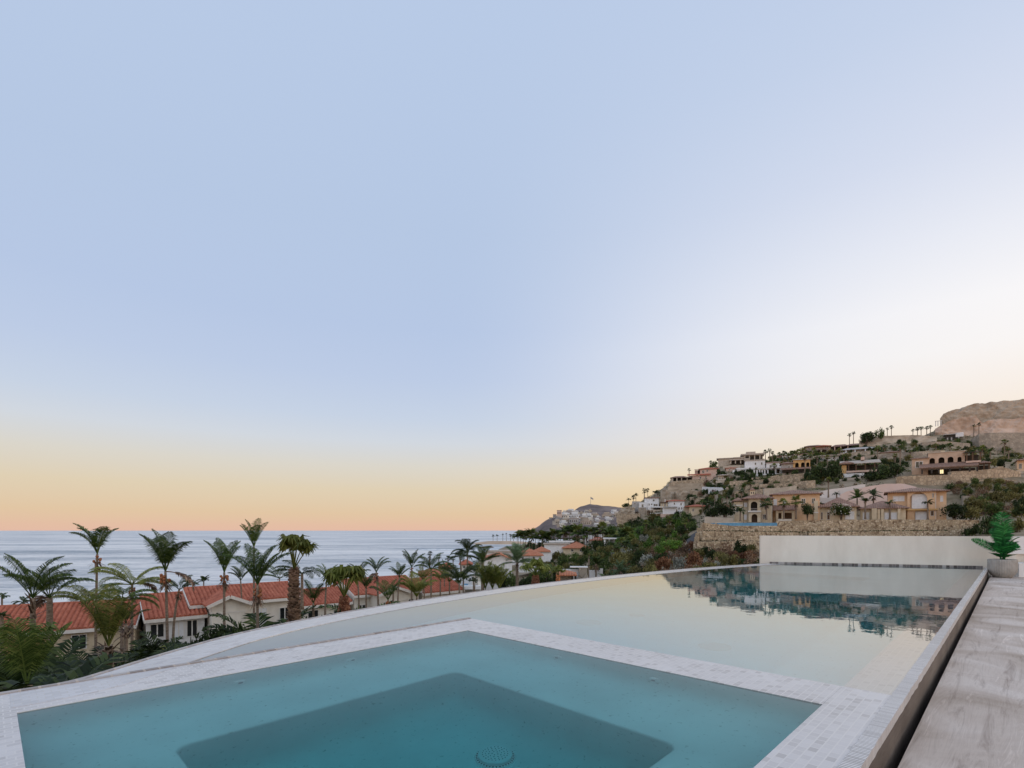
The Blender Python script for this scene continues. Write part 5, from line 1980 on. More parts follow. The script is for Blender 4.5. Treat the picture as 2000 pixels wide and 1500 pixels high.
v.wall(1626, 1680, 871, 878, 'dark', 3, 9)
v.hip(1622, 1660, 866, 871.5, 'oldroof', -.8, 9, .3)
v.hip(1652, 1686, 866.5, 871.5, 'oldroof', -1.6, 8, .3)
v.posts([1630, 1642, 1656, 1668, 1680], 871.5, 879, -.6, 'pinkwall', .6)
v = Bld('villa', 'grey low villa with white terrace rails below the skyline', 'villa', 1680, 884, 335)
v.wall(1648, 1708, 877, 886, 'greywall', 2, 9)
v.hip(1642, 1712, 872, 877.5, 'greywall', -.6, 9, .3)
v.win(1660, 1668, 879, 883, 2)
v.win(1676, 1684, 879, 883, 2)
v.box('railing', 1646, 1706, 882.5, 885.5, -1.5, -1.2, 'white')
v.posts([1652, 1670, 1690, 1704], 877.5, 885, -.4, 'white', .5)
v = Bld('villa', 'dark-fronted villa with a bright white box under the great wall', 'villa', 1880, 855, 345)
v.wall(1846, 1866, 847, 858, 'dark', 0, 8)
v.box('roof', 1842, 1868, 845.5, 846.9, -1, 9, 'greywall')
v.wall(1866.2, 1882, 844.5, 853, 'white', -1, 7, 0)
v.win(1869, 1879, 846.5, 852, -1, 'shutter')
v.posts([1850, 1858, 1872], 853.2, 862, -1.5, 'greywall', .7)
v = Bld('pergola', 'bare white frame standing on the skyline beside the great wall', 'pergola', 1834, 830, 378)
v.posts([1827.5, 1832, 1838], 822.5, 832, 0, 'trim', .5)
v.box('beam', 1826, 1840, 821.5, 822.4, -.1, .5, 'trim')
rockface('broad tan rock and masonry mass crowning the hill at the top right', [(1836, 818, 836, 379), (1843, 808, 836, 377), (1858, 801, 834, 376), (1876, 794, 832, 376), (1890, 789, 830, 375), (1905, 786, 830, 374), (1930, 783, 830, 372), (1960, 780, 828, 370), (2010, 777, 828, 366), (2080, 775, 828, 362)],
         'summit', .22, 3.4, 'summit_wall', 'rock', .075, 26)
rockface('pinkish bare cliff below the great retaining wall', [(1826, 838, 848, 368), (1840, 830, 850, 364), (1860, 822, 850, 362), (1880, 816, 850, 361), (1905, 812, 848, 358), (1920, 824, 850, 357), (1938, 818, 850, 356), (1960, 816, 850, 354), (2010, 811, 852, 350), (2080, 810, 852, 346)], 'pinkrock', .35, 3.2, 'cliff', 'cliff', .07, 20)
stonewall('large grey rubble wall at the right edge under the pink cliff', [(1896, 858, 868, 338), (1912, 847, 876, 330), (1935, 845, 884, 326), (2010, 845, 888, 318), (2080, 845, 890, 312)], 'greystone', 4)
rockface('long bare earth bank on the skyline', [(1678, 860, 872, 352), (1700, 854, 870, 350), (1730, 850, 868, 346), (1780, 848, 868, 340), (1830, 851, 864, 332)], 'rock', .4, 1.4, 'bank', 'slope', .08)
for i, (lab, pts, mt) in enumerate((
    ('long beige terrace wall above the arched villa', [(1730, 886, 897, 255), (1790, 882, 896, 245), (1840, 879, 890, 240)], 'greystone'),
    ('beige terrace wall left of the arched villa behind palms', [(1690, 890, 902, 262), (1732, 885, 898, 256)], 'greystone'),
    ('pale terrace wall below the skyline villas', [(1560, 893, 902, 285), (1640, 886, 898, 280), (1700, 880, 892, 276)], 'greystone'),
    ('grey upper terrace wall below the dark-fronted villa', [(1800, 864, 870, 316), (1850, 862, 869, 312), (1895, 866, 873, 306)], 'greystone'),
    ('stone terrace under the white columned veranda', [(1468, 933, 941, 252), (1500, 931, 941, 248), (1530, 926, 938, 246)], 'bigstone'),
    ('upper stone tier below the yellow arched villa', [(1500, 934, 946, 236), (1530, 928, 944, 226), (1570, 924, 940, 218)], 'bigstone'),
    ('middle stone tier below the yellow arched villa', [(1482, 946, 957, 218), (1520, 944, 956, 210), (1560, 940, 952, 205), (1592, 938, 952, 200)], 'bigstone'),
    ('lowest cream wall below the yellow arched villa', [(1492, 954, 967, 196), (1530, 952, 966, 190), (1556, 948, 962, 188)], 'beige'),
    ('uppermost layered stone wall left of the bastion', [(1425, 940, 951, 268), (1460, 938, 948, 262), (1500, 936, 944, 256)], 'bigstone'),
    ('second layered stone wall below the bastion', [(1418, 951, 961, 252), (1450, 948, 958, 246), (1480, 944, 954, 240)], 'bigstone'),
    ('third layered stone wall below the bastion', [(1434, 960, 972, 228), (1470, 957, 968, 222), (1495, 954, 966, 216)], 'bigstone'),
    ('top stone parapet along the cliff under the beige villa', [(1306, 944, 950, 296), (1316, 940, 947, 293), (1358, 936, 943, 292), (1376, 935, 943, 292)], 'bigstone'),
    ('second stone band along the cliff under the beige villa', [(1304, 952, 957, 293), (1330, 944, 952, 290), (1376, 944, 952, 289)], 'rock'),
    ('third stone band along the cliff', [(1302, 958, 963, 291), (1335, 953, 960, 288), (1378, 952, 960, 285)], 'rock'),
    ('white curved wall on the bare rock terrace', [(1371, 951, 960, 276), (1385, 952, 961, 272), (1428, 954, 962, 268)], 'white'),
    ('stone terrace right of the pale cliff face', [(1348, 957, 970, 282), (1375, 961, 970, 276)], 'bigstone'),
    ('lower stone terrace right of the pale cliff face', [(1347, 971, 982, 276), (1380, 973, 984, 268)], 'bigstone'),
)):
    stonewall(lab, pts, mt, 2.2, auto='cliff' not in lab or 'right of' in lab)
rockface('pale sheer rock face below the beige cliff villa', [(1290, 966, 992, 294), (1294, 958, 992, 291), (1302, 958, 992, 288), (1312, 962, 990, 284), (1318, 961, 990, 287), (1330, 957, 990, 282), (1345, 960, 988, 281), (1352, 966, 986, 283)], 'rock', .12, 2.6, 'cliff', 'cliff', .09, 22)
t = thing('slanted_pole', 'white slanting pole leaning over the bare rock terrace', 'pole', W(1405, 952, 268))
mb = MB()
mb.tube([(0, 0, -.5), (1.9, .3, 5.0)], [.22, .12], 7)
mb.build('pole', M['white'], t)
mb = MB()
mb.box(-.5, .5, -.5, .5, -1.2, .1)
mb.build('foot', M['orangeroof'], t)

for (lab, p0, p1, yt, ye, yb, wl, rf) in (('peach house with dark opening at the right photo edge above the stone tiers', 1984, 2024, 894, 899, 922, 'peach', 'oldroof'),
                                          ('low grey house with flat roof behind the dark thicket', 1592, 1640, 888, 891, 902, 'greywall', 'flatroof'),
                                          ('small white house below the central skyline villas', 1526, 1552, 886, 889, 898, 'white', 'flatroof'),
                                          ('beige house with brown roof between the terrace walls above the arched villa', 1716, 1760, 880, 884, 896, 'beige', 'oldroof'),
                                          ('cream house on the ledge above the white columned villa', 1500, 1530, 888, 892, 901, 'cream', 'oldroof'),
                                          ('pale house tucked above the yellow arched villa', 1556, 1590, 884, 887, 896, 'whitewarm', 'oldroof'),
                                          ('stone-coloured house left of the round bastion', 1400, 1424, 926, 929, 940, 'beige', 'flatroof')):
    Y = hit((p0 + p1) / 2, yb)
    v = Bld('house', lab, 'house', (p0 + p1) / 2, yb, Y)
    v.wall(p0 + 2, p1 - 2, ye, yb, wl, 0, 7, 2)
    v.hip(p0, p1, yt, ye, rf, -1.2, 8, .4)
    w_ = p1 - p0
    for f in (.15, .42, .70):
        v.win(p0 + w_ * f, p0 + w_ * (f + .15), ye + (yb - ye) * .25, ye + (yb - ye) * .7, 0)
    v.box('terrace', p0 - 2, p1 + 2, yb - .6, yb + 4, -3.2, -.01, 'beige')
    v.box('railing', p0 - 1, p1 + 1, yb - 3, yb - 2.4, -3.1, -3.0, 'trim')

# ---- white houses on the left shoulder of the hill
Y = 292
v = Bld('house', 'white stepped house with small dark windows highest on the left shoulder', 'house', 1270, 996, Y)
v.wall(1259, 1287, 972.5, 990, 'white', 3, 10)
v.box('roof', 1257.5, 1288.5, 970.8, 972.4, 2.4, 10.5, 'oldroof')
v.wall(1248, 1265, 981, 996, 'white', 0, 7)
v.wall(1265.2, 1276, 982.5, 996, 'white', -1, 2.9)
v.win(1275, 1279, 974.5, 979, 3)
v.win(1253, 1257, 984.5, 991, 0)
v.win(1266.5, 1269, 983.5, 987, -1)
v.win(1271.5, 1274, 983.5, 987, -1)
v.win(1276.5, 1285, 984, 988, 3)
v.wall(1234, 1250, 978, 990, 'greywall', 4, 9)
v.win(1238, 1241, 981, 985, 4)
v.box('plinth', 1262, 1292, 996.2, 1006, -4, 2, 'beige')
v.box('terrace', 1271.3, 1294, 989.5, 992, -3.5, 2.9, 'white')
v.wall(1247, 1262, 991.2, 1003, 'greystone', -1.5, -.01)
Y = 285
v = Bld('house', 'white two-level house with red roof on the left shoulder', 'house', 1318, 1003, Y)
v.wall(1305, 1337, 978, 990, 'white', 2, 9)
v.hip(1300, 1339, 974.5, 978.5, 'redroof', 1.2, 10)
v.wall(1294, 1324, 992, 1004, 'white', -2, 2)
v.wall(1318, 1335, 988, 1002, 'white', -1, 1.99)
v.box('chimney', 1298, 1300, 974, 990, 3, 4, 'white')
v.win(1316, 1318.5, 981, 985.5, 2)
v.win(1329, 1332, 982, 987, 2)
v.win(1325, 1327.5, 991, 995.5, -1)
v.win(1330, 1332.5, 991, 995.5, -1)
v.win(1320, 1323, 995, 1000, -2, part='door')
v.box('canopy', 1296, 1322, 989.8, 991.9, -3, 1.9, 'greywall')
v.posts([1291, 1296, 1302], 982, 992, 1, 'cream', .5)
v.box('pergola_roof', 1289, 1304.5, 980, 981.9, .5, 5, 'wood')
v.box('plinth', 1290, 1338, 1003.9, 1010, -2.6, 1, 'pinkwall')
v = Bld('pavilion', 'low pavilion with warm lit opening below the white houses', 'pavilion', 1281, 1011, 276)
v.box('roof', 1270, 1293, 1001.8, 1003.2, -1, 5, 'white')
v.box('back_wall', 1271, 1292, 1003.4, 1011, 3, 4, 'cream')
v.posts([1272, 1282, 1291], 1003.3, 1011, -.6, 'cream', .5)
v.win(1275, 1281, 1004.5, 1008, 2.9, 'lit')
v.box('plinth', 1268, 1296, 1011.2, 1020, -1, 4, 'greywall')
v = Bld('house', 'cream bungalow with pale red roof half hidden by thin palms', 'house', 1365, 1004, 240)
v.wall(1346, 1384, 989, 1004, 'cream', 0, 8)
v.hip(1336, 1386, 984, 989.5, 'redroof', -.7, 9)
v.win(1374, 1379, 993, 999, 0)
v.win(1352, 1356, 993, 999, 0)
v.wall(1334, 1346, 990, 1004, 'beige', 2, 8)
for i, (lab, pts, mt) in enumerate((
    ('topmost pale stone band at the left tip of the hill', [(1204, 1003, 1010, 292), (1212, 1003, 1010, 289), (1250, 1003, 1011, 284)], 'bigstone'),
    ('middle pale stone band at the left tip of the hill', [(1204, 1011, 1017, 286), (1240, 1011, 1018, 281)], 'bigstone'),
    ('lowest pale stone band at the left tip of the hill', [(1206, 1018, 1023, 280), (1232, 1019, 1024, 277)], 'bigstone'),
    ('stone wall under the white two-level house', [(1294, 1009, 1018, 274), (1320, 1008, 1018, 270), (1340, 1008, 1016, 268)], 'bigstone'),
)):
    stonewall(lab, pts, mt, 2)
rockface('jumbled pale rocks left of the white stepped house', [(1207, 998, 1004, 296), (1214, 992, 1004, 295), (1226, 990, 1004, 294), (1240, 990, 1004, 292)], 'rock', .4, 1.8, 'rocky_outcrop', 'rock', .25)

# ---- low settlement between the pool and the bay
v = Bld('house', 'white gabled house with faded brown roof between the palms', 'house', 960, 1150, 112, 0)
v.wall(946, 1000, 1091, 1150, 'white', 0, 9, 3)
mb = MB()
X0, X1, XM = v.x(940), v.x(1002), v.x(976)
zE, zA = v.z(1093), v.z(1083)
mb.add([(X0, -.8, zE), (XM, -.8, zA), (X1, -.8, zE), (X0, 10, zE), (XM, 10, zA), (X1, 10, zE), (X0, -.8, zE + .2), (XM, -.8, zA + .2), (X1, -.8, zE + .2), (X0, 10, zE + .2), (XM, 10, zA + .2), (X1, 10, zE + .2)],
       [(0, 3, 4, 1), (1, 4, 5, 2), (6, 7, 10, 9), (7, 8, 11, 10), (0, 1, 7, 6), (1, 2, 8, 7), (3, 9, 10, 4), (4, 10, 11, 5), (0, 6, 9, 3), (2, 5, 11, 8)])
mb.build('roof', M['orangeroof'], v.t)
mb = MB()
mb.add([(v.x(946), 0, v.z(1091)), (v.x(1000), 0, v.z(1091)), (XM, 0, zA - .1), (v.x(946), .4, v.z(1091)), (v.x(1000), .4, v.z(1091)), (XM, .4, zA - .1)], [(0, 1, 2), (5, 4, 3), (0, 2, 5, 3), (1, 4, 5, 2)])
mb.build('gable', M['white'], v.t)
v.win(979, 985, 1100, 1112, 0, 'shutter')
v.win(952, 957, 1100, 1112, 0, 'shutter')
v = Bld('house', 'white terrace house with turquoise plunge pool left of the white gabled house', 'house', 920, 1152, 104, 0)
v.wall(921, 942, 1109, 1150, 'white', 2, 8)
v.win(927, 934, 1112, 1117, 2)
v.wall(900, 922, 1124, 1150, 'white', 3, 8)
v.win(909, 913, 1131, 1136, 3)
v.win(916, 920, 1131, 1136, 3, part='door')
v.posts([926, 937], 1125, 1146, 0, 'whitewarm', .8)
v.box('canopy', 921, 943, 1121, 1124, -.4, 1.99, 'white')
v.box('terrace', 888, 944, 1143, 1149, -2, 2.9, 'white')
v.box('plunge_pool', 902, 914, 1141.6, 1142.9, .2, 2, 'bluetile')
v.box('garden_wall', 880, 905, 1139, 1160, -3, -2.2, 'greywall')
v = Bld('house', 'white house with long grey flat roof behind the gabled house', 'house', 975, 1090, 205)
v.wall(952, 1012, 1079, 1090, 'white', 0, 9)
v.box('roof', 949, 1014, 1075.5, 1078.9, -.6, 9.5, 'flatroof')
v = Bld('house', 'terracotta hip-roofed house right of the white gabled house', 'house', 1035, 1098, 150)
v.wall(1008, 1058, 1085, 1098, 'white', 0, 9)
v.hip(1004, 1062, 1072, 1085.5, 'orangeroof', -.7, 10, .5)
v.win(1018, 1023, 1087, 1092, 0)
v.win(1040, 1045, 1087, 1092, 0)
v = Bld('house', 'white house with small terracotta roof and flat terrace before the palm belt', 'house', 1058, 1086, 190)
v.wall(1044, 1078, 1078, 1086, 'white', 0, 8)
v.hip(1040, 1076, 1068, 1078, 'orangeroof', -.6, 9, .5)
v.win(1050, 1054, 1080, 1084, 0)
v = Bld('house', 'white flat-roofed house with long parapet and broad orange roof', 'house', 1110, 1082, 215)
v.wall(1062, 1112, 1064, 1078, 'white', 3, 11)
v.box('parapet', 1070, 1122, 1057, 1060.5, 10, 11.5, 'white')
v.box('roof', 1060, 1114, 1061.5, 1063.8, 2.4, 12, 'flatroof')
v.wall(1100, 1150, 1070, 1080, 'cream', -2, 9)
v.hip(1097, 1154, 1058, 1070.5, 'orangeroof', -3, 8, .6)
v.win(1115, 1120, 1072, 1077, -2)
v.win(1132, 1137, 1072, 1077, -2)
v = Bld('house', 'white box house with red roof edge in the middle of the palm belt', 'house', 1166, 1064, 260)
v.wall(1142, 1182, 1052, 1064, 'white', 0, 9)
v.hip(1150, 1184, 1049, 1056, 'redroof', -1.5, 6, .4)
v.box('parapet', 1142, 1160, 1046, 1051.9, 2, 8, 'white')
v.box('chimney', 1170, 1178, 1043, 1049, 3, 5, 'white')
v.win(1146, 1149, 1056, 1060, 0)
v = Bld('house', 'small pale house with columns among the palms near the hill foot', 'house', 1188, 1062, 205)
v.wall(1180, 1202, 1053, 1064, 'greywall', 1, 6)
v.box('roof', 1178, 1204, 1050.5, 1052.9, -1, 6.5, 'white')
v.posts([1181, 1190], 1053, 1064, -.6, 'white', .6)
for i, (p0, p1, yt, ye, yb, Y) in enumerate(((818, 866, 1113, 1124, 1135, 100), (856, 886, 1101, 1111, 1120, 135), (896, 924, 1094, 1103, 1112, 150), (816, 846, 1117, 1121, 1130, 124))):
    v = Bld('house', ('terracotta roofed house at the end of the townhouse row', 'small red-roofed house by the shore behind two thin fan palms', 'red-roofed house under the big dark coconut palms by the shore', 'dark red low roof by the shore behind the townhouse row')[i], 'house', (p0 + p1) / 2, yb, Y)
    v.wall(p0 + 3, p1 - 3, ye - .5, yb, 'whitewarm', 0, 7)
    v.hip(p0, p1, yt, ye, 'redroof', -.6, 8, .5)
    v.win(p0 + 8, p0 + 13, ye + 2, ye + 7, 0)
v = Bld('gatehouse', 'small gatehouse with terracotta roof beside a stone pillar wall', 'gatehouse', 1110, 1140, 78)
v.wall(1091, 1120, 1124.5, 1140, 'greystone', 1.2, 4)
v.hip(1086, 1127, 1117, 1125, 'orangeroof', 0, 5, .5)
v.posts([1118, 1124], 1125, 1140, .4, 'dark', .3)
v = Bld('garden_wall', 'white wall beside the stone pillar behind the gatehouse', 'wall', 1112, 1136, 84)
v.wall(1097, 1130, 1112, 1136, 'white', 0, .6)
v = Bld('stone_pillar', 'broad rough stone pillar with white cap right of the gatehouse', 'pillar', 1138, 1136, 83)
v.box('shaft', 1130.3, 1147, 1109, 1145, 0, 1.2, 'greystone')
v.box('cap', 1113, 1148, 1106.8, 1108.9, -.1, 1.3, 'white')
v = Bld('garden_wall', 'pale panelled wall right of the stone pillar', 'wall', 1165, 1134, 88)
v.wall(1151, 1177, 1114, 1134, 'white', 0, .5)
v.box('wall_post', 1172, 1177.5, 1110, 1134, -.2, -.003, 'white')
# dark ramp road beside the terrace walls
mb = MB()
vs, fs = [], []
for px, Y_ in ((1332, 84), (1338, 96), (1344, 106), (1348, 116), (1350, 126), (1346, 138)):
    for off in (-.9, 2.6):
        x_ = (px - 1000) / 1000 * Y_ + off
        vs += [(x_, Y_, gz(1000 + x_ / Y_ * 1000, Y_) + .45), (x_, Y_, gz(px, Y_) - 2.5)]
for i in range(5):
    a, c = i * 4, i * 4 + 4
    fs += [(a, a + 2, c + 2, c), (a, c, c + 1, a + 1), (a + 2, a + 3, c + 3, c + 2)]
fs.append((0, 1, 3, 2))
mb.add(vs, fs)
structure(mb.build('road', M['asphalt']), 'steep dark asphalt ramp beside the terrace walls', 'road')

# ================================================================== NEAR PALMS (left garden)
P = R(180)
coconut('large feather palm at the lower left corner with one broad upright frond', 52, 1338, 1365, 13.5, 122, 7, (62, 88), (8, 40), 1, 'palm', None, nl=46, az=[R(-90), R(150), R(30), R(170), R(5), R(90), R(-60), R(200), R(-20)], hang=.55, ll=.36, tr=.14, lwf=.8)
coconut('short palm with yellow-green upright fronds and a dry leaf skirt at the curved pool edge', 212, 1262, 1330, 19, 98, 7, (64, 88), (10, 45), 2, 'palmy', None, nl=36, skirt=40, nr=.17, tr=.17, hang=.5)
coconut('tallest palm with a shuttlecock crown rising above the sea horizon at left', 190, 1082, 1300, 42, 62, 6, (66, 89), (25, 65), 3, 'palm', 'nuts', hang=.6, nr=.17, lean=3)
coconut('broad palm with dead bracts in front of the yellow house roof', 64, 1168, 1290, 33, 80, 8, (48, 89), (25, 75), 4, 'palm', None, skirt=42, nr=.26, tr=.17)
coconut('palm with a thick green and white trunk just right of the broad left palm', 97, 1168, 1275, 35, 76, 6, (45, 86), (35, 80), 5, 'palm', None, tr=.2, dead=1)
coconut('low spreading palm behind the yellow house between two taller palms', 172, 1178, 1290, 50, 64, 8, (18, 70), (50, 90), 6, 'palmy')
coconut('yellowing palm with arching fronds and a straight trunk left of the townhouses', 258, 1142, 1275, 41, 62, 9, (10, 72), (50, 95), 7, 'palmy', 'nuts', nr=.13, dead=1)
coconut('shaggy dark palm overlapping the yellowing palm above the hedge', 238, 1172, 1280, 36, 58, 8, (5, 60), (60, 100), 8, 'palm')
coconut('dark compact palm with dry bracts on a pale trunk above the pool curve', 246, 1218, 1305, 29, 40, 7, (45, 85), (20, 60), 9, 'palmd', None, skirt=30, nr=.17, hang=.8)
coconut('tall palm with wind-swept crown and brown nut cluster in front of the first townhouse', 323, 1116, 1290, 39, 76, 7, (62, 89), (20, 60), 10, 'palm', 'nuts', nr=.2, hang=.6, lean=-4, dead=1)
coconut('small leaning palm beside the first townhouse roof', 350, 1152, 1260, 45, 36, 6, (25, 80), (30, 80), 11, 'palm', 'nuts', lean=12, nr=.12)
coconut('slim palm with three upright plumes before the white gabled bay', 438, 1118, 1255, 41, 62, 7, (66, 89), (15, 50), 12, 'palm', 'nuts', nr=.18)
coconut('tall narrow palm behind the double palm, crossing the horizon', 496, 1068, 1235, 50, 48, 6, (66, 86), (10, 40), 13, 'palm', None, hang=.3, ll=.25)
coconut('big palm with dense hanging leaflets and nut cluster left of the thick trunk', 503, 1142, 1240, 38, 74, 8, (62, 89), (15, 55), 14, 'palmd', 'nuts', nr=.2, hang=.7)
coconut('small palm behind the red roof left of the thick trunk', 546, 1130, 1180, 75, 40, 6, (25, 70), (40, 90), 16, 'palm', group='coconut palms by the shore')
coconut('little upright palm with orange base right of the thick trunk', 612, 1178, 1222, 39, 44, 6, (55, 84), (10, 45), 17, 'palmd', None, tr=.10)
coconut('slender palm over the townhouse right of the drooping fan palm', 735, 1118, 1200, 52, 34, 6, (58, 88), (25, 70), 18, 'palm', 'nuts', nr=.14, lean=-4, dead=1)
coconut('short V-shaped palm in front of the white gabled bay at centre left', 758, 1172, 1200, 46, 42, 6, (52, 80), (15, 50), 19, 'palm', 'nuts', nr=.15, hang=.5)
coconut('slim spiky palm standing taller than the roofs by the bay window', 804, 1108, 1190, 62, 34, 6, (56, 88), (10, 45), 20, 'palm', 'nuts', nr=.12)
coconut('clumped palm with bright drooping fronds at the pool rim', 814, 1166, 1190, 47, 50, 9, (50, 85), (30, 80), 21, 'palmy', None, hang=.7)
coconut('palm with hanging fronds right of the slim spiky palm', 842, 1112, 1180, 60, 36, 8, (30, 80), (40, 90), 22, 'palm', None, hang=.7)
coconut('small palm with short fronds near the end of the townhouse row', 860, 1134, 1178, 66, 26, 7, (35, 82), (40, 80), 23, 'palmy', None, hang=.6)
coconut('bushy palm with hanging yellow fronds at the white terrace house', 878, 1136, 1180, 62, 38, 8, (30, 82), (40, 90), 24, 'palmy', None, hang=.8)
coconut('dark dense palm before the white terrace house', 897, 1138, 1172, 60, 46, 9, (35, 84), (35, 80), 25, 'palmd', None, hang=.6)
coconut('largest dark coconut palm by the shore with a round crown', 913, 1078, 1140, 112, 34, 16, (-5, 84), (40, 95), 26, 'palmd', None, group='coconut palms by the shore', tr=.2)
coconut('second dark coconut palm leaning left of the largest shore palm', 898, 1088, 1135, 118, 24, 14, (0, 84), (40, 95), 27, 'palmd', None, group='coconut palms by the shore', lean=-3, tr=.2)
coconut('date palm with a tall trunk in front of the white gabled house', 942, 1098, 1160, 80, 34, 16, (5, 85), (20, 60), 28, 'palmd', None, group='palms by the white gabled house', tr=.2, hang=.2)
coconut('date palm with stiff spiky crown and pale trunk right of the white gabled house', 1010, 1098, 1150, 74, 36, 22, (-10, 85), (10, 50), 29, 'palmblue', None, group='palms by the white gabled house', tr=.2, hang=.15, skirt=16, nr=.25)
for i, (px, h) in enumerate(((948, 3.6), (962, 4.0), (975, 3.8))):
    coconut(('left', 'middle', 'right')[i] + ' of three upright yellow-green palms clumped before the white gabled house', px, 1150, 1160, 70, 46, 9, (62, 87), (10, 40), 30 + i, 'palmy', None, group='upright yellow-green palms', tr=.08)


for (px, yc, yb, Y, Rw, n, el, sd, mt, lab) in (
        (638, 1132, 1205, 46, 30, 7, (50, 88), 71, 'palm', 'slim palm between the thick trunk and the drooping fan palm'),
        (698, 1126, 1192, 50, 30, 8, (45, 88), 72, 'palm', 'slim palm just right of the drooping fan palm'),
        (715, 1150, 1190, 47, 26, 7, (55, 88), 73, 'palmd', 'short dark palm right of the slim palm beside the drooping fan palm'),
        (780, 1128, 1185, 56, 28, 8, (45, 88), 74, 'palm', 'slim palm against the gable between the V-shaped and the spiky palms'),
        (826, 1132, 1180, 58, 26, 8, (40, 88), 75, 'palmy', 'low ragged palm in front of the last townhouse'),
        (868, 1118, 1175, 70, 26, 9, (30, 88), 76, 'palm', 'thin palm behind the bushy yellow-frond palm'),
        (930, 1122, 1160, 80, 26, 9, (30, 88), 77, 'palmd', 'thin palm left of the tall date palm trunk'),
        (470, 1134, 1225, 52, 30, 7, (55, 88), 78, 'palm', 'thin palm behind the white gabled bay left of the double trunks')):
    coconut(lab, px, yc, yb, Y, Rw, n, el, (20, 70), sd, mt, None, tr=.08, dead=sd % 2, group='slim palms along the townhouse row', lean=(sd % 3 - 1) * 3)


def fanpalm(label, px, yc, yb, Y, Rw, n, el, seed, mat, tw0, tw1, hang, boots=0, bootmat='boots', group=None, nb=15, stalk=.55):
    rng = random.Random(seed)
    s = Y / 1000
    base = W(px, yb, Y)
    H = (yb - yc) * s
    t = thing('fan_palm', label, 'palm tree', base, 0, group)
    me, top = trunk_mesh(rng, H, tw0, tw1, (0, 0), 10, M['trunkdark'])
    link('trunk', me, t)
    if boots:
        mb = MB()
        k = 0
        nb_ = int(boots * 42)
        for i in range(nb_):
            z = H * (.02 + .98 * i / nb_)
            a = i * 2.4
            r = tw0 + (tw1 - tw0) * (i / nb_)
            p0 = Vector((math.cos(a) * r * .8, math.sin(a) * r * .8, z))
            o_ = Vector((math.cos(a), math.sin(a), .95)).normalized() * r * .62
            sd_ = Vector((-math.sin(a), math.cos(a), 0)) * r * .34
            tip = p0 + o_ + Vector((0, 0, rng.uniform(-.1, .1)))
            th = Vector((0, 0, r * .22))
            mb.add([p0 - sd_, p0 + sd_, tip + sd_ * .5, tip - sd_ * .5, p0 - sd_ + th, p0 + sd_ + th, tip + sd_ * .5 + th * .5, tip - sd_ * .5 + th * .5],
                   [(0, 1, 2, 3), (7, 6, 5, 4), (0, 4, 5, 1), (1, 5, 6, 2), (2, 6, 7, 3), (3, 7, 4, 0)])
        mb.build('leaf_bases', M[bootmat], t)
    L = Rw * s / math.sqrt(1 + ((px - 1000) / 1000) ** 2)
    mb = MB()
    for k in range(n):
        fan(mb, rng, top, k * 2.39996 + rng.uniform(-.3, .3), R(rng.uniform(*el)), L * stalk * rng.uniform(.85, 1.15), L * .52, nb, hang, L * .085, L * .018)
    mb.build('crown', M[mat], t)
    return t


fanpalm('fan palm with the thickest shaggy trunk rising at the pool edge', 574, 1112, 1235, 30, 78, 9, (52, 86), 3, 'palmy', .34, .25, 1.4, 7, 'deadleaf', nb=17, stalk=.62)
coconut('green arching palm growing behind the thick shaggy trunk', 590, 1120, 1190, 34, 46, 7, (5, 45), (40, 80), 61, 'palmd', None, tr=.1)
fanpalm('drooping fan palm with a red-brown ringed base', 672, 1166, 1200, 40, 84, 10, (58, 86), 5, 'palmy', .42, .26, 1.6, 5, 'boots', nb=17)
fanpalm('drooping yellow fan palm with red-brown skirt right of the spiky date palm', 1046, 1126, 1150, 68, 42, 14, (35, 85), 6, 'palmy', .5, .36, 1.5, 4, 'boots', group='palms by the white gabled house')
fanpalm('small drooping fan palm left of the gatehouse roof', 1090, 1124, 1142, 74, 24, 12, (40, 85), 7, 'palmy', .3, .22, 1.5, 3, 'orangeboot')
for (px, yc, yb, Y, w, lab) in ((366, 1138, 1175, 80, 30, 'small dark palm peeping over the first townhouse roof'), (398, 1136, 1175, 82, 34, 'second small dark palm peeping over the townhouse roof'), (4, 1166, 1240, 60, 40, 'palm cut off by the left photo edge over the sea'),
                               (4, 1206, 1300, 30, 44, 'dark palm at the left photo edge beside the yellow house'), (45, 1176, 1230, 75, 44, 'shore palm behind the yellow house roof at far left'), (768, 1150, 1180, 58, 26, 'small palm beside the white gabled bay'),
                               (905, 1128, 1160, 70, 26, 'low palm before the white terrace house'), (925, 1136, 1162, 66, 26, 'low palm right of the dense dark palm')):
    farpalm(lab, px, yc, yb, w, Y, 'feather', 'palmd', 'small palms around the townhouses', False, .12)
i = 0
for (px, yc, yb, w) in ((826, 1103, 1122, 10), (840, 1082, 1112, 12), (857, 1088, 1110, 10), (875, 1091, 1110, 12), (885, 1092, 1110, 11), (839, 1091, 1112, 9)):
    farpalm(('lone short fan palm', 'tallest fan palm', 'second tallest thin fan palm', 'stout fan palm', 'fan palm beside the stout one', 'lower twin crown beside the tallest fan palm')[i] + ' on the beach beyond the townhouse row', px, yc, yb, w * 1.25, 150, 'fan', 'palmd', 'fan palms on the beach', tr=.16)
    i += 1
for i, (px, yc, w) in enumerate(((963, 1047, 7), (971, 1047, 8), (982, 1044, 5), (989, 1043, 5), (997, 1046, 8), (1003, 1045, 8), (1010, 1048, 8))):
    farpalm(f'tiny dark palm on the sandy point, {ORD[i]} from the left', px, yc, 1057, w, 930, 'feather' if i % 2 else 'fan', 'palmd', 'palms on the sandy point', tr=.4)

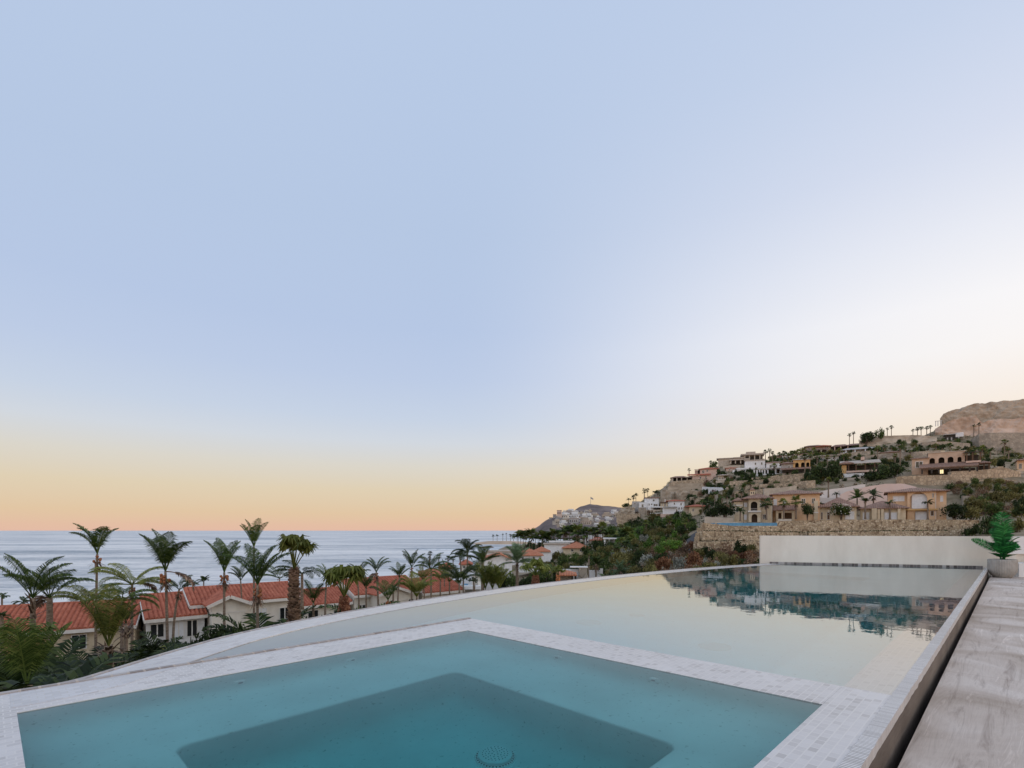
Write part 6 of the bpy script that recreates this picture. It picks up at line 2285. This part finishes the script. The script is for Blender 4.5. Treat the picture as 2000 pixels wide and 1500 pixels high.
# hedge of areca palms and shrubs under the palms
HG = [(20, 1300, 14, 2.6), (100, 1335, 15, 2.0), (125, 1302, 22, 2.8), (150, 1292, 27, 2.4), (112, 1282, 30, 2.4), (178, 1305, 22, 2.6), (140, 1320, 17, 2.4), (200, 1278, 30, 2.4), (262, 1275, 27, 2.8), (285, 1262, 30, 3.0), (312, 1262, 31, 2.6),
      (340, 1250, 33, 3.0), (365, 1252, 32, 2.4), (390, 1246, 33, 2.4), (300, 1244, 35, 2.8), (228, 1280, 25, 2.4), (160, 1305, 19, 2.4), (10, 1262, 24, 3.2), (60, 1290, 20, 3.0), (410, 1242, 35, 2.2), (330, 1270, 27, 2.2), (190, 1300, 20, 2.2)]
for i, (px, py, Y, h) in enumerate(sorted(HG)):
    g_ = gz(px, Y)
    ztop = zp(Y, py) + h * .35
    hh = max(h, ztop - g_)
    areca(f'dark feathery hedge palm below the near palms, {ORD[i]} from the left', ((px - 1000) / 1000 * Y, Y, g_), hh * .95, ('hedge', 'hedge', 'palmd', 'hedge', 'hedge', 'palmy', 'hedge')[i % 7], 'hedge palms along the pool curve', 1.0 if hh < 3.5 else .8)
SH = [(405, 1222, 36, 3.0, 'leafd', 'sparse white-edged shrub at the foot of the gabled bay'), (428, 1226, 38, 3.2, 'leafd', 'dark glossy shrub behind the slim three-plumed palm'), (462, 1222, 38, 3.6, 'leaf', 'rounded dense green shrub under the gabled bay'),
      (484, 1228, 38, 2.4, 'leafo', 'reddish olive shrub beside the double palm'), (590, 1205, 34, 2.4, 'leafd', 'dark shrub right of the thick trunk'), (632, 1202, 36, 2.6, 'leafd', 'dark leafy shrub below the little upright palm'),
      (650, 1200, 38, 2.8, 'leafd', 'taller dark shrub left of the red-brown palm base'), (705, 1192, 42, 2.4, 'leaf', 'low shrub beside the red-brown palm base'), (470, 1232, 34, 2.0, 'leafd', 'low shrub at the pool rim beside the double trunks')]
for (px, py, Y, w, mt, lab) in SH:
    g_ = gz(px, Y)
    h = max(1.6, zp(Y, py) + 1.0 - g_)
    shrub(lab, ((px - 1000) / 1000 * Y, Y, g_), w, h * .9, mt, 'shrubs by the townhouses')
for i, (px, py, Y, h) in enumerate(((522, 1205, 38, 2.2), (708, 1178, 48, 2.2))):
    g_ = gz(px, Y)
    areca(('dark low palm with star-like fronds beside the double palm', 'low green palm before the grey townhouse wall')[i], ((px - 1000) / 1000 * Y, Y, g_), max(2.5, zp(Y, py) + 1.4 - g_), 'palmd', 'low palms by the townhouses')

# ================================================================== PALM BELT, HILL PALMS
def series(labelfmt, group, lst, kind, mats, Yf=None, tr=.17, skirt=True):
    for i, q in enumerate(sorted(lst)):
        px, yc, yb, w = q[:4]
        Y = Yf(px, yb) if Yf else hit(px, yb)
        base = W(px, yb, Y)
        base.z = min(base.z, gz(px, Y))
        k = kind if isinstance(kind, str) else kind[i % len(kind)]
        w *= 1.3 if px > 1200 else 1
        farpalm(labelfmt.format(ORD[i]), px, yc, HZ - (base.z - CAMZ) / Y * 1000, w, Y, k, mats[i % len(mats)], group, skirt, tr, base=base)


belt = [(1012, 1050, 1076, 24), (1022, 1046, 1074, 22), (1034, 1044, 1072, 26), (1046, 1050, 1072, 20), (1058, 1048, 1072, 26), (1068, 1054, 1074, 22), (1078, 1042, 1068, 20), (1090, 1044, 1068, 20), (1100, 1040, 1066, 22),
        (1112, 1038, 1062, 26), (1126, 1040, 1062, 28), (1140, 1042, 1060, 22), (1152, 1036, 1058, 18), (1162, 1040, 1056, 20), (1172, 1032, 1056, 22), (1185, 1042, 1060, 22), (1198, 1048, 1068, 22), (1212, 1048, 1072, 26), (1224, 1042, 1070, 22)]
belt += [(px + 5, yc - 1 + (k * 7) % 5, yb - 4, w + 4) for k, (px, yc, yb, w) in enumerate(belt)]
belt = [(a, b_, c_, d_ * 1.25) for a, b_, c_, d_ in belt]
series('palm in the dense belt beyond the orange roofs, {} from the left', 'palms in the belt before the headland', belt, ('feather', 'feather', 'fan'), ('palm', 'palmy', 'palmd', 'palm'), lambda px, yb: 285 - (px - 1000) * .35)
midp = [(1078, 1078, 1100, 30, 'palm with a rounded crown in front of the orange roofs'), (1118, 1088, 1112, 40, 'broad dark date palm between the orange roof and the gatehouse'), (1100, 1094, 1116, 34, 'lower dark date palm left of the broad one'),
        (1150, 1062, 1128, 16, 'thin tall palm trunk with small tuft behind the stone pillar'), (1164, 1080, 1132, 40, 'big dark palm above the pale panelled wall'), (1136, 1096, 1110, 28, 'dark palm crown just above the stone pillar'),
        (1180, 1112, 1134, 34, 'low bright palm right of the panelled wall'), (1212, 1104, 1135, 44, 'large blue-green date palm before the brown scrub'), (1196, 1112, 1136, 28, 'short palm left of the blue-green date palm'),
        (1070, 1092, 1122, 30, 'palm behind the drooping yellow fan palm'), (1028, 1118, 1146, 28, 'low palm at the rim between the date and fan palms'), (992, 1140, 1162, 30, 'low yellow-green palm left of the spiky date palm')]
for (px, yc, yb, w, lab) in midp:
    Y = 130 - (yb - 1100) * 1.35
    kind = 'date' if 'date' in lab or 'big' in lab or 'dark palm' in lab else 'feather'
    farpalm(lab, px, yc, yb, w, Y, kind, 'palmblue' if 'blue' in lab else ('palmd' if 'dark' in lab else ('palmy' if 'yellow' in lab or 'tuft' in lab else 'palm')), 'palms around the gatehouse', True, .19, base=Vector(((px - 1000) / 1000 * Y, Y, gz(px, Y))))
slope = [(1206, 1068, 1092, 18), (1222, 1066, 1090, 20), (1216, 1058, 1082, 18), (1234, 1052, 1075, 18), (1248, 1038, 1058, 16), (1262, 1022, 1042, 14), (1285, 1014, 1030, 14), (1308, 1016, 1036, 14), (1322, 1012, 1034, 14), (1338, 1020, 1042, 16), (1344, 1012, 1034, 16),
         (1330, 1030, 1052, 14), (1275, 1030, 1048, 14), (1240, 1072, 1096, 20), (1228, 1030, 1048, 14)]
series('fan palm on the green slope below the white houses, {} from the left', 'fan palms on the green slope', slope, 'fan', ('palm', 'palmy', 'palmd'))
white = [(1228, 976, 990, 9), (1237, 972, 988, 10), (1242, 968, 986, 9), (1258, 957, 972, 7), (1265, 958, 972, 8), (1259, 963, 974, 8), (1279, 963, 974, 12), (1284, 962, 974, 9)]
series('dark palm behind the white hillside houses, {} from the left', 'palms above the white houses', white, ('feather', 'fan'), ('palmd',))
cliffp = [(1357, 972, 1000, 12), (1372, 980, 1004, 13), (1385, 985, 1006, 14), (1396, 965, 990, 14), (1410, 972, 1000, 14), (1420, 968, 992, 12), (1400, 985, 1008, 13), (1452, 952, 972, 18), (1466, 944, 966, 18), (1448, 960, 980, 14), (1430, 978, 998, 12)]
series('palm between the cliff and the cupola villa, {} from the left', 'palms below the cliff terraces', cliffp, ('fan', 'feather'), ('palmd', 'palm'))
skyl = [(1346, 918, 928, 7), (1388, 903, 914, 7), (1495, 883, 904, 10), (1503, 880, 902, 9), (1509, 885, 904, 8), (1522, 888, 908, 11), (1531, 886, 908, 12), (1659, 850, 866, 9), (1667, 846, 866, 9), (1733, 838, 852, 7), (1741, 835, 852, 9),
        (1783, 841, 852, 7), (1792, 838, 852, 11), (1799, 837, 852, 10), (1810, 836, 851, 9), (1817, 834, 850, 9)]
series('fan palm silhouetted on the hill skyline, {} from the left', 'fan palms on the skyline', skyl, 'fan', ('palmd', 'palm'), tr=.28)
series('small palm against the pink cliff at the top right, {} from the left', 'palms by the pink cliff', [(1902, 832, 846, 8), (1912, 829, 846, 9)], 'fan', ('palmd',), lambda px, yb: 342, .28)
midh = [(1540, 892, 908, 14), (1548, 886, 902, 14), (1560, 884, 898, 16), (1572, 894, 930, 16), (1582, 890, 908, 14), (1596, 892, 908, 14), (1606, 888, 902, 12), (1616, 894, 912, 12), (1630, 890, 904, 12), (1648, 892, 906, 12), (1520, 902, 918, 14), (1512, 910, 928, 13), (1528, 908, 926, 14),
        (1553, 896, 912, 12), (1590, 880, 894, 12), (1640, 880, 893, 12)]
series('green fan palm between the yellow arched villa and the skyline, {} from the left', 'fan palms on the middle hillside', midh, 'fan', ('palmy', 'palm', 'palmy'), tr=.22)
high = [(1714, 876, 908, 14), (1728, 874, 888, 12), (1741, 874, 896, 11), (1758, 876, 922, 13), (1768, 878, 894, 10), (1778, 882, 896, 10), (1790, 880, 894, 10), (1812, 876, 888, 11), (1828, 870, 886, 11), (1840, 874, 888, 9), (1856, 870, 886, 14), (1871, 876, 890, 11), (1748, 890, 906, 12)]
series('fan palm in the row above the arched villa, {} from the left', 'fan palms above the arched villa', high, 'fan', ('palmy', 'palm', 'palm'), tr=.22)
right = [(1905, 880, 896, 20), (1918, 876, 894, 18), (1934, 882, 898, 22), (1962, 864, 896, 18), (1970, 880, 902, 16), (1992, 894, 908, 14)]
series('bushy palm at the right end above the gazebo, {} from the left', 'palms above the gazebo', right, ('feather', 'fan'), ('palm', 'palmy'), tr=.25)
vp = [(1497, 984, 1015, 26, 'broad fan palm right of the arched balcony', 'fan', 'palm'), (1531, 984, 1014, 22, 'yellow-green fan palm in front of the columned porch', 'fan', 'palmy'), (1555, 980, 1014, 27, 'large fan palm at the right end of the columned porch', 'fan', 'palmy'),
      (1446, 1000, 1018, 22, 'dark feather palm left of the cupola villa', 'feather', 'palmd'), (1674, 972, 992, 34, 'bushy date palm left of a pair behind the low brown roof', 'date', 'palm'), (1706, 968, 990, 32, 'bushy date palm right of a pair behind the low brown roof', 'date', 'palmblue'),
      (1690, 980, 1014, 22, 'dark palm leaning in front of the low brown roof', 'feather', 'palmd'), (1738, 982, 1015, 20, 'slim dark palm left of the orange villa arch', 'feather', 'palmd'), (1812, 982, 1015, 22, 'slim dark palm right of the orange villa arch', 'feather', 'palmd'),
      (1618, 938, 972, 14, 'lone fan palm before the pale bare slope', 'fan', 'palmy'), (1600, 966, 978, 16, 'low palm left of the lone fan palm', 'feather', 'palmd'), (1634, 966, 978, 16, 'low palm right of the lone fan palm', 'feather', 'palmd')]
for (px, yc, yb, w, lab, kind, mt) in vp:
    Y = 114.5 if yb > 1005 else (129 if yb > 985 else 137)
    farpalm(lab, px, yc, yb, w * 1.32, Y, kind, mt, 'palms around the villas', True, .2)

# ================================================================== TREES AND SHRUBS ON THE HILL
def tree_at(label, px, yt, yb, wpx, mt, Y=None, trunk=.3, name='tree', cat='tree', group=None):
    Y = Y or hit(px, yb)
    s = Y / 1000
    z0 = zp(Y, yb)
    H = (yb - yt) * s
    tk = H * trunk
    shrub(label, ((px - 1000) * s, Y, z0 - .2), wpx * s / math.sqrt(1 + ((px - 1000) / 1000) ** 2), H - tk, mt, group, name, cat, trunk=tk)


for i, (px, yt, yb, w) in enumerate(((984, 1118, 1150, 34), (1000, 1112, 1150, 30), (1026, 1118, 1150, 38), (1062, 1112, 1144, 34), (1080, 1118, 1142, 26))):
    tree_at(f'dark bush in front of the white gabled house and its palms, {ORD[i]} from the left', px, yt, yb, w, ('leafd', 'leaf')[i % 2], 88 - i * 2, .05, 'bush', 'bush', 'bushes by the white gabled house')
tree_at('large dark round tree left of the cupola villa', 1416, 976, 1018, 56, 'leafd', 119)
tree_at('dark tree beside the pinkish parapet', 1392, 982, 1018, 44, 'leafd', 121)
tree_at('dark round tree on the cliff beside the pink villa', 1408, 912, 938, 26, 'leafd')
tree_at('round dark tree in front of the columned porch wing', 1577, 976, 1015, 34, 'leafd', 114.5, .3)
tree_at('broad white-flowering tree behind the stone wall', 1643, 978, 1016, 52, 'leaf', 114, .3)
mb = MB()
rng = random.Random(8)
t_ = [o for o in COL.objects if o.get('label') == 'broad white-flowering tree behind the stone wall'][0]
for k in range(90):
    a, e = rng.uniform(0, 6.28), rng.uniform(-.1, 1.3)
    r = .114 * 22
    c = Vector((math.cos(a) * math.cos(e) * r, math.sin(a) * math.cos(e) * r, 1.6 + math.sin(e) * 2.3))
    mb.box(c.x - .05, c.x + .05, c.y - .05, c.y + .05, c.z - .05, c.z + .05)
fl = mb.build('blossom', M['flower'], t_)
fl['kind'] = 'stuff'
tree_at('wide dark spreading tree right of the orange villa', 1864, 976, 1018, 76, 'leafd', 113, .12)
tree_at('dark spreading tree at the right end of the stone wall', 1896, 984, 1018, 52, 'leafo', 112, .12)
tree_at('soft green feathery tree behind the spreading dark tree', 1905, 968, 1004, 66, 'leafo', 122, .15)
tree_at('greenish feathery tree right of the soft green one', 1938, 976, 1008, 44, 'leaf', 118, .15)
tree_at('dark bush at the foot of the stone wall left of the potted palm', 1898, 1016, 1052, 48, 'leafd', 100, .05)
tree_at('tall dark bush behind the potted palm', 1932, 996, 1052, 54, 'leafd', 96, .05)
tree_at('brownish bush right of the potted palm', 1988, 1006, 1050, 40, 'leafo', 92, .05)
tree_at('dark shrub on the far right slope', 1995, 976, 1006, 46, 'leafd', 112, .05)
tree_at('dark thicket tree left of three above the bare slope', 1598, 902, 942, 44, 'leafd', None, .1)
tree_at('dark thicket tree middle of three above the bare slope', 1616, 897, 942, 38, 'leafd', None, .1)
tree_at('dark thicket tree right of three above the bare slope', 1632, 899, 940, 36, 'leafd', None, .1)
tree_at('low dark thicket left of the thicket trees', 1578, 918, 938, 34, 'leafd', None, .05)
tree_at('dark tree left of the arched villa', 1722, 900, 940, 48, 'leafd', None, .1)
tree_at('dark tree touching the arched villa veranda', 1748, 900, 936, 40, 'leafd', None, .1)
tree_at('dark broad shrub below the yellow terrace villa', 1698, 915, 942, 48, 'leafd', None, .05)
tree_at('dark green tree right of the gazebo', 1957, 892, 920, 28, 'leafd', None, .1)
tree_at('olive tree between the gazebo and the dark green tree', 1942, 892, 916, 20, 'leafo', None, .1)
tree_at('pine clump on the skyline left of the bare bank', 1692, 839, 866, 46, 'leafd', 350, .0)
tree_at('second pine clump on the skyline beside the bare bank', 1718, 834, 862, 26, 'leaf', 350, .0)
tree_at('olive skyline tree left of the long low villa', 1548, 877, 890, 18, 'leafo', 352, .1)
tree_at('olive skyline tree beside the red roof edge', 1568, 871, 886, 16, 'leafo', 352, .1)
tree_at('skyline bush at the left end of the beige villa', 1396, 899, 914, 26, 'leaf', 322, .1)
tree_at('green shrubbery in front of the skyline villa, right side', 1497, 893, 912, 34, 'leaf', 310, .1)
tree_at('dark clipped hedge left of the white stepped house', 1222, 980, 990, 20, 'leafd', 300, .0)
tree_at('big bright green tree beside the asphalt ramp', 1310, 1052, 1072, 54, 'leafbright', 105, .1)
tree_at('second bright green tree below the asphalt ramp', 1286, 1062, 1080, 40, 'leafbright', 100, .1)
tree_at('silvery grey-green palm-like shrub in the middle of the slope', 1258, 1040, 1058, 24, 'leafg', 130, .15)
tree_at('tall dark tree behind the asphalt ramp', 1352, 1012, 1040, 30, 'leaf', 150, .1)
tree_at('dark bushy tree under the thin palms', 1330, 1022, 1046, 30, 'leafd', 150, .1)
tree_at('dark pocket shrub in the cleft of the pale cliff', 1344, 960, 986, 12, 'leafd', 279, .1)
tree_at('grey bare shrub on the white curved wall', 1388, 950, 968, 22, 'leafb', 262, .1)
tree_at('shrub growing on the wall below the yellow arches', 1543, 950, 966, 28, 'leafd', 184, .05)
tree_at('green strip shrub on top of the lower stone tier', 1516, 944, 952, 26, 'leafo', 208, .0)


def inside(px, py, poly):
    c = False
    j = len(poly) - 1
    for i in range(len(poly)):
        if (poly[i][1] > py) != (poly[j][1] > py) and px < (poly[j][0] - poly[i][0]) * (py - poly[i][1]) / (poly[j][1] - poly[i][1]) + poly[i][0]:
            c = not c
        j = i
    return c


MASS = []


def scatter(where, group, poly, n, size, mats, seed, asp=(.6, 1.0), y0=25, Ylim=None, mind=.55, keep=30):
    """countable shrubs spread over a patch of ground"""
    rng = random.Random(seed)
    pts = []
    xs_, ys_ = [p[0] for p in poly], [p[1] for p in poly]
    tries = 0
    while len(pts) < n and tries < 6000:
        tries += 1
        px, py = rng.uniform(min(xs_), max(xs_)), rng.uniform(min(ys_), max(ys_))
        if not inside(px, py, poly):
            continue
        w = rng.uniform(*size)
        if any((px - q[0]) ** 2 + ((py - q[1]) * 1.8) ** 2 < (mind * (w + q[2]) / 2) ** 2 for q in pts):
            continue
        pts.append((px, py, w, mats[rng.randrange(len(mats))]))
    pts.sort(key=lambda q: -q[2])
    for (px, py, w, mt) in pts[keep:]:
        Y = hit(px, py, y0)
        MASS.append(((px - 1000) / 1000 * Y, Y, gz(px, Y) - .2, w * Y / 1000, w * Y / 1000 * rng.uniform(*asp), mt))
    pts = sorted(pts[:keep])
    for i, (px, py, w, mt) in enumerate(pts):
        Y = hit(px, py, y0)
        s = Y / 1000
        nm = {'leaf': 'green', 'leafd': 'dark green', 'leafo': 'olive', 'leafb': 'dry brown', 'leafr': 'reddish brown', 'leafg': 'grey-green', 'leafbright': 'bright green'}[mt]
        shrub(f'{nm} shrub {where}, {ORD[i]} from the left', ((px - 1000) * s, Y, gz(px, Y) - .2), w * s, w * s * rng.uniform(*asp), mt, group, stem=False)


GR = ('leaf', 'leafd', 'leafo', 'leaf', 'leafd')
scatter('in the greenery behind the gatehouse', 'shrubs behind the gatehouse', [(1020, 1085), (1200, 1062), (1235, 1100), (1200, 1130), (1060, 1135)], 70, (22, 38), GR, 11, y0=60, mind=.42, keep=40)
scatter('on the slope below the white houses', 'shrubs below the white houses', [(1190, 1045), (1250, 1022), (1360, 1018), (1352, 1050), (1320, 1075), (1225, 1098), (1190, 1080)], 80, (18, 32), GR + ('leafo', 'leafbright'), 12, y0=60, mind=.42, keep=42)
scatter('in the dry scrub beyond the pool rim', 'dry shrubs beyond the pool rim', [(1200, 1100), (1330, 1080), (1484, 1085), (1484, 1112), (1200, 1140)], 85, (26, 48), ('leafb', 'leafd', 'leafo', 'leafb', 'leafd', 'leafr', 'leafo', 'leafg'), 13, y0=55, mind=.45, keep=48)
scatter('below the villas across the middle hillside', 'shrubs on the middle hillside', [(1440, 925), (1540, 890), (1640, 890), (1720, 890), (1780, 900), (1760, 930), (1640, 945), (1500, 960), (1440, 965)], 240, (9, 19), ('leaf', 'leafd', 'leafd', 'leafo', 'leafd'), 14, keep=24, mind=.4)
scatter('on the upper hillside', 'shrubs on the upper hillside', [(1500, 900), (1600, 880), (1720, 870), (1880, 862), (2000, 892), (2000, 912), (1900, 908), (1760, 890), (1600, 905)], 170, (7, 15), ('leaf', 'leafo', 'leafd', 'leafd'), 15, keep=12, mind=.45)
scatter('on the ledges right of the arched villa', 'shrubs right of the arched villa', [(1880, 946), (2000, 946), (2000, 1010), (1930, 1015), (1850, 960)], 46, (16, 34), ('leafo', 'leafd', 'leafo', 'leafb', 'leaf'), 16, keep=28)
scatter('among the cliff terraces', 'shrubs among the cliff terraces', [(1350, 948), (1440, 935), (1510, 955), (1440, 995), (1345, 1008)], 130, (8, 18), ('leafd', 'leafo', 'leaf', 'leafd', 'leafb'), 17, keep=14, mind=.4)
scatter('along the foot of the terrace walls', 'shrubs at the foot of the terrace walls', [(1340, 1076), (1484, 1077), (1484, 1090), (1340, 1088)], 16, (14, 26), ('leaf', 'leafo', 'leafd'), 18, (.4, .7), 60, keep=10)
scatter('beside the white terrace house', 'shrubs by the white terrace house', [(870, 1150), (1000, 1148), (1060, 1120), (1075, 1140), (900, 1172)], 22, (18, 34), GR, 19, y0=50, keep=14)
scatter('along the palm belt', 'shrubs along the palm belt', [(1005, 1072), (1080, 1060), (1200, 1052), (1200, 1066), (1080, 1076), (1010, 1086)], 30, (14, 24), GR, 20, (.5, .8), 120, keep=12)
scatter('clinging to the terrace edges left of the hill', 'shrubs on the left tip of the hill', [(1200, 1005), (1250, 1000), (1345, 1006), (1345, 1022), (1240, 1030), (1200, 1030)], 24, (9, 16), ('leafo', 'leaf', 'leafd', 'leafb'), 21, keep=10)


# low scrub that nobody could count, over the whole hill
rng = random.Random(99)
mb = MB()
xs_ = []
for k in range(5200):
    px, Y = rng.uniform(1185, 2060), 60 + 330 * rng.random() ** .8
    if px > 1370 and 104 < Y < 136:
        continue
    if 1300 < px < 1362 and Y < 145:
        continue
    nz = noise.noise(Vector(((px - 1000) / 1000 * Y * .035, Y * .035, 11)))
    if nz < -.12:
        continue
    g0 = gz(px, Y)
    if abs(gz(px, Y + 3) - g0) > 2.6:
        continue
    x = (px - 1000) / 1000 * Y
    r = rng.uniform(.35, 1.0) * (1 + Y / 400)
    mb.mi = rng.choice((0, 0, 1, 2, 2, 3))
    for q in range(16):
        v = Vector((rng.gauss(0, 1), rng.gauss(0, 1), abs(rng.gauss(0, 1)))).normalized()
        c = Vector((x, Y, g0 - .05)) + Vector((v.x, v.y, v.z * .8)) * r * rng.random() ** .4
        t_ = v.cross(Vector((rng.gauss(0, 1), rng.gauss(0, 1), rng.gauss(0, 1)))).normalized()
        b_ = v.cross(t_)
        L = r * rng.uniform(.28, .55)
        mb.add([c - t_ * L * .5, c - b_ * L * .3, c + t_ * L * .5, c + b_ * L * .3], [(0, 1, 2, 3)])
LM4 = {'leaf': 0, 'leafd': 1, 'leafo': 2, 'leafb': 3, 'leafr': 4, 'leafg': 5, 'leafbright': 6}
for (x, Y, g0, w, h, mt) in MASS:
    me = CL[mt][rng.randrange(3)]
    mb.mi = LM4[mt]
    ca, sa = math.cos(x * 7), math.sin(x * 7)
    mb.add([(x + (v.co.x * ca - v.co.y * sa) * w / 2, Y + (v.co.x * sa + v.co.y * ca) * w / 2, g0 + v.co.z * h) for v in me.vertices], [tuple(f.vertices) for f in me.polygons])
o = mb.build('hillside_scrub', [M[k] for k in LM4])
tag(o, 'low dry scrub scattered over the whole hillside', 'scrub', kind='stuff')


# planted ledges between the stone tiers
for lab, pts in (('thin dark hedge on the ledge under the blue pool wall', [(1372, 1037.5, 110.8), (1440, 1038.5, 110.3), (1520, 1039.5, 110.3), (1570, 1040, 111)]),
                 ('thin dark hedge on the ledge between middle and bottom stone tiers', [(1366, 1057.5, 108.4), (1430, 1057.5, 107.9), (1484, 1058.5, 107.9)]),
                 ('dark grassy ledge below the upper stone wall', [(1575, 1040, 110), (1720, 1038, 109.6), (1850, 1037.5, 109.6)])):
    c0 = W(*pts[0])
    mb = MB()
    for i in range(len(pts) - 1):
        a, c = W(*pts[i]), W(*pts[i + 1])
        n = int((c - a).length * 34)
        for k in range(n):
            q = a.lerp(c, rng.random()) + Vector((0, rng.uniform(-.35, .2), rng.uniform(-.1, .22 + .25 * noise.noise(Vector((k * .01, i, 0))))))
            v = Vector((rng.gauss(0, 1), rng.gauss(0, 1), rng.gauss(0, 1))).normalized()
            t_ = v.cross(Vector((rng.gauss(0, 1), rng.gauss(0, 1), rng.gauss(0, 1)))).normalized()
            b_ = v.cross(t_)
            L = rng.uniform(.15, .32)
            mb.add([q - t_ * L * .5 - c0, q - b_ * L * .3 - c0, q + t_ * L * .5 - c0, q + b_ * L * .3 - c0], [(0, 1, 2, 3)])
    o = mb.build('hedge', M['leafd'])
    o.location = c0
    tag(o, lab, 'hedge', 'planted ledges of the stone terrace')
